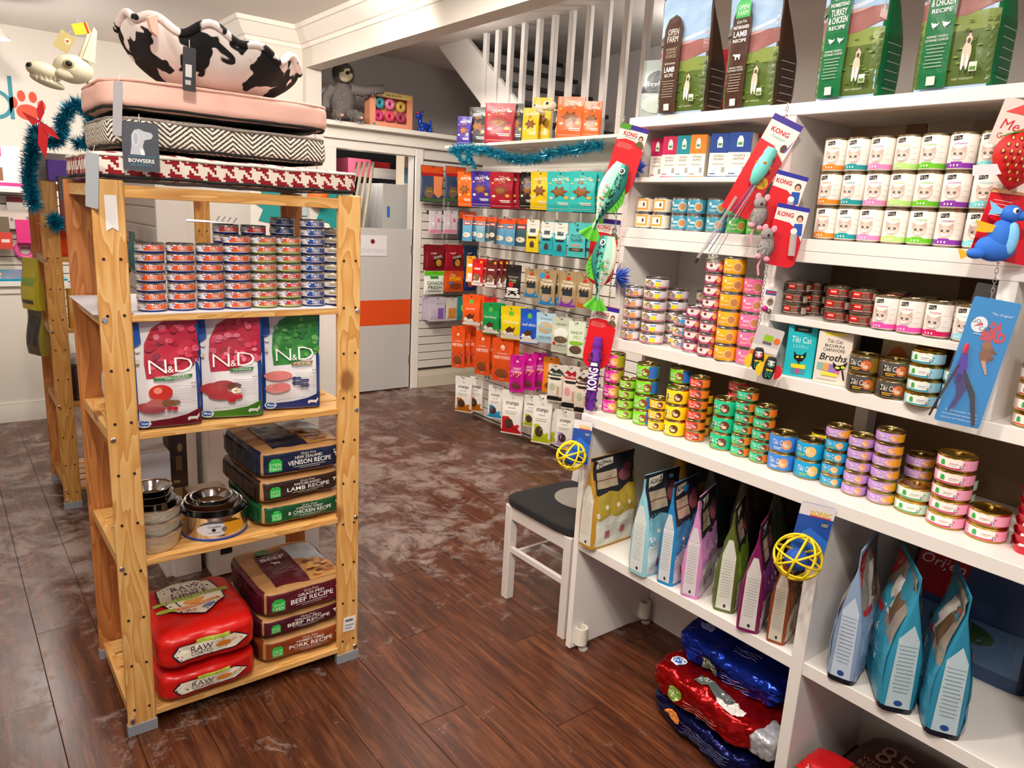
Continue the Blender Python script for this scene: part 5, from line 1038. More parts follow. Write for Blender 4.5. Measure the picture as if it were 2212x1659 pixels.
pouch('tan and blue tricky trainers pouch, first of four', 'first tan trainers pouch', 1151, 580, 645, 33, TAN, hue('#2a86c4'), D=.03); pouch('tan and blue tricky trainers pouch with blue badge, second of four', 'second tan trainers pouch', 1185, 584, 663, 36, TAN, hue('#2a86c4') + [('e', -.65, .85, .28, .08, '#2a9ad8')], D=.03, n=1); pouch('tan and purple tricky trainers pouch, third of four', 'third tan trainers pouch', 1230, 588, 667, 38, TAN, hue('#8a3aa8'), D=.03, n=1); pouch('tan and orange tricky trainers pouch, last of four', 'last tan trainers pouch', 1266, 594, 668, 34, TAN, hue('#d8701c'), D=.03)
def ofp(w, c): return [('p', [(-.97, .03), (.97, .03), (.97, .22), (.4, .18), (-.1, .3), (-.97, .25)], '#f0ebe0'), ('p', [(-.22, .74), (.22, .74), (.22, .84), (0, .89), (-.22, .84)], '#6bbf4a'), ('t', w, 0, .56, .085, '#fbf6ea', min(1.4, .24 * len(w))), ('p', [(-.5, .3), (-.1, .42), (.2, .36), (.45, .42), (.3, .26), (-.3, .22)], '#5a3220'), ('e', .5, .2, .22, .05, c)]
pouch('orange pork treat pouch, first of the fourth row', 'orange pork pouch', 1021, 637, 704, 40, '#ef5a1c', ofp('pork', '#ef5a1c'), n=1, lean=.08); pouch('red treat pouch behind the orange pork one', 'plain red pouch', 1060, 642, 690, 28, '#d41f1a', [], 3.33)
pouch('green turkey treat pouch in the fourth row', 'green turkey pouch', 1064, 654, 722, 38, '#149a4e', ofp('turkey', '#149a4e'), n=1, lean=.1); pouch('yellow chicken treat pouch in the fourth row', 'yellow chicken pouch', 1108, 662, 734, 46, '#efd312', ofp('chicken', '#efd312'), n=1, lean=.1); pouch('blue cod skins treat pouch in the fourth row', 'blue cod skins pouch', 1147, 667, 743, 41, '#1558c8', ofp('cod skins', '#1558c8'), lean=.05)
pouch('pale blue cod chips pouch with clear window', 'pale cod chips pouch', 1182, 676, 741, 42, '#b4d6e6', [('t', 'THE ICELANDIC', 0, .80, .055, '#3f7a9a', 1.2), ('e', 0, .52, .75, .2, '#c8b08a'), ('e', -.3, .56, .25, .04, '#8ac0dc'), ('e', .3, .48, .25, .04, '#8ac0dc'), ('t', 'COD CHIPS', 0, .2, .07, '#5a6a72', 1.2)], D=.03, lean=.05)
pouch('pale green capelin pouch in the fourth row', 'pale capelin pouch', 1216, 685, 763, 42, '#c9cfb8', [('e', 0, .55, .72, .16, '#e6e6de'), ('e', 0, .38, .7, .1, '#6a5a44'), ('t', 'CAPELIN', .05, .22, .07, '#4a4a3a', 1.1), ('e', -.65, .26, .16, .05, '#c8202a'), ('t', 'ICELANDIC', 0, .80, .05, '#4a5a44', 1.0)], D=.03, lean=.05); pouch('white and lime rainbow smelt pouch at the row end', 'lime rainbow smelt pouch', 1248, 694, 772, 35, '#e6efd8', [('t', 'RAINBOW', 0, .68, .09, '#4a7a3a', 1.4), ('t', 'SMELT', .1, .56, .09, '#7ac02a', 1.0), ('r', -.97, .33, .97, .44, '#8cc82c'), ('e', 0, .2, .75, .12, '#6a5040')], D=.02)
SP = [('p', [(-.55, .80), (0, .95), (.55, .80), (.75, .55), (.5, .2), (-.5, .2), (-.75, .55)], '#d9501a'), ('e', 0, .80, .2, .06, '#f6d8c0'), ('t', 'Cowpoke', 0, .66, .04, '#f2ded0', 1.0, {'shear': .2}), ('t', 'SWEET POTATO', 0, .57, .07, '#fbeee0', 1.5, {'bold': .01}), ('e', 0, .2, .65, .11, '#8a4a26'), ('t', 'treats', 0, .07, .03, '#fbeee0', .5)]
def spo(c='#5a3aa0'): return [('p', [(-.8, .30), (.8, .30), (.55, .42), (-.55, .42)], c)] + SP
ORP = '#e8541a'
pouch('orange sweet potato pouch with purple ring, first of its row', 'first orange sweet potato pouch', 993, 705, 795, 30, ORP, spo(), n=2, lean=.06); pouch('orange sweet potato pouch, second of its row', 'second orange sweet potato pouch', 1046, 714, 811, 33, ORP, spo('#b83a1a'), n=1, lean=.04); pouch('orange sweet potato pouch, widest of its row', 'widest orange sweet potato pouch', 1089, 731, 825, 46, ORP, spo('#c8481a'), n=1, lean=.05)
MGN = '#d4149a'
def mg(): return [('p', [(-.6, .82), (0, .95), (.6, .82), (.7, .5), (.5, .26), (-.5, .26), (-.7, .5)], '#c01088'), ('e', 0, .82, .2, .05, '#f4c8e0'), ('t', 'CARROT', 0, .64, .06, '#fbe8f2', 1.1), ('t', 'BLUEBERRY', 0, .56, .06, '#fbe8f2', 1.4)] + [('e', -.6 + .24 * k, .44 + .05 * (k % 3), .1, .02, '#f0c81c') for k in range(6)] + [('e', 0, .18, .6, .1, '#7a3a3a')]
pouch('magenta carrot treat pouch, left of three', 'left magenta pouch', 1120, 767, 848, 32, MGN, mg(), 3.23, lean=.03); pouch('magenta carrot treat pouch, middle of three', 'middle magenta pouch', 1146, 764, 844, 29, MGN, mg(), 3.31); pouch('magenta carrot treat pouch, right of three', 'right magenta pouch', 1168, 762, 842, 28, MGN, mg(), 3.38)
pouch('amber orange pouch half hidden behind the magenta ones', 'amber orange pouch', 1192, 772, 849, 34, '#f08a1c', [('e', 0, .2, .6, .1, '#8a4a1c')], 3.42)
def pbt(c): return [('p', [(-.97, .70), (-.3, .80), (.3, .74), (.97, .82), (.97, .985), (-.97, .985)], '#ded8cc'), ('p', [(-.97, .70), (.97, .70), (.97, .80), (.4, .9), (0, .84), (-.5, .9), (-.97, .78)], c), ('t', 'PureBites', 0, .76, .055, '#f5f0e6', 1.4), ('r', -.97, .60, .97, .66, '#1c1a1a'), ('t', '1', .45, .32, .22, '#c8a888', .3), ('e', -.3, .42, .35, .1, '#b9c4a6' if c[1] < '5' else '#e8a0a4'), ('r', -.97, .04, .97, .16, '#1c1c1c')]
pouch('green and cream freeze-dried pouch in the fifth row', 'green and cream pouch', 1203, 787, 869, 33, '#e6ddcc', pbt('#2a3a2c'), lean=.03); pouch('red and cream freeze-dried pouch in the fifth row', 'red and cream pouch', 1236, 791, 886, 34, '#ead8cc', pbt('#b01c2c')); pouch('brown and cream freeze-dried pouch beside the purple stick toy', 'brown and cream pouch', 1262, 803, 896, 32, '#e2d3bf', pbt('#4a2c22'), n=1)
def cr(c): return [('p', [(-.97, .03), (.97, .03), (.97, .30), (.4, .22), (-.2, .42), (-.97, .40)], c), ('e', -.15, .26, .42, .12, '#4a332a'), ('t', 'crumps', 0, .70, .09, '#1c1a1c', 1.2, {'bold': .012}), ('t', 'naturals', .0, .62, .035, '#5a5658', .7), ('r', -.6, .53, .6, .54, '#a8a2a0'), ('r', -.5, .49, .5, .5, '#a8a2a0'), ('e', 0, .85, .12, .035, '#d8d2ca')]
WHT = '#efebe2'
pouch('white and amber natural treat pouch, left of two', 'left white and amber pouch', 1004, 813, 891, 38, WHT, cr('#c4701a'), 3.26, lean=.05); pouch('white and amber natural treat pouch, right of two', 'right white and amber pouch', 1031, 814, 890, 30, WHT, cr('#c4701a'), 3.35)
pouch('white and sky blue natural treat pouch in the bottom row', 'white and sky blue pouch', 1072, 833, 905, 33, WHT, cr('#2a9ad0'), 3.30); pouch('white and red natural treat pouch in the bottom row', 'white and red pouch', 1109, 844, 939, 46, WHT, cr('#c81c22'), 3.24, D=.05); pouch('white and lime natural treat pouch, hanging further back', 'rear white and lime pouch', 1150, 854, 923, 34, WHT, cr('#b8c41c'), 3.32); pouch('white and lime natural treat pouch, hanging in front', 'front white and lime pouch', 1174, 857, 960, 42, WHT, cr('#b8c41c'), 3.24, n=2); pouch('white and lilac natural treat pouch behind the yellow lattice ball', 'white and lilac pouch', 1223, 886, 968, 38, WHT, cr('#b8a0d8'), 3.25)
# back-wall slatwall
YF = YW - .16
def ctp(): return [('r', -.97, .80, .97, .985, '#d9501c'), ('r', -.9, .72, .9, .79, '#b81c1c'), ('p', [(.1, .25), (.55, .12), (.95, .25), (.95, .72), (.1, .72)], '#e88a5a'), ('e', -.3, .26, .42, .16, '#7a6248'), ('p', [(-.62, .34), (-.6, .48), (-.4, .4)], '#6a543c'), ('p', [(-.2, .4), (0, .48), (.0, .34)], '#6a543c'), ('e', -.42, .3, .06, .02, '#c8c03a'), ('e', -.18, .3, .06, .02, '#c8c03a'), ('r', -.97, .03, .97, .1, '#4a6a2a')]
pouch('navy kitten treat pouch with orange top, left of two', 'left navy kitten pouch', 934, 358, 437, 46, '#3a4a6a', ctp(), YF, wall='B', D=.03); pouch('navy kitten treat pouch with orange top, right of two', 'right navy kitten pouch', 985, 360, 437, 42, '#3a4a6a', ctp(), YF, wall='B', D=.03)
STK = [('r', -.97, .03, .97, .18, '#e88aa8'), ('r', -.15, .2, .1, .85, '#d8a8b8'), ('e', -.4, .45, .2, .08, '#f4eef0'), ('e', .45, .6, .2, .1, '#c06a80')]
pouch('clear pouch of pink and white chew sticks, left of two', 'left pink chew stick pouch', 941, 456, 505, 26, '#d6ccd0', STK, YF, wall='B', D=.02); pouch('clear pouch of pink and white chew sticks, right of two', 'right pink chew stick pouch', 974, 456, 505, 30, '#d6ccd0', STK, YF, wall='B', D=.02); pouch('orange and navy pouch at the slatwall corner', 'orange and navy corner pouch', 1010, 457, 518, 36, '#26364a', [('r', -.97, .75, .97, .985, '#d9501c')], YF, wall='B', D=.02)
RDP = [('t', 'real', -.2, .7, .08, '#f4e8d8', .6, {'shear': .2}), ('e', .25, .4, .5, .26, '#3a1a18'), ('e', .3, .32, .3, .14, '#c88a2a'), ('t', 'CHUNKS', .2, .55, .1, '#f2e6d6', .9, {'rot': .2})]
pouch('black and red treat pouch, left in the third back row', 'black and red back pouch', 941, 530, 585, 38, '#7a1420', RDP, YF, wall='B', D=.03, n=1); pouch('crimson treat pouch in the third back row', 'crimson back pouch', 982, 530, 585, 38, '#9c1626', RDP, YF, wall='B', D=.03, n=1); pouch('navy treat pouch at the corner of the third back row', 'navy back pouch', 1017, 530, 585, 28, '#1f3a5a', RDP, YF, wall='B', D=.03)
pouch('white and green fresh treat tub pouch on the back slatwall', 'white and green fresh pouch', 938, 585, 635, 41, '#e6eadf', [('r', -.97, .8, .97, .985, '#5fc41c'), ('r', -.4, .66, .4, .78, '#2f8a3a'), ('t', 'CANADA', 0, .48, .15, '#2a3a2a', 1.5, {'bold': .01}), ('t', 'FRESH', 0, .29, .15, '#2a3a2a', 1.3, {'bold': .01}), ('r', -.6, .12, .6, .15, '#8a8a7a')], YF, wall='B', D=.04); pouch('orange steak treat pouch on the back slatwall', 'orange steak pouch', 981, 585, 630, 41, '#d9541c', [('t', 'Pub', -.1, .8, .12, '#f4e6c8', .5), ('t', 'STEAK', .1, .62, .17, '#f2c81c', 1.2, {'bold': .02}), ('e', -.3, .4, .2, .1, '#3a7ac8'), ('e', .1, .28, .6, .14, '#8a3a1c')], YF, wall='B', D=.03, n=1); pouch('deep blue treat pouch at the back slatwall corner', 'deep blue corner pouch', 1016, 587, 628, 26, '#24306a', [('e', 0, .4, .5, .2, '#c84a2a')], YF, wall='B', D=.03)
pouch('clear lilac-labelled pouch on the back slatwall', 'lilac-labelled pouch', 945, 642, 694, 34, '#c6bcc8', [('r', .05, .1, .7, .55, '#8a5ab0'), ('r', -.2, .7, .7, .75, '#a8a0aa')], YF, wall='B', D=.02, n=3); pouch('clear amber-labelled pouch on the back slatwall', 'amber-labelled pouch', 976, 643, 692, 24, '#cfc6c0', [('r', -.6, .1, .7, .55, '#d98a3a')], YF, wall='B', D=.02); pouch('teal pouch at the lowest corner of the back slatwall', 'teal corner pouch', 1000, 640, 690, 22, '#2a8a86', [('e', 0, .5, .4, .15, '#c8d84a')], YF, wall='B', D=.02)
# ================================================================ shelf over the partition with bags, and tinsel
sh = tag(bx('wall_shelf', 3.20, XS - .004, 2.6, 5.03, 2.135, 2.155, SLATW), 'white shelf board over the partition, carrying crunchy treat bags', 'shelf')
def shelfbag(label, px, pt, pb, wpx, c, ds, X=3.24, seed=0, rz=-.9, D=.05):
    p = at(px, pt, 0, X); l = at(px - wpx / 2, pb, 0, X); W = wpx * (p - CP).dot(CF) / FPX / .97; H = max(.1, p.z - 2.156)
    B = Bag(W, H, D, 'stand', 4, .003, seed)
    bag('treat_bag', label, 'bag', B, c, c, nrm(ds, W / 2, H), (X + .03, p.y, 2.156), rz, -.03, group='crunchy treat bags on the partition shelf', L=.03, off=.0016)
def cr2(c): return crunchy(c)
shelfbag('purple crunchy treat bag, first on the partition shelf', 997, 250, 320, 32, PUR, cr2(PUR), 3.21, 1)
shelfbag('black crunchy treat bag behind the dark red one', 1028, 230, 320, 44, BLK, cr2(BLK), 3.30, 2)
shelfbag('dark red crunchy treat bag, largest on the partition shelf', 1074, 221, 318, 66, REDC, cr2(REDC), 3.23, 3)
shelfbag('black crunchy treat bag leaning behind the toy skeleton', 1112, 222, 318, 30, BLK, cr2(BLK), 3.33, 4)
shelfbag('yellow crunchy treat bag in front of another yellow one', 1141, 232, 314, 36, YEL, cr2(YEL), 3.22, 5)
shelfbag('yellow crunchy treat bag standing behind', 1166, 209, 312, 40, YEL, cr2(YEL), 3.33, 6)
shelfbag('orange crunchy treat bag, larger of two on the partition shelf', 1228, 207, 312, 60, ORG, cr2(ORG), 3.23, 7)
shelfbag('orange crunchy treat bag at the right end of the shelf', 1274, 217, 310, 40, ORG, cr2(ORG), 3.25, 8)
def tinsel(label, pts, R=.035, n=1500, seed=1, name='tinsel_garland'):
    rr = random.Random(seed); pts = [Vector(p) for p in pts]
    m1, m2, m3 = mat('#1590b0', .18, .55), mat('#35bcd4', .15, .6), mat('#0d6484', .2, .5)
    ln = [0]
    for i in range(1, len(pts)): ln.append(ln[-1] + (pts[i] - pts[i - 1]).length)
    t = thing(name, label, 'tinsel', pts[0])
    MB().tube([p - pts[0] for p in pts], .0025, m3, 5).build('cord', t)
    mb = MB()
    for k in range(int(n * 1.6)):
        s_ = rr.random() * ln[-1]; i = max(j for j in range(len(ln) - 1) if ln[j] <= s_); f = (s_ - ln[i]) / max(1e-6, ln[i + 1] - ln[i]); p = pts[i].lerp(pts[i + 1], f) - pts[0]
        d = Vector((rr.gauss(0, 1), rr.gauss(0, 1), rr.gauss(0, 1))).normalized() * R * rr.uniform(.6, 1.1)
        w_ = d.cross(Vector((rr.gauss(0, 1), rr.gauss(0, 1), rr.gauss(0, 1)))).normalized() * .0017
        mid = p + d * .55 + Vector((0, 0, -.002)); e = p + d
        mb.add([p - w_, p + w_, mid + w_, mid - w_, e], [(0, 1, 2, 3), (3, 2, 4)], rr.choice((m1, m1, m2, m3)))
    o = mb.build('strands', t, smooth=0); o['kind'] = 'stuff'
    return t
def along(pix, ax, val): return [at(x, y, ax, val) for x, y in pix]
def smooth_path(ps, k=6):
    ps = [Vector(p) for p in ps]; out = []
    for i in range(len(ps) - 1):
        p0, p1, p2, p3 = ps[max(0, i - 1)], ps[i], ps[i + 1], ps[min(len(ps) - 1, i + 2)]
        for j in range(k):
            t = j / k; out.append(.5 * ((2 * p1) + (p2 - p0) * t + (2 * p0 - 5 * p1 + 4 * p2 - p3) * t * t + (3 * p1 - p0 - 3 * p2 + p3) * t ** 3))
    return out + [ps[-1]]
tinsel('teal tinsel garland swagged along the partition shelf edge', smooth_path(along([(975, 325), (1000, 322), (1030, 322), (1060, 328), (1090, 338), (1130, 344), (1165, 341), (1195, 330), (1230, 325), (1265, 318), (1300, 312)], 0, 3.17)), .058, 3000, 3)
tinsel('short teal tinsel end hanging at the shelf corner', smooth_path(along([(980, 322), (992, 340), (1005, 352), (1014, 330), (1018, 348), (1026, 362)], 0, 3.15)), .035, 700, 4)
tinsel('teal tinsel garland hanging down beside the rear pine shelf', smooth_path(along([(78, 275), (72, 310), (66, 345), (62, 380), (68, 420), (74, 448)], 1, 4.27)), .055, 1800, 5)
tinsel('teal tinsel wreathed around the toy skeleton', smooth_path(along([(80, 300), (105, 308), (128, 300), (135, 262), (150, 235), (172, 225), (192, 245), (200, 285), (190, 305), (165, 312)], 1, 4.22)), .055, 2300, 6)
tinsel('small teal tinsel tuft on the rear pine post', along([(118, 470), (121, 480), (122, 490)], 1, 4.27), .055, 380, 7, 'tinsel_tuft')
# ================================================================ cartons
def carton(label, x, y, z, W, D, H, c, ds, rz=-PI / 2, side=None, sds=(), top=None, name='carton', group=None):
    t = thing(name, label, 'box', (x, y, z), (0, 0, rz), group)
    sc = mat(side, .5) if side else mat(c, .5); tc = mat(top, .5) if top else mat(c, .5)
    mb = MB(); a, b = W / 2, D / 2
    mb.add([(-a, -b, 0), (a, -b, 0), (a, -b, H), (-a, -b, H)], [(0, 1, 2, 3)], mat(c, .5))
    mb.add([(a, -b, 0), (a, b, 0), (a, b, H), (a, -b, H)], [(0, 1, 2, 3)], sc); mb.add([(a, b, 0), (-a, b, 0), (-a, b, H), (a, b, H)], [(0, 1, 2, 3)], sc)
    mb.add([(-a, b, 0), (-a, -b, 0), (-a, -b, H), (-a, b, H)], [(0, 1, 2, 3)], sc); mb.add([(-a, -b, H), (a, -b, H), (a, b, H), (-a, b, H)], [(0, 1, 2, 3)], tc); mb.add([(-a, b, 0), (a, b, 0), (a, -b, 0), (-a, -b, 0)], [(0, 1, 2, 3)], sc)
    me = mb.mesh('body', smooth=0); bm = bmesh.new(); bm.from_mesh(me); bmesh.ops.remove_doubles(bm, verts=bm.verts, dist=1e-5); bmesh.ops.bevel(bm, geom=bm.edges[:], offset=.0012, segments=1, affect='EDGES'); bm.to_mesh(me); bm.free()
    link(me, 'body', t)
    if ds: decals(t, flatS(-b), nrm(ds, a, H), 'front_print', 0)
    if sds: decals(t, lambda u, v, o: (a + o, u, v), nrm(sds, b, H), 'side_print', 0)
    return t
def ofbox(c, w='CHICKEN & SALMON'): return [('r', -1, 0, 1, .56, '#ece6da'), ('r', -1, .56, 1, .62, '#00000022'[:7]), barn(0, 0, 0, c)][:1] + [('p', [(-.28, .68), (.28, .68), (.28, .84), (.12, .92), (-.12, .92), (-.28, .84)], '#e8efe4'), ('r', -.2, .72, .2, .78, '#4a9a5a'), ('t', w.split(' & ')[0] + ' &', 0, .49, .05, '#4a4440', 1.1), ('t', w.split(' & ')[-1], 0, .42, .05, '#4a4440', 1.0), ('r', -.6, .3, .6, .32, '#b3aaa0'), ('r', .4, .12, .75, .24, '#9a9c94'), ('r', -.8, .08, -.2, .1, c), ('r', -1, 0, 1, .035, c)]
for px, w, c, lab, dp in ((1408, 26, '#c2185a', 'magenta food carton, far left behind the fish card', .03), (1435, 33, '#c4204f', 'crimson pink food carton on the short upper shelf', 0), (1464, 31, '#128a98', 'teal food carton on the short upper shelf', 0), (1494, 33, '#ee7f1c', 'orange food carton on the short upper shelf', 0), (1540, 38, '#153f8f', 'blue food carton, left of two on the short upper shelf', 0), (1583, 44, '#153f8f', 'blue food carton, right of two on the short upper shelf', 0), (1622, 30, '#cc1f2c', 'red food carton beside the divider', .075)):
    p = at(px, 382, 0, 1.985 + dp); d = (p - CP).dot(CF); carton(lab, 1.985 + dp + .035, p.y, 1.8125, w * d / FPX / .9, .055, .135, c, ofbox(c), -1.3, '#d8d2c6', group='food cartons on the short upper shelf')
p = at(1716, 800, 0, 1.99)
LU = [('r', -.6, .88, .6, .985, '#1d1c1c'), ('t', 'VARIETY', 0, .93, .035, '#cfe', .7), ('t', 'Tiki Cat', 0, .73, .12, '#eef8f4', 1.35, {'shear': .1}), ('t', 'LUAU', 0, .60, .07, '#9fe0e4', 1.0), ('p', [(-.4, .50), (-.38, .36), (-.1, .30), (.2, .31), (.42, .40), (.44, .52), (.2, .44), (-.2, .43)], '#15110f'), ('e', -.12, .39, .1, .02, '#d8d83a'), ('e', .18, .40, .1, .02, '#d8d83a'), ('r', -.04, .2, .06, .34, '#15110f'), ('r', -.5, .17, .5, .25, '#e8d81c'), ('r', -.48, .06, .48, .17, '#4a8a9a'), ('r', -.1, .06, .1, .17, '#c0408a')]
carton('turquoise tin carton, front one beside the cream broth carton', 2.035, p.y, TA + .0006, .082, .12, .150, '#13b7c4', LU, -1.28, '#10a4b2', group='turquoise cartons on the middle shelf')
carton('turquoise tin carton, left one behind the hanging bird toy', 2.15, p.y + .046, TA + .0006, .08, .06, .149, '#13b7c4', LU, -1.5, '#0f95a2', group='turquoise cartons on the middle shelf')
p = at(1779, 835, 0, 1.97)
carton('cream broth variety carton with black cat face', 2.02, p.y, TA + .0006, .092, .10, .148, '#e9dccc', [('r', -.6, .93, .5, .99, '#efe43a'), ('t', 'Tiki Cat', 0, .83, .07, '#4a4440', .9, {'shear': .1}), ('t', 'BORN', 0, .74, .055, '#4a4440', 1.1), ('t', 'CARNIVORE', 0, .66, .06, '#3a3634', 1.25), ('t', 'Broths', .02, .52, .13, '#1a1817', 1.6, {'shear': .25, 'bold': .01}), ('r', -.85, .26, -.5, .4, '#8ab8b0'), ('r', -.5, .25, -.15, .4, '#e0a85a'), ('r', -.15, .24, .2, .39, '#9a7ac0'), ('r', .2, .22, .5, .36, '#e06aa8'), ('p', [(.05, .44), (.1, .34), (.35, .27), (.75, .33), (.9, .48), (.6, .40), (.3, .38)], '#17140f'), ('e', .35, .34, .14, .025, '#d8e83a'), ('e', .66, .36, .12, .025, '#d8e83a'), ('p', [(.6, .30), (.7, .30), (.85, .12), (.75, .12)], '#17140f'), ('r', -.55, .16, .4, .22, '#efe43a'), ('r', -.8, .08, .4, .09, '#9a938c')], -1.30, '#d8cbba', [('e', -.4, .6, .3, .14, '#d8703a'), ('r', -.5, .2, .6, .45, '#9a8ac0'), ('e', .4, .75, .3, .1, '#8ab8c0')])
carton('open orange and cream carton behind the broth carton', 2.14, .93, TA + .0006, .09, .07, .15, '#e6cfa8', [('e', 0, .5, .6, .3, '#e0762a')], -1.45, '#d9b98a')
# red tubs at the right end of the tabletop
for i in range(9):
    t = thing('food_tub', 'red pet food tub with white lid, %s of the tabletop stack' % ('lowest' if i == 0 else 'topmost' if i == 8 else ORD[i] + ' up'), 'tub', (1.955, .475, TT + .0005 + i * .0245), (0, 0, -1.2), 'red food tubs stacked on the tabletop')
    def tb(u, v, q=0):
        a_ = 2 * PI * u; n_ = 5; c, s_ = math.cos(a_), math.sin(a_); k = (.036 + .006 * v)
        return (math.copysign(abs(c) ** .45, c) * k * 1.25, math.copysign(abs(s_) ** .45, s_) * k, v * .021)
    MB().grid(tb, 32, 3, mat('#cf1a2c', .35), True).build('body', t)
    MB().lathe([(0, .0242), (.048, .0242), (.0535, .0232), (.0535, .0208), (.048, .0205), (0, .0205)], 4, mat('#efe9ec', .35)).build('lid', t, (0, 0, 0), (0, 0, PI / 4)).scale = (1.1, .88, 1)
    decals(t, flatS(-.0425), [('r', -.02, .006, .02, .0075, '#f2c8c8'), barn(.022, .011, .0035, '#6ac04a')], 'print', 0)
# ================================================================ hanging cards and cat toys
def rrect(w, h, r=.006, n=4, bot=None):
    pts = []; rb = bot if bot is not None else r
    for cx, cy, a0, q in ((w / 2 - r, h / 2 - r, 0, r), (-w / 2 + r, h / 2 - r, 90, r), (-w / 2 + rb, -h / 2 + rb, 180, rb), (w / 2 - rb, -h / 2 + rb, 270, rb)):
        for i in range(n + 1): a = math.radians(a0 + 90 * i / n); pts.append((cx + q * math.cos(a), cy + q * math.sin(a)))
    return pts
def card(name, label, cat, pos, w, h, roll, c, ds, rz=-.85, bot=None, th=.0012, lean=0.):
    t = thing(name, label, cat, pos, (lean, roll, rz))
    MB().prism(rrect(w, h, .006, 4, bot), 1, -th, th, c if not isinstance(c, str) else mat(c, .35)).build('card', t)
    if ds: decals(t, flatS(-th), nrm([(d if d[0] != 'p' else d) for d in ds], w / 2, h) if False else [x for x in ds], 'print', 0, rough=.3)
    return t
def chain(label, x, y, z0, z1, links=6):
    t = thing('clip_strip', label, 'hanger', (x, y, z1))
    n = max(3, int((z1 - z0) / .011))
    for i in range(n):
        z = -(i + .5) * (z1 - z0) / n; rz = PI / 2 * (i % 2)
        MB().tube([(.0035 * math.cos(a * PI / 4), 0, .0075 * math.sin(a * PI / 4)) for a in range(8)], .0009, CHROME, 5, closed=True).build('link', t, (0, 0, z), (0, 0, rz + .4))
    return t
RED = '#d6101c'
def kong(w, h, sub, kid=True, band='#35208a', body=RED):
    a = w / 2; t = h / 2
    ds = [('r', -a, t * .99 - h * .075, a, t * .99, band), ('p', [(-a * .99, t * .86), (-a * .99, t * .52), (-a * .4, t * .60), (a * .2, t * .58), (a * .7, t * .48), (a * .99, t * .36), (a * .99, t * .86)], '#ece4dc'), ('t', 'KONG', -a * .15, t * .74, h * .062, '#c4101c', {'w': a * .95, 'bold': .03}), ('t', sub, -a * .1, t * .645, h * .026, '#3a2a2a', {'w': a * .8, 'shear': .2})]
    if kid: ds += [('e', a * .62, t * .68, a * .16, h * .042, '#3a2418'), ('e', a * .62, t * .665, a * .11, h * .03, '#d9a888'), ('p', [(a * .3, t * .50), (a * .5, t * .60), (a * .8, t * .6), (a * .96, t * .50), (a * .96, t * .40)], '#6a5a3a')]
    ds += [('r', -a * .85, t * (.46 - .04 * i), a * (.1 + .1 * (i % 3)), t * (.46 - .04 * i) + .001, '#f2b8b0') for i in range(4)]
    return ds
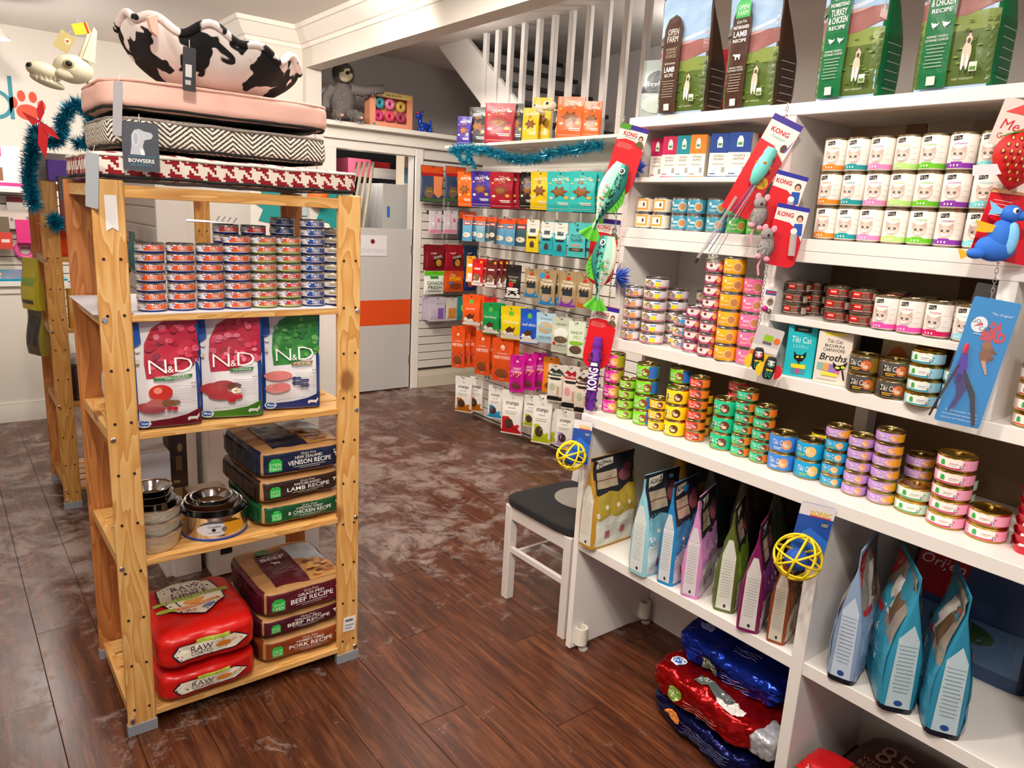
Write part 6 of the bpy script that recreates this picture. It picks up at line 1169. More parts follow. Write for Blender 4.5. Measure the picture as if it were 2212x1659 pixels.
def fish(label, parent_pos, ln, wd_, roll, rz, flip=1):
    """stuffed kicker fish: sculpted body, striped fins and fan tail"""
    t = thing('fish_toy', label, 'cat toy', parent_pos, (0, roll, rz)); th = wd_ * .28
    def w(s): return wd_ / 2 * (math.sin(PI * min(1, s * 1.05 + .12)) ** .8) * (1 - .45 * sm((s - .35) / .6)) + .006
    def th_(s): return th * math.sin(PI * min(1, s * .95 + .05)) ** .7 + .003
    def bd(u, v):
        a = 2 * PI * u; z = ln / 2 - v * ln
        return (w(v) * math.cos(a) * 1.0, -th_(v) * math.sin(a), z)
    cols = [mat('#1d7a6e', .7), mat('#58b7a2', .7), mat('#a5d9c4', .7), mat('#e8e8cc', .7)]
    def cm(u, v):
        x = math.cos(2 * PI * u) * flip; return cols[0] if x > .35 else cols[1] if x > -.1 else cols[2] if x > -.6 else cols[3]
    MB().grid(bd, 28, 26, cm, True).build('body', t, smooth=60)
    def Sf(u, v, o):
        s = (ln / 2 - v) / ln; q = max(.05, 1 - min(.98, (u / w(s)) ** 2)); return (u, -th_(s) * math.sqrt(q) - o, v)
    rr = random.Random(int(ln * 1e4)); ds = []
    for i in range(44):
        s = rr.uniform(.16, .9); ds.append(('e', flip * w(s) * rr.uniform(.12, .62), ln / 2 - s * ln, .0026, .0036, '#15201c', 7))
    ds += [('p', [(-flip * .35 * w(s) - .008, ln / 2 - s * ln), (-flip * .35 * w(s), ln / 2 - s * ln + .005), (-flip * .35 * w(s) + .008, ln / 2 - s * ln), (-flip * .35 * w(s), ln / 2 - s * ln - .005)], '#e89a94') for s in (.36, .45, .54, .63, .72)]
    ds += [('e', flip * w(.1) * .35, ln * .40, .0095, .0105, '#f4f2ea', 16), ('e', flip * w(.1) * .35, ln * .40, .006, .007, '#12201c', 14), ('e', flip * w(.1) * .35 - .002, ln * .403, .0018, .002, '#ffffff', 8)]
    decals(t, Sf, ds, 'markings', .02, .0012, .7)
    G = mat('#58b82c', .75); G2 = mat('#2f7a1c', .75)
    a = flip
    fin = MB().prism([(a * w(.2) * .8, ln * .26), (a * (wd_ * .66), ln * .16), (a * (wd_ * .78), -ln * .02), (a * (wd_ * .6), -ln * .16), (a * w(.65) * .8, -ln * .2)], 1, -.003, .003, G).build('dorsal_fin', t, bev=.001)
    for k in range(6):
        z = ln * (.2 - .07 * k); MB().tube([(a * w(.3) * .9, -.0034, z), (a * wd_ * .66, -.0034, z - .012)], .0012, G2, 4).build('fin_seam', fin)
    MB().prism([(a * -.004, ln * .12), (-a * wd_ * .1, ln * .0), (-a * wd_ * .34, -ln * .06), (-a * wd_ * .12, -ln * .05), (a * .01, ln * .05)], 1, -th - .004, -th + .001, mat('#3f9a3a', .75)).build('pectoral_fin', t, bev=.001)
    tail = MB()
    def tf(u, v):
        x = (u - .5) * (wd_ * (.24 + .95 * v)); return (x, -.006 * math.sin(u * PI * 5) * v, -ln / 2 + .012 - v * ln * .22 + .05 * (abs(u - .5) * 2) ** 2 * v * ln)
    tail.grid(tf, 20, 8, G); tail.grid(lambda u, v: tuple(c + d for c, d in zip(tf(1 - u, v), (0, .004, 0))), 20, 8, G); tail.build('tail_fin', t, smooth=60)
    return t
XC = 1.885
p = at(1350, 348, 0, XC)
card('toy_card', 'red toy card on a chain, topmost at the unit end', 'toy card', p, .098, .235, .22, RED, kong(.098, .235, 'Floppy') + [('r', -.049, .100, -.012, .1165, '#4a9a2c')], -.9, .045)
fish('green plush fish toy hanging head up on the top card', at(1313, 425, 0, XC - .05), .235, .072, .36, -.9, 1)
p = at(1302, 545, 0, XC + .01)
card('toy_card', 'red toy card half hidden behind the lower plush fish', 'toy card', p, .098, .235, .06, RED, kong(.098, .235, 'Floppy') + [('r', -.049, .100, -.012, .1165, '#4a9a2c')], -.9, .045)
fish('green plush fish toy hanging lower, eye facing left', at(1301, 580, 0, XC - .05), .225, .075, .10, -.9, -1)
p = at(1296, 730, 0, XC - .005)
card('toy_card', 'red kicker toy card, lowest at the unit end', 'toy card', p, .098, .235, .12, RED, kong(.098, .235, 'Kickeroo') + [('r', -.049, .100, -.012, .1165, '#6a9a3c')], -.9, .045)
t = thing('kicker_stick', 'purple plush kicker stick with white lettering', 'cat toy', at(1283, 808, 0, XC - .03), (0, .04, -.9))
PV = mat('#6a1f9a', .8)
MB().lathe([(0, -.135), (.014, -.135), (.019, -.125), (.020, -.03), (.019, .085), (.0155, .092), (.0155, .098), (.019, .105), (.017, .118), (.014, .135), (0, .135)], 20, PV).build('body', t, smooth=60)
rr = random.Random(5)
decals(t, lambda u, v, o: ((.02 + o) * math.sin(u / .02), -(.02 + o) * math.cos(u / .02), v), [('e', rr.uniform(-.03, .03), rr.uniform(-.12, .085), rr.uniform(.002, .004), rr.uniform(.003, .006), '#2a0f3f', 9) for _ in range(60)] + [('t', 'KONG', 0, -.012, .021, '#f2eef4', {'w': .082, 'rot': PI / 2, 'bold': .03}), ('p', [(-.008, .036), (.008, .036), (.006, .048), (-.006, .048)], '#f2eef4')], 'print', .01, .0012, .8)
def feather(label, p, rz, c, n=120, L=.07, seed=2):
    t = thing('feather_tuft', label, 'cat toy', p, (0, 0, rz)); r2 = random.Random(seed); mb = MB()
    for i in range(n):
        d = Vector((r2.uniform(.2, 1), r2.gauss(0, .25), r2.gauss(-.25, .5))).normalized() * L * r2.uniform(.5, 1); w_ = Vector((0, .001, .001))
        mb.add([(0, 0, 0), d * .6 - w_ * 2, d, d * .6 + w_ * 2], [(0, 1, 2, 3)], mat(c, .7))
    mb.build('barbs', t, smooth=0)['kind'] = 'stuff'
    MB().tube([(0, 0, 0), (.02, 0, -.002)], .002, mat('#222', .5), 6).build('quill', t)
feather('royal blue feather tuft behind the top fish card', at(1372, 362, 0, 1.93), .2, '#1a3fae', 130, .06, 3)
feather('royal blue feather tuft beside the lower fish', at(1330, 600, 0, 1.90), -.2, '#1a49b8', 150, .07, 4)
chain('thin chrome chain holding the fish toy cards', XC + .012, at(1340, 300, 0, XC).y, 1.30, 2.008)
# wand toy card at the divider
p = at(1645, 362, 0, 1.88); w_, h_ = .088, .285
t = card('wand_toy_card', 'long slanted red card with teal wand toy at the divider', 'toy card', p, w_, h_, .42, RED, [('r', -w_ / 2, h_ * .44, w_ / 2, h_ * .499, '#35208a'), ('p', [(-w_ * .49, h_ * .44), (-w_ * .49, h_ * .24), (0, h_ * .23), (w_ * .49, h_ * .12), (w_ * .49, h_ * .44)], '#ece4dc'), ('t', 'KONG', -w_ * .05, h_ * .365, h_ * .05, '#c4101c', {'w': w_ * .6, 'bold': .03}), ('t', 'Teaser', .0, h_ * .31, h_ * .03, '#3fa89a', {'w': w_ * .5, 'shear': .3}), ('e', w_ * .3, h_ * .24, w_ * .1, h_ * .04, '#5a3a28'), ('p', [(w_ * .35, h_ * .2), (w_ * .47, h_ * .36), (w_ * .42, h_ * .22)], '#6a5ab0'), ('e', w_ * .25, -h_ * .13, w_ * .2, h_ * .06, '#f0b81c'), ('t', 'BODY', w_ * .25, -h_ * .11, .006, '#3a2a10', {}), ('t', '& TAIL', w_ * .25, -h_ * .13, .006, '#3a2a10', {}), ('t', 'GLOW', w_ * .25, -h_ * .15, .006, '#3a2a10', {})] + [('r', -w_ * .2, h_ * (.2 - .017 * i), w_ * .25, h_ * (.2 - .017 * i) + .0012, '#f2b8b0') for i in range(5)], -.9)
MB().lathe([(0, -.055), (.012, -.045), (.019, -.02), (.021, 0), (.019, .02), (.0165, .03), (.018, .04), (.014, .055), (0, .058)], 20, mat('#6fd0c4', .5)).build('lure', t, (0, -.02, .0))
MB().tube([(-.022, -.022, .005), (0, -.04, .012), (.022, -.022, .005)], .004, mat('#f0701c', .4), 6).build('band', t)
for i, c in enumerate(('#6a5ab0', '#3a4a6a', '#b8c4c8', '#8a8f9a')):
    MB().tube([(.002 + .003 * i, -.02, -.05), (.004 + .008 * (i - 2), -.018, -.16), (.002 + .012 * (i - 2), -.016, -.27)], .0012, mat(c, .4), 5).build('tail_cord', t)
MB().tube([(-.02, -.012, -.10), (-.028, -.012, -.30)], .0045, mat('#b9b4ae', .2, alpha=.45), 8).build('wand_sleeve', t)
MB().tube([(-.028, -.012, -.30), (-.0285, -.012, -.315)], .0055, DARK, 8).build('end_cap', t)
mb = MB(); r2 = random.Random(9)
for i in range(70):
    d = Vector((r2.gauss(0, 1), r2.gauss(0, .6), r2.gauss(0, 1))).normalized() * r2.uniform(.008, .022); w2 = Vector((.0015, 0, .001)); q = Vector((.012, -.016, -.285)); mb.add([q, q + d - w2, q + d + w2], [(0, 1, 2)], mat(r2.choice(('#d8e6d8', '#e8d8e0', '#d8d8c0')), .15, .4))
mb.build('crinkle_tail', t, smooth=0)['kind'] = 'stuff'
chain('thin chrome chain holding the wand and mouse cards', 1.925, at(1692, 300, 0, 1.925).y, 1.27, 2.008)
FUR = mat('#9a938f', .9, bump=.6, bscale=200); PK = mat('#e59aa8', .8)
def mousecard(label, label2, px, py, mx, my, roll):
    p = at(px, py, 0, 1.912 if my < 500 else 1.898); w, h = .088, .17
    t = card('toy_card', label, 'toy card', p, w, h, roll, RED, [('r', -w / 2, h * .43, w / 2, h * .499, '#2a2a9a'), ('p', [(-w * .49, h * .43), (-w * .49, h * .24), (0, h * .22), (w * .3, h * .12), (w * .49, -h * .05), (w * .49, h * .43)], '#ece4dc'), ('t', 'KONG', -w * .18, h * .34, h * .075, '#c4101c', {'w': w * .5, 'bold': .03}), ('e', w * .28, h * .31, w * .1, h * .06, '#4a2c1c'), ('e', w * .28, h * .295, w * .07, h * .045, '#d9a888'), ('p', [(w * .12, h * .0), (w * .16, h * .22), (w * .4, h * .24), (w * .46, h * .05)], '#2452a8'), ('e', w * .2, h * .1, w * .1, h * .05, '#eeeae6')], -.85, .02)
    MB().lathe([(0, -.03), (.0095, -.03), (.0095, .03), (0, .03)], 14, mat('#cfc8c4', .1, alpha=.55)).build('catnip_tube', t, (.022, -.014, -.02), (0, -.15, 0))
    m = thing('mouse_toy', label2, 'cat toy', at(mx, my, 0, 1.858), (0, .2, -.9))
    def el(cx, cy, cz, rx, ry, rz_, m_, nm, seg=16):
        return MB().grid(lambda u, v: (rx * math.sin(PI * v) * math.cos(2 * PI * u), ry * math.sin(PI * v) * math.sin(2 * PI * u), rz_ * math.cos(PI * v)), seg, 10, m_, True).build(nm, m, (cx, cy, cz), smooth=80)
    el(0, 0, -.005, .022, .018, .032, FUR, 'body'); el(-.008, -.004, .03, .017, .015, .018, FUR, 'head'); el(-.018, -.008, .046, .008, .004, .010, PK, 'ear'); el(.006, -.008, .048, .008, .004, .010, PK, 'ear'); el(-.004, -.018, .028, .0035, .003, .0045, DARK, 'eye'); el(-.012, -.012, -.034, .009, .007, .008, PK, 'paw'); el(.012, -.010, -.036, .009, .007, .008, PK, 'paw')
    MB().tube([(0, 0, -.03), (-.004, -.004, -.06), (.006, -.004, -.085)], .003, PK, 6).build('tail', m)
    mb = MB(); r3 = random.Random(px)
    for i in range(420):
        d = Vector((r3.gauss(0, 1), r3.gauss(0, 1), r3.gauss(0, 1))).normalized(); q = Vector((d.x * .022, d.y * .018, d.z * .032 - .005)); e = q + d * .009 + Vector((0, 0, -.004)); w3 = d.cross(Vector((.3, .2, 1))).normalized() * .0008
        mb.add([q - w3, q + w3, e], [(0, 1, 2)], mat(r3.choice(('#b9b2ae', '#8f8884', '#d2ccc8')), .9))
    mb.build('fur', m, smooth=0)['kind'] = 'stuff'
mousecard('red card with a furry mouse toy, upper of two', 'grey furry mouse toy on the upper card', 1690, 440, 1640, 463, .22)
mousecard('red card with a furry mouse toy, lower of two', 'grey furry mouse toy on the lower card', 1697, 510, 1655, 530, .14)
# small bell card and the tiki bird card
t = card('toy_card', 'narrow card with kitten picture and pink bell ball', 'toy card', at(1662, 648, 0, 1.93), .03, .075, .08, '#e9e2d8', [('r', -.015, .015, .015, .028, '#3a5aa8'), ('r', -.012, .020, .012, .025, '#d83a4a'), ('e', .003, -.005, .009, .011, '#8a7a68', 12), ('e', 0, -.003, .002, .002, '#1c1a18', 8), ('e', .006, -.003, .002, .002, '#1c1a18', 8)], -.9)
MB().grid(lambda u, v: (.009 * math.sin(PI * v) * math.cos(2 * PI * u), .009 * math.sin(PI * v) * math.sin(2 * PI * u), .009 * math.cos(PI * v)), 16, 10, mat('#d83a9a', .15, .6), True).build('bell_ball', t, (-.009, -.012, -.026), smooth=80)
MB().grid(lambda u, v: (.008 * math.sin(PI * v) * math.cos(2 * PI * u), .008 * math.sin(PI * v) * math.sin(2 * PI * u), .008 * math.cos(PI * v)), 16, 10, mat('#8a8680', .2, .8), True).build('bell_ball', t, (.004, -.012, -.032), smooth=80)
p = at(1652, 752, 0, 1.915)
t = card('toy_card', 'frosted header card with green and orange badges', 'toy card', p, .078, .125, .2, mat('#d9cfcc', .15, alpha=.9), [('r', -.012, .022, .014, .040, '#9ac41c'), ('r', -.012, .012, .014, .020, '#6a625e'), ('e', .026, .028, .0095, .0095, '#e8742a'), ('r', -.038, -.012, .038, .006, '#ece4df'), ('r', -.038, -.035, -.006, -.012, '#ee7a2a'), ('r', -.006, -.04, .03, -.016, '#f2c41c')], -.9)
def tikibird(label, px, py, roll, wing, face):
    m = thing('bird_toy', label, 'cat toy', at(px, py, 0, 1.885), (0, roll, -.9)); BKM = mat('#14110f', .7)
    MB().grid(lambda u, v: (.0165 * abs(math.sin(PI * v)) ** .45 * math.copysign(abs(math.cos(2 * PI * u)) ** .7, math.cos(2 * PI * u)), .011 * abs(math.sin(PI * v)) ** .5 * math.copysign(abs(math.sin(2 * PI * u)) ** .7, math.sin(2 * PI * u)), .034 * math.cos(PI * v)), 24, 14, BKM, True).build('body', m, smooth=80)
    Sf = lambda u, v, o: (u, -.011 * max(.1, 1 - (u / .0168) ** 2) ** .5 - .0012 - o, v)
    decals(m, Sf, [('e', 0, .013, .0105, .009, face), ('p', [(-.012, .022), (-.003, .018), (-.002, .008), (.002, .008), (.003, .018), (.012, .022), (.002, .024), (-.002, .024)], '#f2eee8'), ('e', -.006, .013, .003, .003, '#f2eee8', 10), ('e', .006, .013, .003, .003, '#f2eee8', 10), ('e', -.006, .013, .0015, .0015, '#111', 8), ('e', .006, .013, .0015, .0015, '#111', 8), ('p', [(-.010, -.002), (.010, -.002), (.009, -.006), (-.009, -.006)], '#e8c81c'), ('e', -.005, -.016, .004, .011, '#2a9a7a', 12), ('e', .005, -.016, .004, .011, '#2a9a7a', 12), ('e', -.005, -.016, .002, .008, '#14110f', 10), ('e', .005, -.016, .002, .008, '#14110f', 10)], 'embroidery', .01, .0008, .8)
    for sg, c in zip((-1, 1), wing):
        MB().prism([(sg * .013, .006)] + [(sg * (.013 + .024 * math.cos(a)), .004 + .024 * math.sin(a) - .012) for a in [math.radians(q) for q in range(-70, 71, 14)]], 1, -.001, .001, mat(c, .6)).build('wing', m)
    return m
tikibird('black tiki bird toy with yellow wings and red face', 1637, 775, .02, ('#f2c81c', '#f2c81c'), '#d8404e')
tikibird('black tiki bird toy with a red fan wing', 1662, 795, .15, ('#f2c81c', '#d8151f'), '#2a8a6a')
# strawberry, dragon and feather-teaser card at the right divider
t = thing('strawberry_toy', 'red strawberry plush cat toy at the right picture edge', 'cat toy', at(2200, 345, 0, 1.86), (0, .1, -.9)); SB = mat('#c81410', .6)
MB().grid(lambda u, v: ((.052 * math.sin(PI * (v ** .8)) ** .8) * math.cos(2 * PI * u), (.03 * math.sin(PI * (v ** .8)) ** .8) * math.sin(2 * PI * u), .065 - .13 * v), 28, 20, SB, True).build('body', t, smooth=80)
Sb = lambda u, v, o: (u, -.03 * max(.02, (math.sin(PI * min(.99, max(.01, (.065 - v) / .13)) ** .8) ** 1.6 - (u / .052) ** 2)) ** .5 - o, v)
sd = [];
for j in range(7):
    for i in range(-3, 4):
        u, v = i * .014 + .007 * (j % 2), .04 - j * .014; f = (.065 - v) / .13; ww = .052 * math.sin(PI * f ** .8) ** .8
        if abs(u) < ww * .85: sd += [('e', u, v, .0042, .005, '#8a0d0c', 10), ('e', u, v, .002, .0034, '#e8b05a', 8)]
decals(t, Sb, sd, 'seeds', .01, .0012, .6)
for a in range(7):
    b = a * 2 * PI / 7; MB().prism([(0, .01), (.05, -.002), (.0, -.01)], 2, -.001, .001, mat('#3f9a3a', .7)).build('leaf', t, (0, 0, .062), (0, .35, b))
MB().tube([(0, 0, .06), (.004, 0, .095)], .004, mat('#3f9a3a', .7), 8).build('stem', t)
MB().box(-.055, .0, -.001, .001, -.01, .012, mat('#ece0e2', .5)).build('fabric_tag', t, (-.03, -.01, -.025), (0, -.2, 0))
card('toy_card', 'cream header card above the strawberry toy', 'toy card', at(2205, 270, 0, 1.925), .10, .10, .2, '#ead6cc', [('t', 'Me', -.02, -.005, .022, '#c8303a', {'shear': .2}), ('t', 'Good', -.02, -.03, .012, '#c8303a', {}), ('p', [(-.04, .02), (.05, .02), (.05, .048), (.0, .048)], '#e8524e')], -.9)
card('toy_card', 'red printed card behind the blue dragon toy', 'toy card', at(2180, 490, 0, 1.90), .12, .15, .15, RED, [('r', -.05, .05 - .008 * i, -.01 + .012 * (i % 2), .0515 - .008 * i, '#f2b8b0') for i in range(5)] + [('p', [(-.06, .075), (-.06, .065), (.02, .07), (.06, .04), (.06, .075)], '#e9b27a')], -.9)
t = thing('dragon_toy', 'blue plush dragon cat toy with yellow wing', 'cat toy', at(2163, 500, 0, 1.855), (0, 0, -.9)); DB = mat('#2d6fd0', .8); DL = mat('#7fc4ee', .8)
def ell(par, nm, c, r, m_, rot=None): return MB().grid(lambda u, v: (r[0] * math.sin(PI * v) * math.cos(2 * PI * u), r[1] * math.sin(PI * v) * math.sin(2 * PI * u), r[2] * math.cos(PI * v)), 20, 12, m_, True).build(nm, par, c, rot, smooth=80)
ell(t, 'body', (-.006, 0, -.036), (.041, .026, .030), DB); ell(t, 'chest', (0, -.004, -.012), (.026, .023, .038), DB); ell(t, 'head', (.010, -.006, .038), (.021, .02, .019), DB); ell(t, 'snout', (.028, -.012, .034), (.014, .012, .010), DB); ell(t, 'foot', (-.045, -.010, -.050), (.02, .014, .012), DB); ell(t, 'belly', (.016, -.017, -.014), (.014, .012, .035), DL)
ell(t, 'eye', (.012, -.024, .044), (.006, .003, .007), mat('#f4f4f0', .3)); ell(t, 'pupil', (.0135, -.0275, .044), (.003, .001, .004), DARK)
MB().prism([(-.01, .0), (-.058, .012), (-.05, -.002), (-.056, -.012), (-.036, -.014), (-.01, -.012)], 1, -.002, .002, mat('#f0b41c', .7)).build('wing', t, (0, -.012, .01)); MB().prism([(-.005, 0), (-.036, .02), (-.03, .002), (-.034, -.01), (-.005, -.006)], 1, -.002, .002, DL).build('frill', t, (0, -.008, .044)); MB().prism([(0, 0), (-.03, .012), (-.02, -.012)], 1, -.002, .002, mat('#f0b41c', .7)).build('claw', t, (-.052, -.01, -.052))
p = at(2110, 785, 0, 1.875)
t = card('teaser_card', 'tall blue feather teaser card in a clear sleeve', 'toy card', p, .098, .298, .12, '#1488cc', [('t', 'DA', .014, .088, .022, '#d8404a', {'w': .026, 'bold': .05}), ('t', 'BIRD', .014, .066, .024, '#d8404a', {'w': .05, 'bold': .05}), ('e', -.022, .088, .017, .018, '#eef2f6'), ('t', 'GO', -.03, .095, .009, '#22304a', {}), ('t', 'CAT', -.008, .08, .009, '#22304a', {}), ('p', [(-.034, .082), (-.018, .094), (-.014, .088)], '#d8404a'), ('t', '"The Original"', .018, .116, .007, '#e6f0f8', {'w': .045, 'shear': .2}), ('e', .012, .025, .014, .022, '#8a5a3a'), ('e', .006, .045, .010, .009, '#9a6a42'), ('p', [(.018, .04), (.034, .03), (.018, .03)], '#7a4e32'), ('p', [(.016, .022), (.032, .018), (.018, .012)], '#7a4e32'), ('p', [(.004, .008), (.014, .01), (.026, -.02), (.022, -.022)], '#c8a08a'), ('t', 'Go-Cat Interactive Toys are', 0, -.118, .005, '#dfeaf4', {'w': .07}), ('t', 'recommended by Veterinarians to', 0, -.127, .005, '#dfeaf4', {'w': .076}), ('t', 'keep your cats healthy and happy!', 0, -.136, .005, '#dfeaf4', {'w': .078}), ('r', -.03, .066, -.012, .0675, '#dfeaf4')], -.9)
MB().prism(rrect(.112, .335, .004), 1, -.009, -.0085, mat('#ffffff', .05, alpha=.03)).build('clear_sleeve', t, (0, 0, .012))
MB().lathe([(0, .012), (.004, .010), (.0055, 0), (.004, -.012), (0, -.014)], 12, mat('#d2304a', .35)).build('bead', t, (-.034, -.006, .03))
PF = mat('#3a2a72', .8); PF2 = mat('#2a2030', .8)
for q, nm, m_ in (([(-.038, .02), (-.026, .02), (-.018, -.015), (-.022, -.05), (-.034, -.05), (-.042, -.02)], 'feather', mat('#4a2aa0', .8)), ([(-.036, -.03), (-.022, -.03), (-.006, -.06), (-.018, -.105), (-.03, -.12), (-.022, -.08)], 'feather', PF), ([(-.04, -.01), (-.034, -.01), (-.05, -.08), (-.062, -.14), (-.066, -.14), (-.056, -.08)], 'feather', PF2), ([(-.026, -.02), (-.02, -.02), (.015, -.07), (.036, -.14), (.030, -.145), (.008, -.08)], 'feather', PF2)):
    MB().prism(q, 1, -.0075, -.0055, m_).build(nm, t)
chain('chrome chain holding the strawberry and teaser cards', 1.925, at(2150, 600, 0, 1.925).y, 1.5, 1.66)
# yellow lattice balls on blue cards
def lattice(label, label2, px, py, R, cx, cy, cw, chh, roll, X):
    t = card('toy_card', label2, 'toy card', at(cx, cy, 0, X), cw, chh, roll, '#1f4fa8', [('r', -cw / 2, chh * .30, cw / 2, chh * .499, '#e6dfe2'), ('t', 'SONIC', cw * .12, chh * .36, chh * .075, '#e8b81c', {'w': cw * .62, 'bold': .03}), ('r', -cw * .18, chh * .295, cw * .42, chh * .32, '#c8404a'), ('e', cw * .3, chh * .20, cw * .12, chh * .05, '#3a3f52'), ('t', 'CAT', cw * .3, chh * .21, .006, '#dfe4ee', {}), ('t', 'TOY', cw * .3, chh * .185, .006, '#dfe4ee', {}), ('p', [(-cw * .5, -chh * .1), (-cw * .1, chh * .12), (cw * .5, -chh * .05), (cw * .5, -chh * .3), (-cw * .5, -chh * .35)], '#2f6fd0')], -.95)
    b = thing('lattice_ball', label, 'cat toy', at(px, py, 0, X - .078), (.3, .2, .4)); Y = mat('#f0d010', .35)
    for ax in ((1, 0, 0), (0, 1, 0), (0, 0, 1), (1, 1, 0), (1, -1, 0), (0, 1, 1), (1, 0, -1)):
        n_ = Vector(ax).normalized(); u = n_.orthogonal().normalized(); v = n_.cross(u)
        MB().tube([u * R * math.cos(2 * PI * k / 32) + v * R * math.sin(2 * PI * k / 32) for k in range(32)], .0032, Y, 7, closed=True).build('ring', b, smooth=80)
    ell(b, 'inner_ball', (0, 0, -.008), (R * .5, R * .5, R * .5), mat('#1f52b4', .8))
lattice('yellow lattice ball toy at the tabletop end', 'blue and white toy card behind the left lattice ball', 1234, 984, .051, 1255, 955, .068, .165, .05, 1.80)
lattice('yellow lattice ball toy in front of the white divider', 'blue and white toy card on the white divider', 1723, 1203, .060, 1752, 1155, .088, .175, .10, 1.80)
# ================================================================ pet beds stacked on the pine shelf
def pattern_mat(kind):
    m, nt, b = nodemat(kind, .9)
    if kind == 'cow':
        tc = N(nt, 'ShaderNodeTexCoord'); n1 = N(nt, 'ShaderNodeTexNoise', Scale=11.5, Detail=2, Roughness=.4, Distortion=.5); nt.links.new(tc.outputs['Object'], n1.inputs['Vector'])
        c = ramp(nt, n1.outputs[0], ((.505, '#ece0da'), (.52, '#0d0b0c')))
        n2 = N(nt, 'ShaderNodeTexNoise', Scale=160, Detail=3); nt.links.new(tc.outputs['Object'], n2.inputs['Vector'])
        bp = N(nt, 'ShaderNodeBump', Strength=.35, Distance=.004); nt.links.new(n2.outputs[0], bp.inputs['Height']); nt.links.new(bp.outputs[0], b.inputs['Normal'])
    else:
        uv = N(nt, 'ShaderNodeUVMap'); sp = N(nt, 'ShaderNodeSeparateXYZ'); nt.links.new(uv.outputs[0], sp.inputs[0]); x, y = sp.outputs[0], sp.outputs[1]
        if kind == 'hound':  # true houndstooth: 4-and-4 colour checks woven as a 2/2 twill
            s = 160.
            fx = mth(nt, 'FLOOR', mth(nt, 'MULTIPLY', x, s)); fy = mth(nt, 'FLOOR', mth(nt, 'MULTIPLY', y, s))
            def md(a, k): return mth(nt, 'FLOORED_MODULO', a, k)
            wp = mth(nt, 'LESS_THAN', md(fx, 8.), 4.); wt = mth(nt, 'LESS_THAN', md(fy, 8.), 4.); tw = mth(nt, 'LESS_THAN', md(mth(nt, 'ADD', fx, fy), 4.), 2.)
            f = mth(nt, 'ADD', mth(nt, 'MULTIPLY', tw, wp), mth(nt, 'MULTIPLY', mth(nt, 'SUBTRACT', 1., tw), wt))
            c = mixc(nt, f, '#e9ddd0', '#8f0d1a')
        else:  # herringbone
            s = 1 / .115; tri = mth(nt, 'PINGPONG', mth(nt, 'MULTIPLY', x, s), .5)
            nz_ = N(nt, 'ShaderNodeTexNoise', Scale=140, Detail=2); nt.links.new(uv.outputs[0], nz_.inputs['Vector'])
            ph = mth(nt, 'FRACT', mth(nt, 'ADD', mth(nt, 'ADD', mth(nt, 'MULTIPLY', y, 1 / .0135), mth(nt, 'MULTIPLY', tri, 7.)), mth(nt, 'MULTIPLY', nz_.outputs[0], .35)))
            c = ramp(nt, ph, ((.50, '#e6dccb'), (.58, '#3a3532')))
    nt.links.new(c, b.inputs['Base Color']); return m
def cushion(name, label, x0, x1, y0, y1, z, H, m, piping, seed, rz=0., n=9, base=None, ry=0.):
    W, D = x1 - x0, y1 - y0; P = Pillow(W, D, H, n, .006, seed)
    t = thing(name, label, 'pet bed', ((x0 + x1) / 2, (y0 + y1) / 2, z), (0, ry, rz))
    me = P.mesh([m] * 5 + [base or m], 22); ul = me.uv_layers.new(name='uv')
    for p in me.polygons:
        nn = p.normal; ax = max(range(3), key=lambda i: abs(nn[i]))
        for li in p.loop_indices:
            c = me.vertices[me.loops[li].vertex_index].co; ul.data[li].uv = ((c.y, c.z), (c.x, c.z), (c.x, c.y))[ax]
    link(me, 'cover', t)
    for zz in (.86, .12):
        pts = []
        for k in range(64):
            a = 2 * PI * k / 64; c, s = math.cos(a), math.sin(a); q = (abs(c) ** n + abs(s) ** n) ** (1 / n)
            v = abs(zz * 2 - 1); f = max(.05, 1 - v ** n) ** (1 / n); pts.append((W / 2 * c / q * f * 1.005, D / 2 * s / q * f * 1.005, H * zz + .004 * nz(k * .4, seed)))
        MB().tube(pts, .005, piping if zz > .5 else mat('#171413', .8), 6, closed=True).build('piping', t, smooth=80)
    return t
ZT = LH + .001
hb = cushion('pet_bed', 'flat red and white houndstooth pet mattress, lowest of the stack', .352, 1.128, 2.25, 2.79, ZT, .074, pattern_mat('hound'), mat('#e8dccb', .9), 2, base=DARK)
cushion('pet_bed', 'grey and cream herringbone pet cushion, second of the stack', .40, 1.045, 2.285, 2.76, ZT + .082, .094, pattern_mat('herring'), mat('#8d8078', .8), 5, .01, 6, DARK)
cushion('pet_bed', 'pale pink pet cushion under the cow-print bed', .395, 1.05, 2.28, 2.75, ZT + .184, .090, mat('#e9b9a9', .85, bump=.3, bscale=12), mat('#e3b0a0', .8), 7, .01, 6, DARK)
t = thing('pet_bed', 'black and white cow-print bowl bed on top of the stack', 'pet bed', (.735, 2.50, ZT + .282), (.02, .04, .3))
COW = pattern_mat('cow'); RM = .255
def rim(a): return .125 + .013 * math.sin(11 * a) + .010 * math.sin(6 * a + 1) + .022 * math.cos(a - 2.6)
def cow(u, v):
    a = 2 * PI * u; R = 1 + .02 * math.sin(9 * a + 2) * sm((v - .3) / .2)
    if v < .5: s = v / .5; r = RM * (.52 + .48 * math.sin(s * PI / 2 * .95)); z = rim(a) * (s ** 1.35)
    else: s = (v - .5) / .5; r = RM * (.985 - .80 * sm(s)); z = rim(a) - (rim(a) - .06) * sm(s * 1.5)
    return (r * R * math.cos(a) * 1.02, r * R * math.sin(a) * .92, z)
MB().grid(cow, 96, 30, COW, True).add([cow(k / 32, 1.) for k in range(32)] + [cow(k / 32, 0.) for k in range(32)], [tuple(range(32)), tuple(range(63, 31, -1))], COW).build('bowl', t, smooth=80)
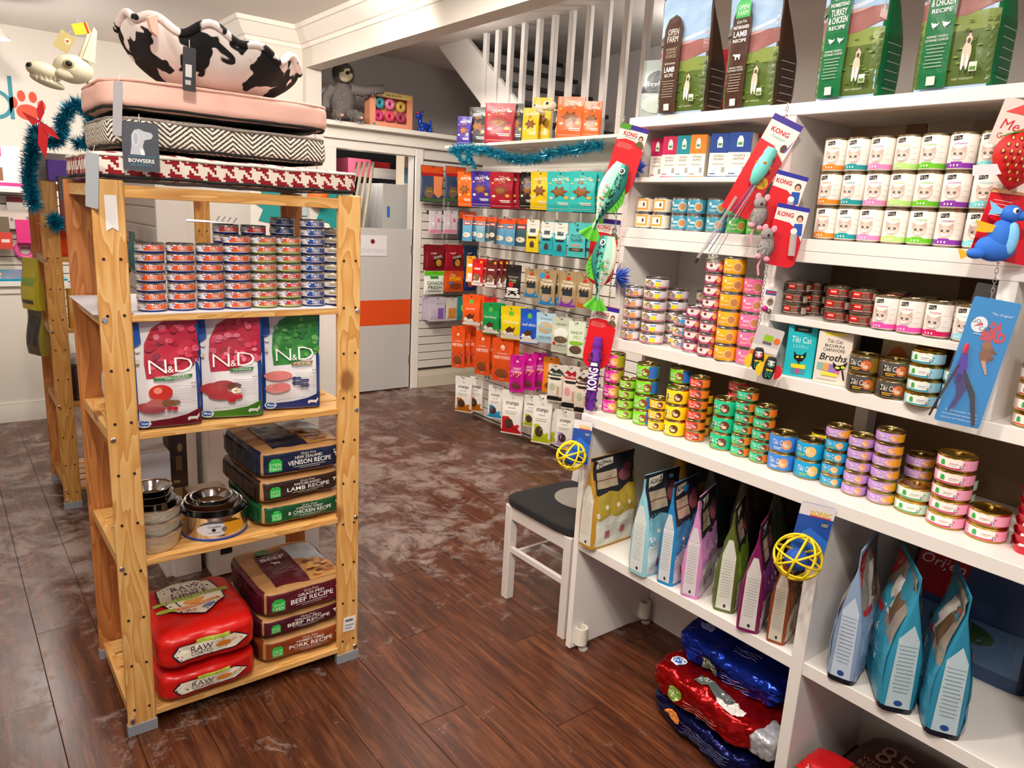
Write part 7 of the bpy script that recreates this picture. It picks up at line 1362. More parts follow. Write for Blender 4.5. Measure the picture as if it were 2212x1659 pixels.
MB().tube([(RM * 1.0 * 1.02 * math.cos(a) * (1 + .02 * math.sin(9 * a + 2)), RM * 1.0 * .92 * math.sin(a) * (1 + .02 * math.sin(9 * a + 2)), rim(a) + .006) for a in [2 * PI * k / 120 for k in range(120)]], .011, COW, 8, closed=True).build('rim_roll', t, smooth=80)
MB().prism([(-.05, 0), (.0, .02), (.0, -.035), (-.03, -.03)], 1, -.004, .004, mat('#e3b9a4', .9)).build('side_flap', t, (-.25, -.12, .13), (0, 0, .6))
def swing(label, pos, w, h, c, ds, rz=0., roll=0., lean=0., name='swing_tag'):
    o = thing(name, label, 'tag', pos, (lean, roll, rz)); MB().prism(rrect(w, h, .003), 1, -.0006, .0006, mat(c, .45)).build('card', o)
    if ds: decals(o, flatS(-.0006), ds, 'print', 0)
    MB().tube([(0, 0, h / 2 - .006), (0, .006, h / 2 + .02)], .0008, mat('#e8e4e0', .5), 4).build('cord', o)
    return o
swing('dark grey brand tag with a white dog silhouette', at(304, 317, 1, 2.225), .088, .125, '#3f434b', [('p', [(-.026, -.021), (-.022, .0), (-.021, .028), (-.014, .041), (-.002, .045), (.008, .040), (.026, .037), (.031, .031), (.027, .022), (.010, .017), (.005, .002), (.010, -.021)], '#b9bcc2'), ('e', -.011, .020, .0075, .018, '#e2e3e6', 16), ('e', -.011, .020, .006, .0162, '#a9acb4', 16), ('p', [(-.002, -.004), (.008, -.010), (.009, -.021), (.0, -.021)], '#f2f2f2'), ('r', -.034, -.026, .034, -.025, '#2a9ac0'), ('t', 'BOWSERS', 0, -.036, .010, '#f2f2f0', {'w': .062, 'bold': .02}), ('t', 'PET PRODUCTS', 0, -.047, .005, '#2a9ac0', {'w': .05})], -.15)
swing('slim black tag hanging on the cow-print bed', at(409, 150, 1, 2.23), .033, .112, '#17161a', [('r', -.010, -.02, .006, .012, '#cfcac6'), ('r', -.010, -.04, .004, -.028, '#b9b4b0')], -.1, .05)
swing('pale grey tag hanging on the pink cushion corner', at(254, 235, 1, 2.235), .028, .135, '#a9a6aa', [], -.9, .1)
swing('folded grey tag hanging at the houndstooth mattress corner', at(199, 390, 1, 2.25), .05, .14, '#aab0b6', [], -1.1, .12)
# ================================================================ bowls on the third pine shelf
def bowl_profile(r0, r1, h, th=.002): return [(0, .001), (r0, .0), (r0 + .003, .002), (r1, h * .93), (r1 + .004, h), (r1 + .004, h + .002), (r1 - .001, h + .0015), (r1 - .004, h * .95), (r0 - .002, .006), (0, .005)]
def bowl(label, x, y, z, r0, r1, h, m_out, group, band=None, ds=None):
    t = thing('pet_bowl', label, 'bowl', (x, y, z), (0, 0, 0), group); p = bowl_profile(r0, r1, h)
    pr = [(a, b, (m_out if 1 <= i <= 2 else CHROME)) for i, (a, b) in enumerate(p)]
    MB().lathe(pr, 40, CHROME).build('body', t, smooth=50)
    if band: MB().lathe([(r0 + .0035, .0), (r0 + .005, .003), (r0 + .005, .007), (r0 + .003, .009)], 40, band).build('rubber_foot', t)
    if ds:
        def Sb_(u, v, o): r = r0 + .003 + (r1 - r0) * (v / h) + .001; return ((r + o) * math.sin(u / r), -(r + o) * math.cos(u / r), v)
        decals(t, Sb_, ds, 'label_print', .02, .0012)
    return t
CERAM = mat('#ddd0b8', .5, bump=.5, bscale=45); GBW = 'stacked pet bowls on the third pine shelf'
bp_ = (.468, 2.352)
for i, zz in enumerate((0, .042, .080)): bowl('cream basket-weave bowl, %s of three nested' % ('lowest', 'middle', 'upper')[i], bp_[0] + .003 * i, bp_[1], Z3 + .001 + zz, .062, .079 - .002 * i, .062, CERAM, GBW)
for i, zz in enumerate((.127, .148, .166)): bowl('small steel bowl on the cream bowls, %s of three' % ('lowest', 'middle', 'upper')[i], bp_[0] - .004, bp_[1], Z3 + zz, .050 - .004 * i, .066 - .004 * i, .034, CHROME, GBW)
b2 = (.660, 2.385)
bowl('large steel bowl with white and orange label', b2[0], b2[1], Z3 + .001, .098, .104, .080, CHROME, GBW, mat('#2a3f9c', .5), [('e', -.03, .040, .055, .022, '#dcd8dc'), ('p', [(.0, .018), (.0, .062), (.045, .060), (.065, .050), (.07, .040), (.06, .028), (.04, .02)], '#e8a01c'), ('e', .0, .040, .008, .009, '#6a6a72', 14), ('e', -.032, .040, .006, .006, '#1c1a20', 12), ('t', 'Cuddles', -.03, .052, .008, '#3a3a44', {'w': .04, 'shear': .2}), ('r', -.05, .030, -.012, .0315, '#8a868c')])
bowl('steel bowl nested second inside the large one', b2[0] - .004, b2[1], Z3 + .066, .076, .092, .034, STEEL, GBW); bowl('copper-sided steel bowl nested third inside the large one', b2[0] - .008, b2[1] - .004, Z3 + .080, .066, .080, .036, mat('#b06a3c', .3, .8), GBW); bowl('smallest steel bowl nested inside the large one', b2[0] - .008, b2[1] - .004, Z3 + .096, .048, .062, .028, CHROME, GBW)
carton('white product box with grey bowl picture behind the bowls', .497, 2.60, Z3 + .001, .14, .12, .24, '#dcdadf', [('r', -.5, .28, .8, .62, '#a9a4ac'), ('e', .15, .40, .45, .08, '#e6e3e6')], 0, '#c9c6cc')
carton('kraft brown box standing behind the nested bowls', .618, 2.69, Z3 + .001, .06, .08, .26, '#4a3524', [('r', -.3, .5, .4, .7, '#9a7a44'), ('r', -.6, .1, .8, .25, '#a88a5a'), ('e', .2, .82, .3, .06, '#c8a868'), ('r', -.6, .32, .1, .36, '#a88a5a')], 0, '#2a1c12')
carton('flat brown carton lying behind the large steel bowl', .69, 2.59, Z3 + .001, .13, .10, .07, '#8a6c52', [], 0, '#7a5e46')
# ================================================================ white gondola and cabinet behind the front pine shelf
t = thing('display_gondola', 'white double-sided slatwall gondola behind the front pine shelf', 'display stand', (.72, 3.25, 0))
bx('end_panel', 0, .115, 0, .02, 0, 1.72, WHITE, t); bx('base', -.03, .115, .02, 1.0, 0, .16, WHITE, t); bx('spine', .02, .10, .02, 1.0, .16, 1.72, WHITE, t)
_s = MB().box(0, .012, 0, .98, .0035, .0725, SLATM).mesh('slat', bev=.001)
for i in range(20): link(_s, 'slat', t, (.008, .02, .165 + i * .0762))
for i, (z, c, sz) in enumerate(((1.45, '#2f6a72', .16), (1.42, '#3a3a34', .2), (1.1, '#6a4a2a', .18))):
    B = Bag(.11, sz, .04, 'pouch', 4, .003, 200 + i)
    bag('toy_pack', ['teal hanging toy pack on the gondola side', 'dark hanging toy pack on the gondola side', 'brown hanging toy pack low on the gondola side'][i], 'pack', B, c, c, [('e', 0, sz * .4, .03, .04, '#8a7a5a')], (.66, 3.42 + .16 * i, z - .1), -PI / 2, 0)
t = thing('rod_rack', 'chrome waterfall arm projecting from the gondola end', 'rack', (.835, 3.30, 1.565))
for i in range(4): MB().tube([(0, .08 * i, 0), (.2, .08 * i, -.005), (.218, .08 * i, .02)], .003, STEEL, 7).build('arm', t)
bx('crossbar', -.004, .004, -.01, .26, -.008, .008, STEEL, t)
t = thing('low_cabinet', 'low white cabinet with a finger hole beside the gondola', 'cabinet', (.862, 3.17, 0)); bx('body', .0, .50, 0, .5, .0, .88, WHITE, t); bx('door', .004, .496, -.018, 0, .01, .87, WHITE, t); bx('finger_hole', .03, .08, -.021, -.0175, .11, .16, DARK, t, 0)
# ================================================================ rear pine shelf contents
CONT = 'goods on the rear pine shelf'
t = thing('storage_bin', 'orange plastic bin on the rear pine shelf', 'bin', (.60, 4.52, 1.332)); OR_ = mat('#e0481a', .3)
MB().lathe([(0, .002), (.12, .002), (.125, 0), (.20, .15), (.21, .15), (.21, .155), (.195, .155), (.118, .008), (0, .008)], 4, OR_).build('body', t, None, (0, 0, PI / 4), smooth=0)
o = carton('purple box on top of the rear pine shelf', .56, 4.335, 1.702, .16, .07, .10, '#5a2f9a', [], 0)
o = carton('black and orange wedge bag hanging on the rear pine post', .55, 4.285, 1.47, .07, .03, .26, '#6a2a14', [('r', -1, .55, 1, 1, '#4a4242'), ('p', [(-.6, .1), (.4, .2), (.6, .5), (-.2, .5)], '#c8541c')], 0)
B = Bag(.16, .26, .06, 'stand', 4, .003, 211); bag('treat_bag', 'yellow treat bag hanging off the rear pine shelf', 'bag', B, '#c9b81c', '#a8981a', [('r', -.05, .03, .05, .05, '#3a3a2a'), ('r', -.06, .12, .06, .16, '#8aa83a')], (.385, 4.45, 1.06), -1.2, 0)
B = Bag(.15, .24, .06, 'stand', 4, .003, 212); bag('treat_bag', 'dark patterned bag below the yellow one', 'bag', B, '#5a4a2c', '#8a7a2a', [('r', -.05, .05, .05, .2, '#2a2420')], (.39, 4.48, .82), -1.2, 0)
B = Bag(.2, .22, .07, 'stand', 4, .003, 213); bag('treat_bag', 'teal and grey bag on the rear pine shelf', 'bag', B, '#3a6a66', '#4a7a76', [('r', -.06, .05, .06, .12, '#c9c6b8')], (.70, 4.40, .972), -.2, 0)
B = Bag(.12, .2, .05, 'stand', 4, .003, 214); bag('treat_bag', 'amber bag on the rear pine shelf', 'bag', B, '#c8922a', '#a8761a', [], (.58, 4.36, .972), -.2, 0)
B = Bag(.2, .24, .08, 'stand', 4, .003, 215); bag('treat_bag', 'green and grey bag beside the rear pine post', 'bag', B, '#4a6a3a', '#3a5a2c', [], (.92, 4.40, 1.332), -.4, 0)
B = Bag(.18, .2, .09, 'stand', 4, .003, 216); bag('treat_bag', 'olive bag with red foot on the rear lower shelf', 'bag', B, '#6a6650', '#5a5644', [], (.74, 4.36, .582), -.3, 0, bands=[(0, .12, '#c81c22')])
t = thing('treat_jar', 'clear plastic jar of dark treats on the rear shelf', 'jar', (.56, 4.44, .582)); MB().lathe([(0, 0), (.085, 0), (.09, .01), (.09, .17), (.08, .19), (.08, .20)], 28, mat('#4a3630', .1, alpha=.8)).build('body', t); MB().lathe([(.083, .195), (.083, .225), (0, .228)], 28, mat('#c9c6c2', .3, alpha=.7)).build('lid', t); MB().lathe([(0, .004), (.08, .004), (.08, .15), (0, .155)], 20, mat('#3a2018', .8, bump=.8, bscale=60)).build('treats', t)
t = thing('red_bow', 'glossy red ribbon bow over the tinsel', 'bow', at(86, 262, 1, 4.16)); RB = mat('#d80f18', .3)
for q in ([(-.06, .03), (-.02, .012), (0, 0), (-.03, -.02)], [(0, 0), (.02, .04), (.015, .09), (-.01, .05)], [(0, 0), (.05, -.03), (.07, -.07), (.02, -.05)], [(-.005, -.01), (.03, -.06), (.01, -.16), (-.015, -.10)]): MB().prism(q, 1, -.006, .006, RB).build('ribbon_loop', t, bev=.002)
# toy dog skeleton standing on the rear shelf
BONE = mat('#e8dfbf', .6, bump=.2, bscale=30); BON2 = mat('#b9a878', .7)
def skel(name, label, pos, s, rz, ribs=7, ears=True):
    t = thing(name, label, 'skeleton', pos, (0, 0, rz))
    def E(nm, c, r, m_=BONE, rot=None): return ell(t, nm, tuple(x * s for x in c), tuple(x * s for x in r), m_, rot)
    E('skull', (-.02, 0, .30), (.10, .075, .075)); E('cheek_bone', (-.07, -.045, .265), (.05, .02, .03)); E('snout', (-.16, 0, .265), (.088, .05, .046), BONE, (0, .2, 0)); E('jaw', (-.15, 0, .215), (.085, .04, .024), BONE, (0, .28, 0)); E('nose_hole', (-.228, -.012, .285), (.018, .02, .015), DARK); E('eye_socket', (-.055, -.062, .315), (.03, .018, .025), BON2); E('eye_hole', (-.058, -.072, .316), (.018, .012, .016), DARK)
    for k in range(6): MB().lathe([(.007 * s, 0), (0, -.025 * s)], 6, mat('#ece4cc', .5)).build('tooth', t, ((-.21 + .022 * k) * s, -.038 * s, .237 * s))
    for sg in (-1, 1) if ears else (): MB().prism([(-.03 * s, 0), (.03 * s, 0), (.012 * s, .17 * s), (-.006 * s, .18 * s)], 1, -.006, .006, BONE).build('ear', t, (.045 * s, sg * .045 * s, .35 * s), (0, .25, 0), .002)
    for k in range(9):
        u = k / 8; E('vertebra', (.06 + .34 * u, 0, .24 - .12 * u + .03 * math.sin(u * 4)), (.02, .022, .018)); 
    for k in range(ribs):
        u = k / ribs; x, z = .14 + .20 * u, .20 - .09 * u
        MB().tube([(x * s, math.cos(a) * .07 * s, (z - .075 + math.sin(a) * .085) * s) for a in [PI / 2 + j * PI / 7 for j in range(-6, 7)]], .006 * s, BONE, 6).build('rib', t, smooth=80)
    E('shoulder_blade', (.11, -.06, .14), (.022, .012, .07), BONE, (0, .3, 0))
    for sg in (-1, 1): MB().tube([(.13 * s, sg * .06 * s, .10 * s), (.09 * s, sg * .065 * s, -.02 * s), (.11 * s, sg * .065 * s, -.14 * s)], [.014 * s, .010 * s, .014 * s], BONE, 8).build('front_leg', t, smooth=80)
    for sg in (-1, 1): MB().tube([(.42 * s, sg * .05 * s, .08 * s), (.46 * s, sg * .06 * s, -.03 * s), (.42 * s, sg * .06 * s, -.14 * s)], [.016 * s, .011 * s, .014 * s], BONE, 8).build('hind_leg', t, smooth=80)
    return t
sk = skel('toy_skeleton', 'bone-coloured toy dog skeleton on the rear pine shelf', tuple(at(158, 150, 1, 4.42) - Vector((-.018, 0, .27))), .9, .12)
bx('display_stand', .45, .95, 4.385, 4.60, 1.702, sk.location.z - .154 * .9, mat('#8a8478', .7)); bpy.data.objects['display_stand']['label'] = 'grey plinth under the toy dog skeleton'; bpy.data.objects['display_stand']['category'] = 'plinth'
swing('yellow and red paper tag over the skeleton ear', at(175, 62, 1, 4.36), .07, .05, '#e0d21c', [('r', .02, -.025, .03, .025, '#c8202a')], .0, -.3); swing('round-badged tan tag behind the skeleton head', at(139, 90, 1, 4.5), .07, .09, '#c9b87a', [('e', .01, .01, .015, .015, '#e6dcb8'), ('e', .01, .01, .006, .006, '#c8202a')], 0, .5)
k2 = skel('toy_skeleton', 'small toy dog skeleton between bags on the partition shelf', (3.222, at(1186, 300, 0, 3.222).y, 2.156 + .154 * .45), .45, -.7, 6, False)
# ================================================================ counter, far wall sign and goods
cn = thing('counter', 'white panelled shop counter with teal glass top', 'counter', (-.6, 6.26, 0)); CW = mat('#e2ddd2', .5)
bx('front_panel', -1.7, 1.32, 0, .04, .0, 1.0, CW, cn); bx('side_panel', 1.28, 1.32, .04, .7, .0, 1.0, CW, cn); bx('top', -1.72, 1.36, -.03, .72, 1.0, 1.035, mat('#0f8fae', .15), cn); bx('top_rail', -1.7, 1.325, -.012, .0, .93, .985, CW, cn); MB().prism([(0, 0), (-.022, 0), (-.022, .10), (-.014, .12), (-.014, .14), (0, .14)], 0, -1.7, 1.33, CW).build('plinth', cn)
bx('edge_strip', -1.72, 1.36, -.034, -.03, .985, 1.02, mat('#e6e4dc', .5), cn, 0)
sgn = thing('wall_sign', 'teal letter and red paw print sign on the far wall', 'sign', (0, 7.997, 0))
p = at(3, 215, 1, 7.997); TL = mat('#1f7f8f', .6); h = .30
mb = MB(); mb.box(p.x + .055, p.x + .085, -.006, 0, p.z - .15, p.z + .20, TL)
mb.grid(lambda u, v: (p.x + (.13 + .03 * (v - .5)) * math.cos(2 * PI * u) * .95 - .06, -.006, p.z - .04 + (.11 + .03 * (v - .5)) * math.sin(2 * PI * u)), 32, 1, TL, True); mb.build('letter_d', sgn, smooth=0)
p = at(60, 240, 1, 7.997); RP = mat('#d8401c', .6)
def flat_e(nm, cx, cz, rx, rz_, m_): MB().prism([(cx + rx * math.cos(2 * PI * k / 20), cz + rz_ * math.sin(2 * PI * k / 20)) for k in range(20)], 1, -.006, 0, m_).build(nm, sgn, smooth=0)
flat_e('paw_pad', p.x + .0, p.z - .01, .085, .065, RP)
for dx, dz in ((-.10, .06), (-.04, .12), (.045, .12), (.105, .055)): flat_e('paw_toe', p.x + dx, p.z + dz, .03, .045, RP)
FW = 7.96
FCN = [0]
def farcard(label, px, py, w, h, c, ds=()):
    y = FW - .04 - .04 * FCN[0]; FCN[0] += 1; carton(label, at(px, py, 1, y).x, y, at(px, py, 1, y).z - h / 2, w, .03, h, c, list(ds), 0, group='goods on the far slatwall')
fs = tag(bx('far_shelf', -1.0, .72, 7.70, 7.975, 1.62, 1.64, WHITE), 'white shelf on the far slatwall behind the counter', 'shelf')
carton('pink and white treat pack on the far shelf', .52, 7.80, 1.641, .30, .1, .36, '#e8e2e4', [('r', -1, .75, .1, 1, '#e0368a'), ('r', -.9, .2, .1, .5, '#8a5a3a'), ('r', -1, .08, 1, .16, '#e0368a')], 0, group='goods on the far shelf'); carton('white box on the far shelf beside the pink pack', .20, 7.82, 1.641, .2, .1, .25, '#ded6d8', [('r', -.8, .4, .8, .6, '#d86a9a')], 0, group='goods on the far shelf')
farcard('small red-topped card on the far slatwall', 32, 445, .12, .16, '#d8d2cc', [('r', -1, .7, 1, 1, '#8a2a2a')]); farcard('dotted pale card on the far slatwall', 50, 475, .34, .16, '#cfc2b8', [('e', -.5, .5, .08, .1, '#8a7a78'), ('e', .2, .6, .08, .1, '#8a7a78')]); farcard('magenta toy card on the far slatwall', 55, 500, .14, .2, '#d8247a'); farcard('brown pack at the left picture edge', 3, 500, .12, .25, '#6a5a44'); farcard('red pack low at the left picture edge', 12, 520, .1, .14, '#c8382a', [('r', -.6, .4, .6, .6, '#e8d0c8')])
t = thing('ring_toy', 'pink doughnut ring toy hanging by the far counter', 'dog toy', at(55, 540, 1, 7.93)); MB().tube([(.065 * math.cos(a * PI / 10), 0, .065 * math.sin(a * PI / 10)) for a in range(20)], .025, mat('#e0559a', .5), 10, closed=True).build('ring', t, smooth=80); MB().tube([(0, 0, .055), (0, .03, .22), (0, .06, .23)], .003, CHROME, 5).build('strap', t)
t = thing('paper_stand', 'white paper stand on the counter at the left edge', 'sign', (.24, 6.5, 1.036), (0, 0, 0)); MB().prism([(0, 0), (.12, 0), (.02, .42), (-.02, .42)], 1, -.02, .02, mat('#eae6e2', .6)).build('sheet', t); bx('foot', -.01, .14, -.04, .04, 0, .015, mat('#e8a078', .6), t)
# ================================================================ niche over the door: shelf, sloth, doughnut box, balloon dog
nsh = tag(MB().prism([(5.87, 2.30), (6.40, 2.30), (6.40, 2.335), (5.87, 2.335)], 0, 2.605, 4.55, WHITE).build('niche_shelf', smooth=0), 'white shelf over the staff door holding a plush sloth', 'shelf')
sl_ = thing('plush_sloth', 'grey plush sloth sitting on the shelf over the door', 'plush toy', (2.80, 5.99, 2.342), (0, 0, -.25)); GF = mat('#6a6460', .95); GF2 = mat('#4a4441', .95); CRM = mat('#dccfae', .9)
parts = [('body', (0, 0, .16), (.105, .085, .155), GF), ('head', (.0, -.02, .375), (.085, .08, .085), GF2), ('face', (.008, -.055, .365), (.066, .05, .062), CRM), ('nose', (.022, -.11, .37), (.017, .012, .014), DARK), ('eye_patch', (-.025, -.088, .385), (.026, .02, .016), mat('#4a3a2c', .9)), ('eye_patch', (.055, -.085, .385), (.02, .02, .016), mat('#4a3a2c', .9)), ('paw', (-.05, -.17, .03), (.035, .035, .03), GF), ('paw', (.11, -.16, .03), (.035, .035, .03), GF), ('claw', (-.04, -.205, .03), (.015, .012, .012), mat('#d89a88', .8)), ('claw', (.12, -.19, .025), (.015, .012, .012), mat('#d89a88', .8))]
for nm, c, r, m_ in parts: ell(sl_, nm, c, r, m_)
limbs = [[(.07, -.02, .26), (.16, -.04, .25), (.26, -.05, .275), (.33, -.06, .285)], [(-.08, -.01, .25), (-.14, -.03, .17), (-.15, -.06, .08)], [(-.05, -.05, .06), (-.06, -.12, .05), (-.05, -.17, .035)], [(.05, -.05, .06), (.10, -.10, .05), (.11, -.16, .035)]]
rr = random.Random(11); mb = MB()
for li, l in enumerate(limbs):
    MB().tube(l, [.045, .04, .038, .035][:len(l)], GF, 10).build('arm' if li < 2 else 'leg', sl_, smooth=80)
    for k in range(260):
        i = rr.randrange(len(l) - 1); p = Vector(l[i]).lerp(Vector(l[i + 1]), rr.random()); d = Vector((rr.gauss(0, 1), rr.gauss(0, 1), rr.gauss(0, 1))).normalized(); q = p + d * .036; e = q + d * .018 + Vector((0, 0, -.008)); w3 = d.cross(Vector((.2, .5, 1))).normalized() * .0022; mb.add([q - w3, q + w3, e], [(0, 1, 2)], mat(rr.choice(('#a8a29e', '#6a6460', '#c4beba', '#d6d0cc')), .95))
for c, r in ((parts[0][1], parts[0][2]), (parts[1][1], parts[1][2])):
    for k in range(900):
        d = Vector((rr.gauss(0, 1), rr.gauss(0, 1), rr.gauss(0, 1))).normalized()
        if c[2] > .3 and d.y < -.25 and d.z < .6: continue
        q = Vector((c[0] + d.x * r[0], c[1] + d.y * r[1], c[2] + d.z * r[2])); e = q + d * .016 + Vector((0, 0, -.014)); w3 = d.cross(Vector((.2, .5, 1))).normalized() * .0025; mb.add([q - w3, q + w3, e], [(0, 1, 2)], mat(rr.choice(('#7d7672', '#4a4441', '#938c88', '#635d59')), .95))
mb.build('fur', sl_, smooth=0)['kind'] = 'stuff'
t = thing('doughnut_gift_box', 'peach gift box with a window of doughnut toys', 'box', (3.235, 6.0, 2.336), (0, 0, .03)); PE = mat('#e89a78', .5)
for a in ((-.21, .21, 0, .045), (-.21, .21, .245, .29), (-.21, -.155, .045, .245), (.155, .21, .045, .245)): bx('frame', a[0], a[1], -.05, -.045, a[2], a[3], PE, t, 0)
bx('back', -.21, .21, .035, .045, 0, .29, PE, t, 0); bx('side', -.21, -.205, -.045, .045, 0, .29, PE, t, 0); bx('side', .205, .21, -.045, .045, 0, .29, PE, t, 0); bx('lid', -.21, .21, -.045, .045, .285, .292, mat('#e6c84a', .5), t, 0)
decals(t, flatS(-.0505), [('r', -.10, .25, .2, .286, '#ead27a'), ('t', 'PAR & NUTS', .02, .267, .018, '#2a2222', {'w': .15, 'bold': .02}), ('e', -.165, .02, .012, .012, '#3aa0b0')], 'print', 0)
for (dx, dz, c) in ((-.10, .20, '#3a9aac'), (.0, .20, '#e07aa0'), (.11, .19, '#c8a84a'), (-.11, .095, '#d83a7a'), (.0, .10, '#e04a6a'), (.11, .10, '#a83a5a')):
    o = MB().tube([(.03 * math.cos(a * PI / 8), 0, .03 * math.sin(a * PI / 8)) for a in range(16)], .019, mat(c, .6), 8, closed=True).build('doughnut_toy', t, (dx, -.015, dz), smooth=80)
t = thing('balloon_dog', 'small blue dog figurine with red cap on the door shelf', 'figurine', (3.57, 5.98, 2.336), (0, 0, .2)); BD = mat('#0f3fae', .25)
for nm, c, r in (('body', (.02, 0, .06), (.06, .03, .03)), ('neck', (-.035, 0, .09), (.02, .02, .04)), ('head', (-.05, 0, .135), (.035, .025, .025)), ('ear', (-.02, 0, .16), (.012, .015, .025)), ('front_leg', (-.02, -.02, .028), (.018, .016, .03)), ('hind_leg', (.07, -.02, .028), (.018, .016, .03)), ('front_leg', (-.02, .02, .028), (.018, .016, .03)), ('hind_leg', (.07, .02, .028), (.018, .016, .03)), ('tail', (.09, 0, .09), (.012, .012, .03))): ell(t, nm, c, r, BD)
ell(t, 'cap', (-.06, 0, .16), (.02, .02, .01), mat('#d8202a', .6))
# ================================================================ storage room seen over the half door
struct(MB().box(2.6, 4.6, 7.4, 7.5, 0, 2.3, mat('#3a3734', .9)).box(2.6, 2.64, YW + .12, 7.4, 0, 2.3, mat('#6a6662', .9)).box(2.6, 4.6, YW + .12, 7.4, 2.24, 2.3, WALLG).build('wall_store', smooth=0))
wr_ = thing('wire_rack', 'dark wire storage rack behind the half door', 'rack', (2.75, 6.9, 0))
for x in (0, 1.4):
    for y in (0, .4): MB().tube([(x, y, 0), (x, y, 2.15)], .013, mat('#2a2826', .4, .6), 8).build('post', wr_)
for z in (.3, .8, 1.3, 1.94):
    w2 = link(None, 'wire_shelf', wr_, (0, 0, z))
    for y in (0, .08, .16, .24, .32, .4): MB().tube([(0, y, 0), (1.4, y, 0)], .004, mat('#4a4643', .4, .6), 5).build('wire', w2)
    MB().tube([(0, -.005, -.03)] + [(1.4 * k / 40, -.005, -.03 if k % 2 else 0) for k in range(41)], .003, mat('#8a8682', .4, .6), 5).build('front_lattice', w2)
cl = [('pink storage box on the wire rack', 3.36, 6.95, 1.946, .24, .3, .17, '#d85a78'), ('red and black bag on the wire rack', 3.66, 7.08, 1.946, .26, .2, .17, '#c82a24'), ('white sack on the wire rack', 3.66, 6.88, 1.946, .28, .12, .10, '#ddd6cc'), ('dark carton low on the wire rack', 2.95, 6.95, 1.31, .35, .3, .3, '#5a2a22'), ('brown carton low on the wire rack', 3.0, 6.95, .81, .35, .3, .3, '#4a3a2c')]
for l, x, y, z, w_, d_, h_, c in cl: carton(l, x, y, z, w_, d_, h_, c, [('r', -.9, .3, .9, .6, '#e6ddd2')] if 'red' in l or 'white' in l else [], 0, group='cartons on the wire rack')
carton('clear-topped bag with cat picture on the grey cabinet', 3.72, 6.45, 1.888, .22, .16, .32, '#c9bda6', [('r', -1, .05, 1, .5, '#5a8aa8'), ('e', -.1, .2, .4, .12, '#c88a4a')], 0)
t = thing('grey_cabinet', 'pale grey metal cabinet behind the half door', 'cabinet', (3.35, 6.30, 0)); bx('body', 0, .62, 0, .5, 0, 1.885, mat('#b5b3b0', .5), t); decals(t, flatS(-.001), [('r', .045, 1.58, .075, 1.68, '#2a6ab8'), ('p', [(.36, 1.25), (.50, 1.25), (.50, 1.85), (.36, 1.86)], '#4a2c2c'), ('e', .43, 1.62, .05, .12, '#7a5a5a'), ('e', .43, 1.36, .05, .05, '#c03a8a')], 'poster', 0)
for i in range(4):
    a, b = at(806 - 8 * i, 350, 1, 6.25), at(785 - 10 * i, 492, 1, 6.25); q = Vector((a.x - b.x, 0, a.z - b.z)); e0 = Vector((b.x, 6.25 + .03 * i, b.z)) - q * 1.0
    o = MB().tube([(0, 0, 0), q * 2.0], .016, mat('#cfc4ae', .6), 4).build('trim_board', None, e0, smooth=0); tag(o, 'cream trim board leaning behind the half door, %s from the cabinet' % ORD[i], 'board', 'trim boards leaning behind the half door')
# ================================================================ pillar decor glimpsed through the pine shelf
dc = thing('wall_decal', 'teal quatrefoil wall decal, left of two on the pillar', 'decal', at(600, 440, 1, 6.018)); TQ = mat('#168a88', .6)
qf = [(.0, .26), (.05, .16), (.16, .14), (.12, .05), (.20, 0), (.12, -.05), (.16, -.14), (.05, -.16), (0, -.26), (-.05, -.16), (-.16, -.14), (-.12, -.05), (-.20, 0), (-.12, .05), (-.16, .14), (-.05, .16)]
MB().prism(qf, 1, -.004, 0, TQ).build('shape', dc, smooth=0)
dc = thing('wall_decal', 'teal quatrefoil wall decal, right of two on the pillar', 'decal', at(722, 440, 1, 5.926)); MB().prism(qf, 1, -.004, 0, TQ).build('shape', dc, smooth=0)
gb = thing('glass_block_panel', 'narrow panel of glass blocks by the pillar', 'window', at(648, 452, 1, 5.92))
for i in range(3):
    for j in range(2): bx('glass_block', -.05 + j * .055, j * .055, -.02, 0, -.16 + i * .11, -.16 + i * .11 + .1, mat('#aebfc2', .1), gb)
t = thing('paper_lantern', 'orange globe ornament hanging by the pillar', 'ornament', at(687, 425, 1, 5.86)); ell(t, 'globe', (0, 0, 0), (.085, .085, .075), mat('#e0641c', .6)); MB().tube([(0, 0, .07), (0, .06, .5)], .002, DARK, 4).build('cord', t)
t = thing('star_toy', 'pink star toy hanging by the pillar', 'dog toy', at(691, 502, 1, 5.88)); MB().prism([((.05 if k % 2 == 0 else .02) * math.sin(k * PI / 5), (.05 if k % 2 == 0 else .02) * math.cos(k * PI / 5)) for k in range(10)], 1, -.01, .01, mat('#e0559a', .5)).build('star', t)
carton('kraft tray of goods on the cabinet behind the tins', 1.22, 3.40, .882, .30, .2, .12, '#c9924a', [], 0)
# ================================================================ chair
CHW = mat('#d9cfc8', .4); ch = thing('chair', 'white wooden chair with charcoal seat pad by the base unit', 'chair', (1.865, 1.925, 0))
W_, D_ = .41, .42
def leg(x, y, h, m_=CHW): return bx('leg', x - .02, x + .02, y - .02, y + .02, 0, h, m_, ch, .002)
leg(.02, D_ - .02, .44); leg(.02, .02, .44)
for y in (.02, D_ - .02):
    MB().prism([(W_ - .04, 0), (W_ - .005, 0), (W_ + .0, .44), (W_ + .06, .92), (W_ + .03, .92), (W_ - .035, .44)], 1, y - .018, y + .018, CHW).build('leg', ch, bev=.002)
for x0, x1, y0, y1 in ((.04, W_ - .03, .008, .03), (.04, W_ - .03, D_ - .03, D_ - .008), (.005, .03, .03, D_ - .03), (W_ - .04, W_ - .01, .03, D_ - .03)): bx('apron', x0, x1, y0, y1, .38, .44, CHW, ch)
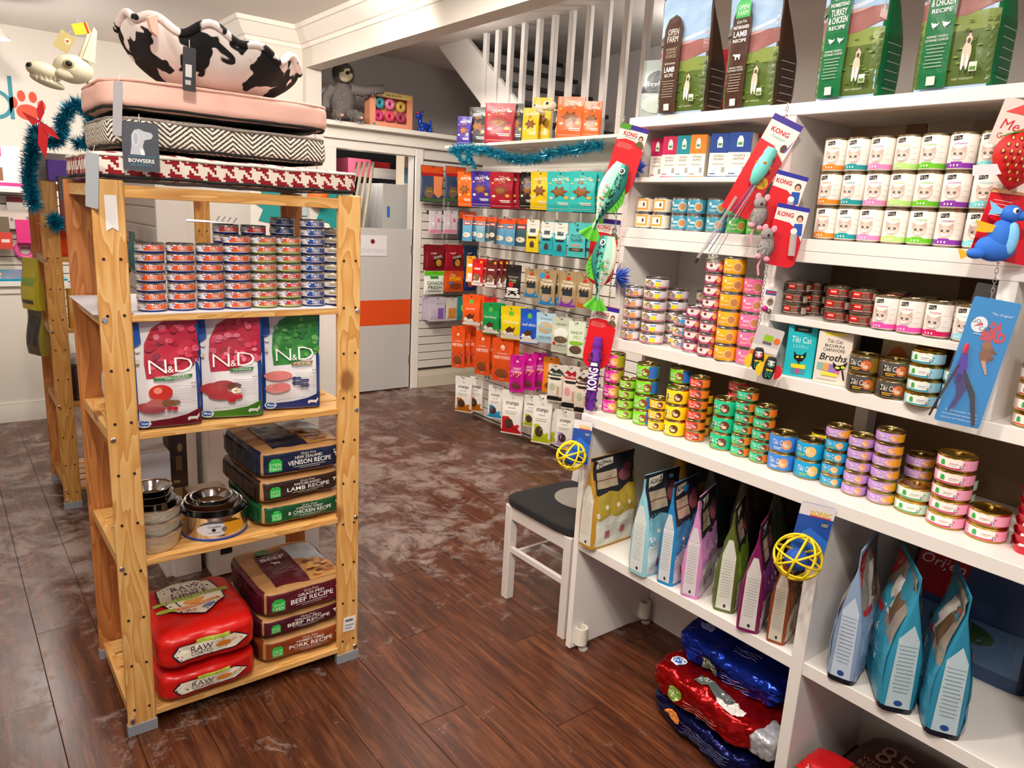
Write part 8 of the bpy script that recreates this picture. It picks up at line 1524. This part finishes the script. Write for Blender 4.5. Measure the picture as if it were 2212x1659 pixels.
for y in (.012, D_ - .028): bx('stretcher', .03, W_ - .03, y, y + .016, .19, .215, CHW, ch)
bx('stretcher', .19, .21, .02, D_ - .02, .192, .212, CHW, ch); bx('stretcher', .008, .026, .03, D_ - .03, .225, .25, CHW, ch)
bx('back_rail', W_ + .035, W_ + .055, .03, D_ - .03, .84, .92, CHW, ch); 
for k in range(3): bx('back_slat', W_ + .02, W_ + .035, .08 + .11 * k, .12 + .11 * k, .46, .85, CHW, ch)
P = Pillow(W_ + .02, D_ + .03, .045, 7, .002, 301); sp_ = mat('#1d1b1c', .95, bump=.4, bscale=250)
me = P.mesh([sp_] * 6, 16); link(me, 'seat_pad', ch, (W_ / 2 + .0, D_ / 2, .438))
decals(ch, lambda u, v, o: (W_ / 2 + .03 + u, D_ / 2 + v, .484 + o), [('e', .03, .0, .13, .13, '#8a8278', 32)], 'grey_disc', .03, .0015, .95)
# ================================================================ track lamps, then added fill lights and the pendant
for i, (p, tg, e, c) in enumerate(LAMPS):
    d = (Vector(tg) - Vector(p)).normalized(); o = thing('track_lamp', 'white ceiling track lamp, number %s along the track' % ORD[i] if False else ['white ceiling lamp over the white unit', 'white ceiling lamp beside the unit top', 'white ceiling lamp over the aisle', 'white ceiling lamp facing the slatwall', 'white ceiling lamp facing the staff door', 'white ceiling lamp facing the far counter', 'white ceiling lamp facing the pillar', 'white ceiling lamp over the left aisle'][i], 'lamp', Vector(p) - d * .03, d.to_track_quat('-Z', 'Y').to_euler(), 'ceiling track lamps')
    MB().lathe([(.055, -.02), (.055, .06), (.03, .10), (.0, .10)], 20, WHITE).build('housing', o)
    MB().lathe([(.05, -.005), (0, -.005)], 20, mat('#fff1dc', .5, emit=3.)).build('bulb_face', o)

for i, ((x, y), e) in enumerate(FILL_PANELS):  # frames around the added ceiling fill lights
    o = thing('added_fill_panel', ['added unseen fill panel behind the camera', 'added unseen fill panel over the left aisle', 'added unseen fill panel over the middle aisle', 'added unseen fill panel near the slatwall'][i], 'lamp', (x, y, CEIL), group='added ceiling fill panels')
    for a in ((-.48, .48, -.305, -.278), (-.48, .48, .278, .305), (-.48, -.453, -.278, .278), (.453, .48, -.278, .278)): bx('frame', a[0], a[1], a[2], a[3], -.045, 0, WHITE, o, 0)
for i, (p, e) in enumerate(FILLS_AND_PENDANT):  # holders for the added point fills, and the pendant
    o = thing('fill_or_pendant_holder', ['holder of an added unseen fill light in the stairwell', 'holder of an added unseen fill light in the storage room', 'holder of an added unseen fill light between beam and stairs', 'pendant lamp over the far counter'][i], 'lamp', (p[0], p[1], 2.24 if i == 1 else CEIL), group='bare bulb holders'); MB().lathe([(0, 0), (.05, 0), (.04, -.02), (.0, -.02)], 16, WHITE).build('rose', o)
    if i == 3: MB().tube([(0, 0, 0), (0, 0, p[2] - CEIL + .12)], .006, WHITE, 6).build('cord', o); MB().lathe([(.03, p[2] - CEIL + .12), (.10, p[2] - CEIL + .03), (.10, p[2] - CEIL + .02)], 20, WHITE).build('lamp_shade', o)
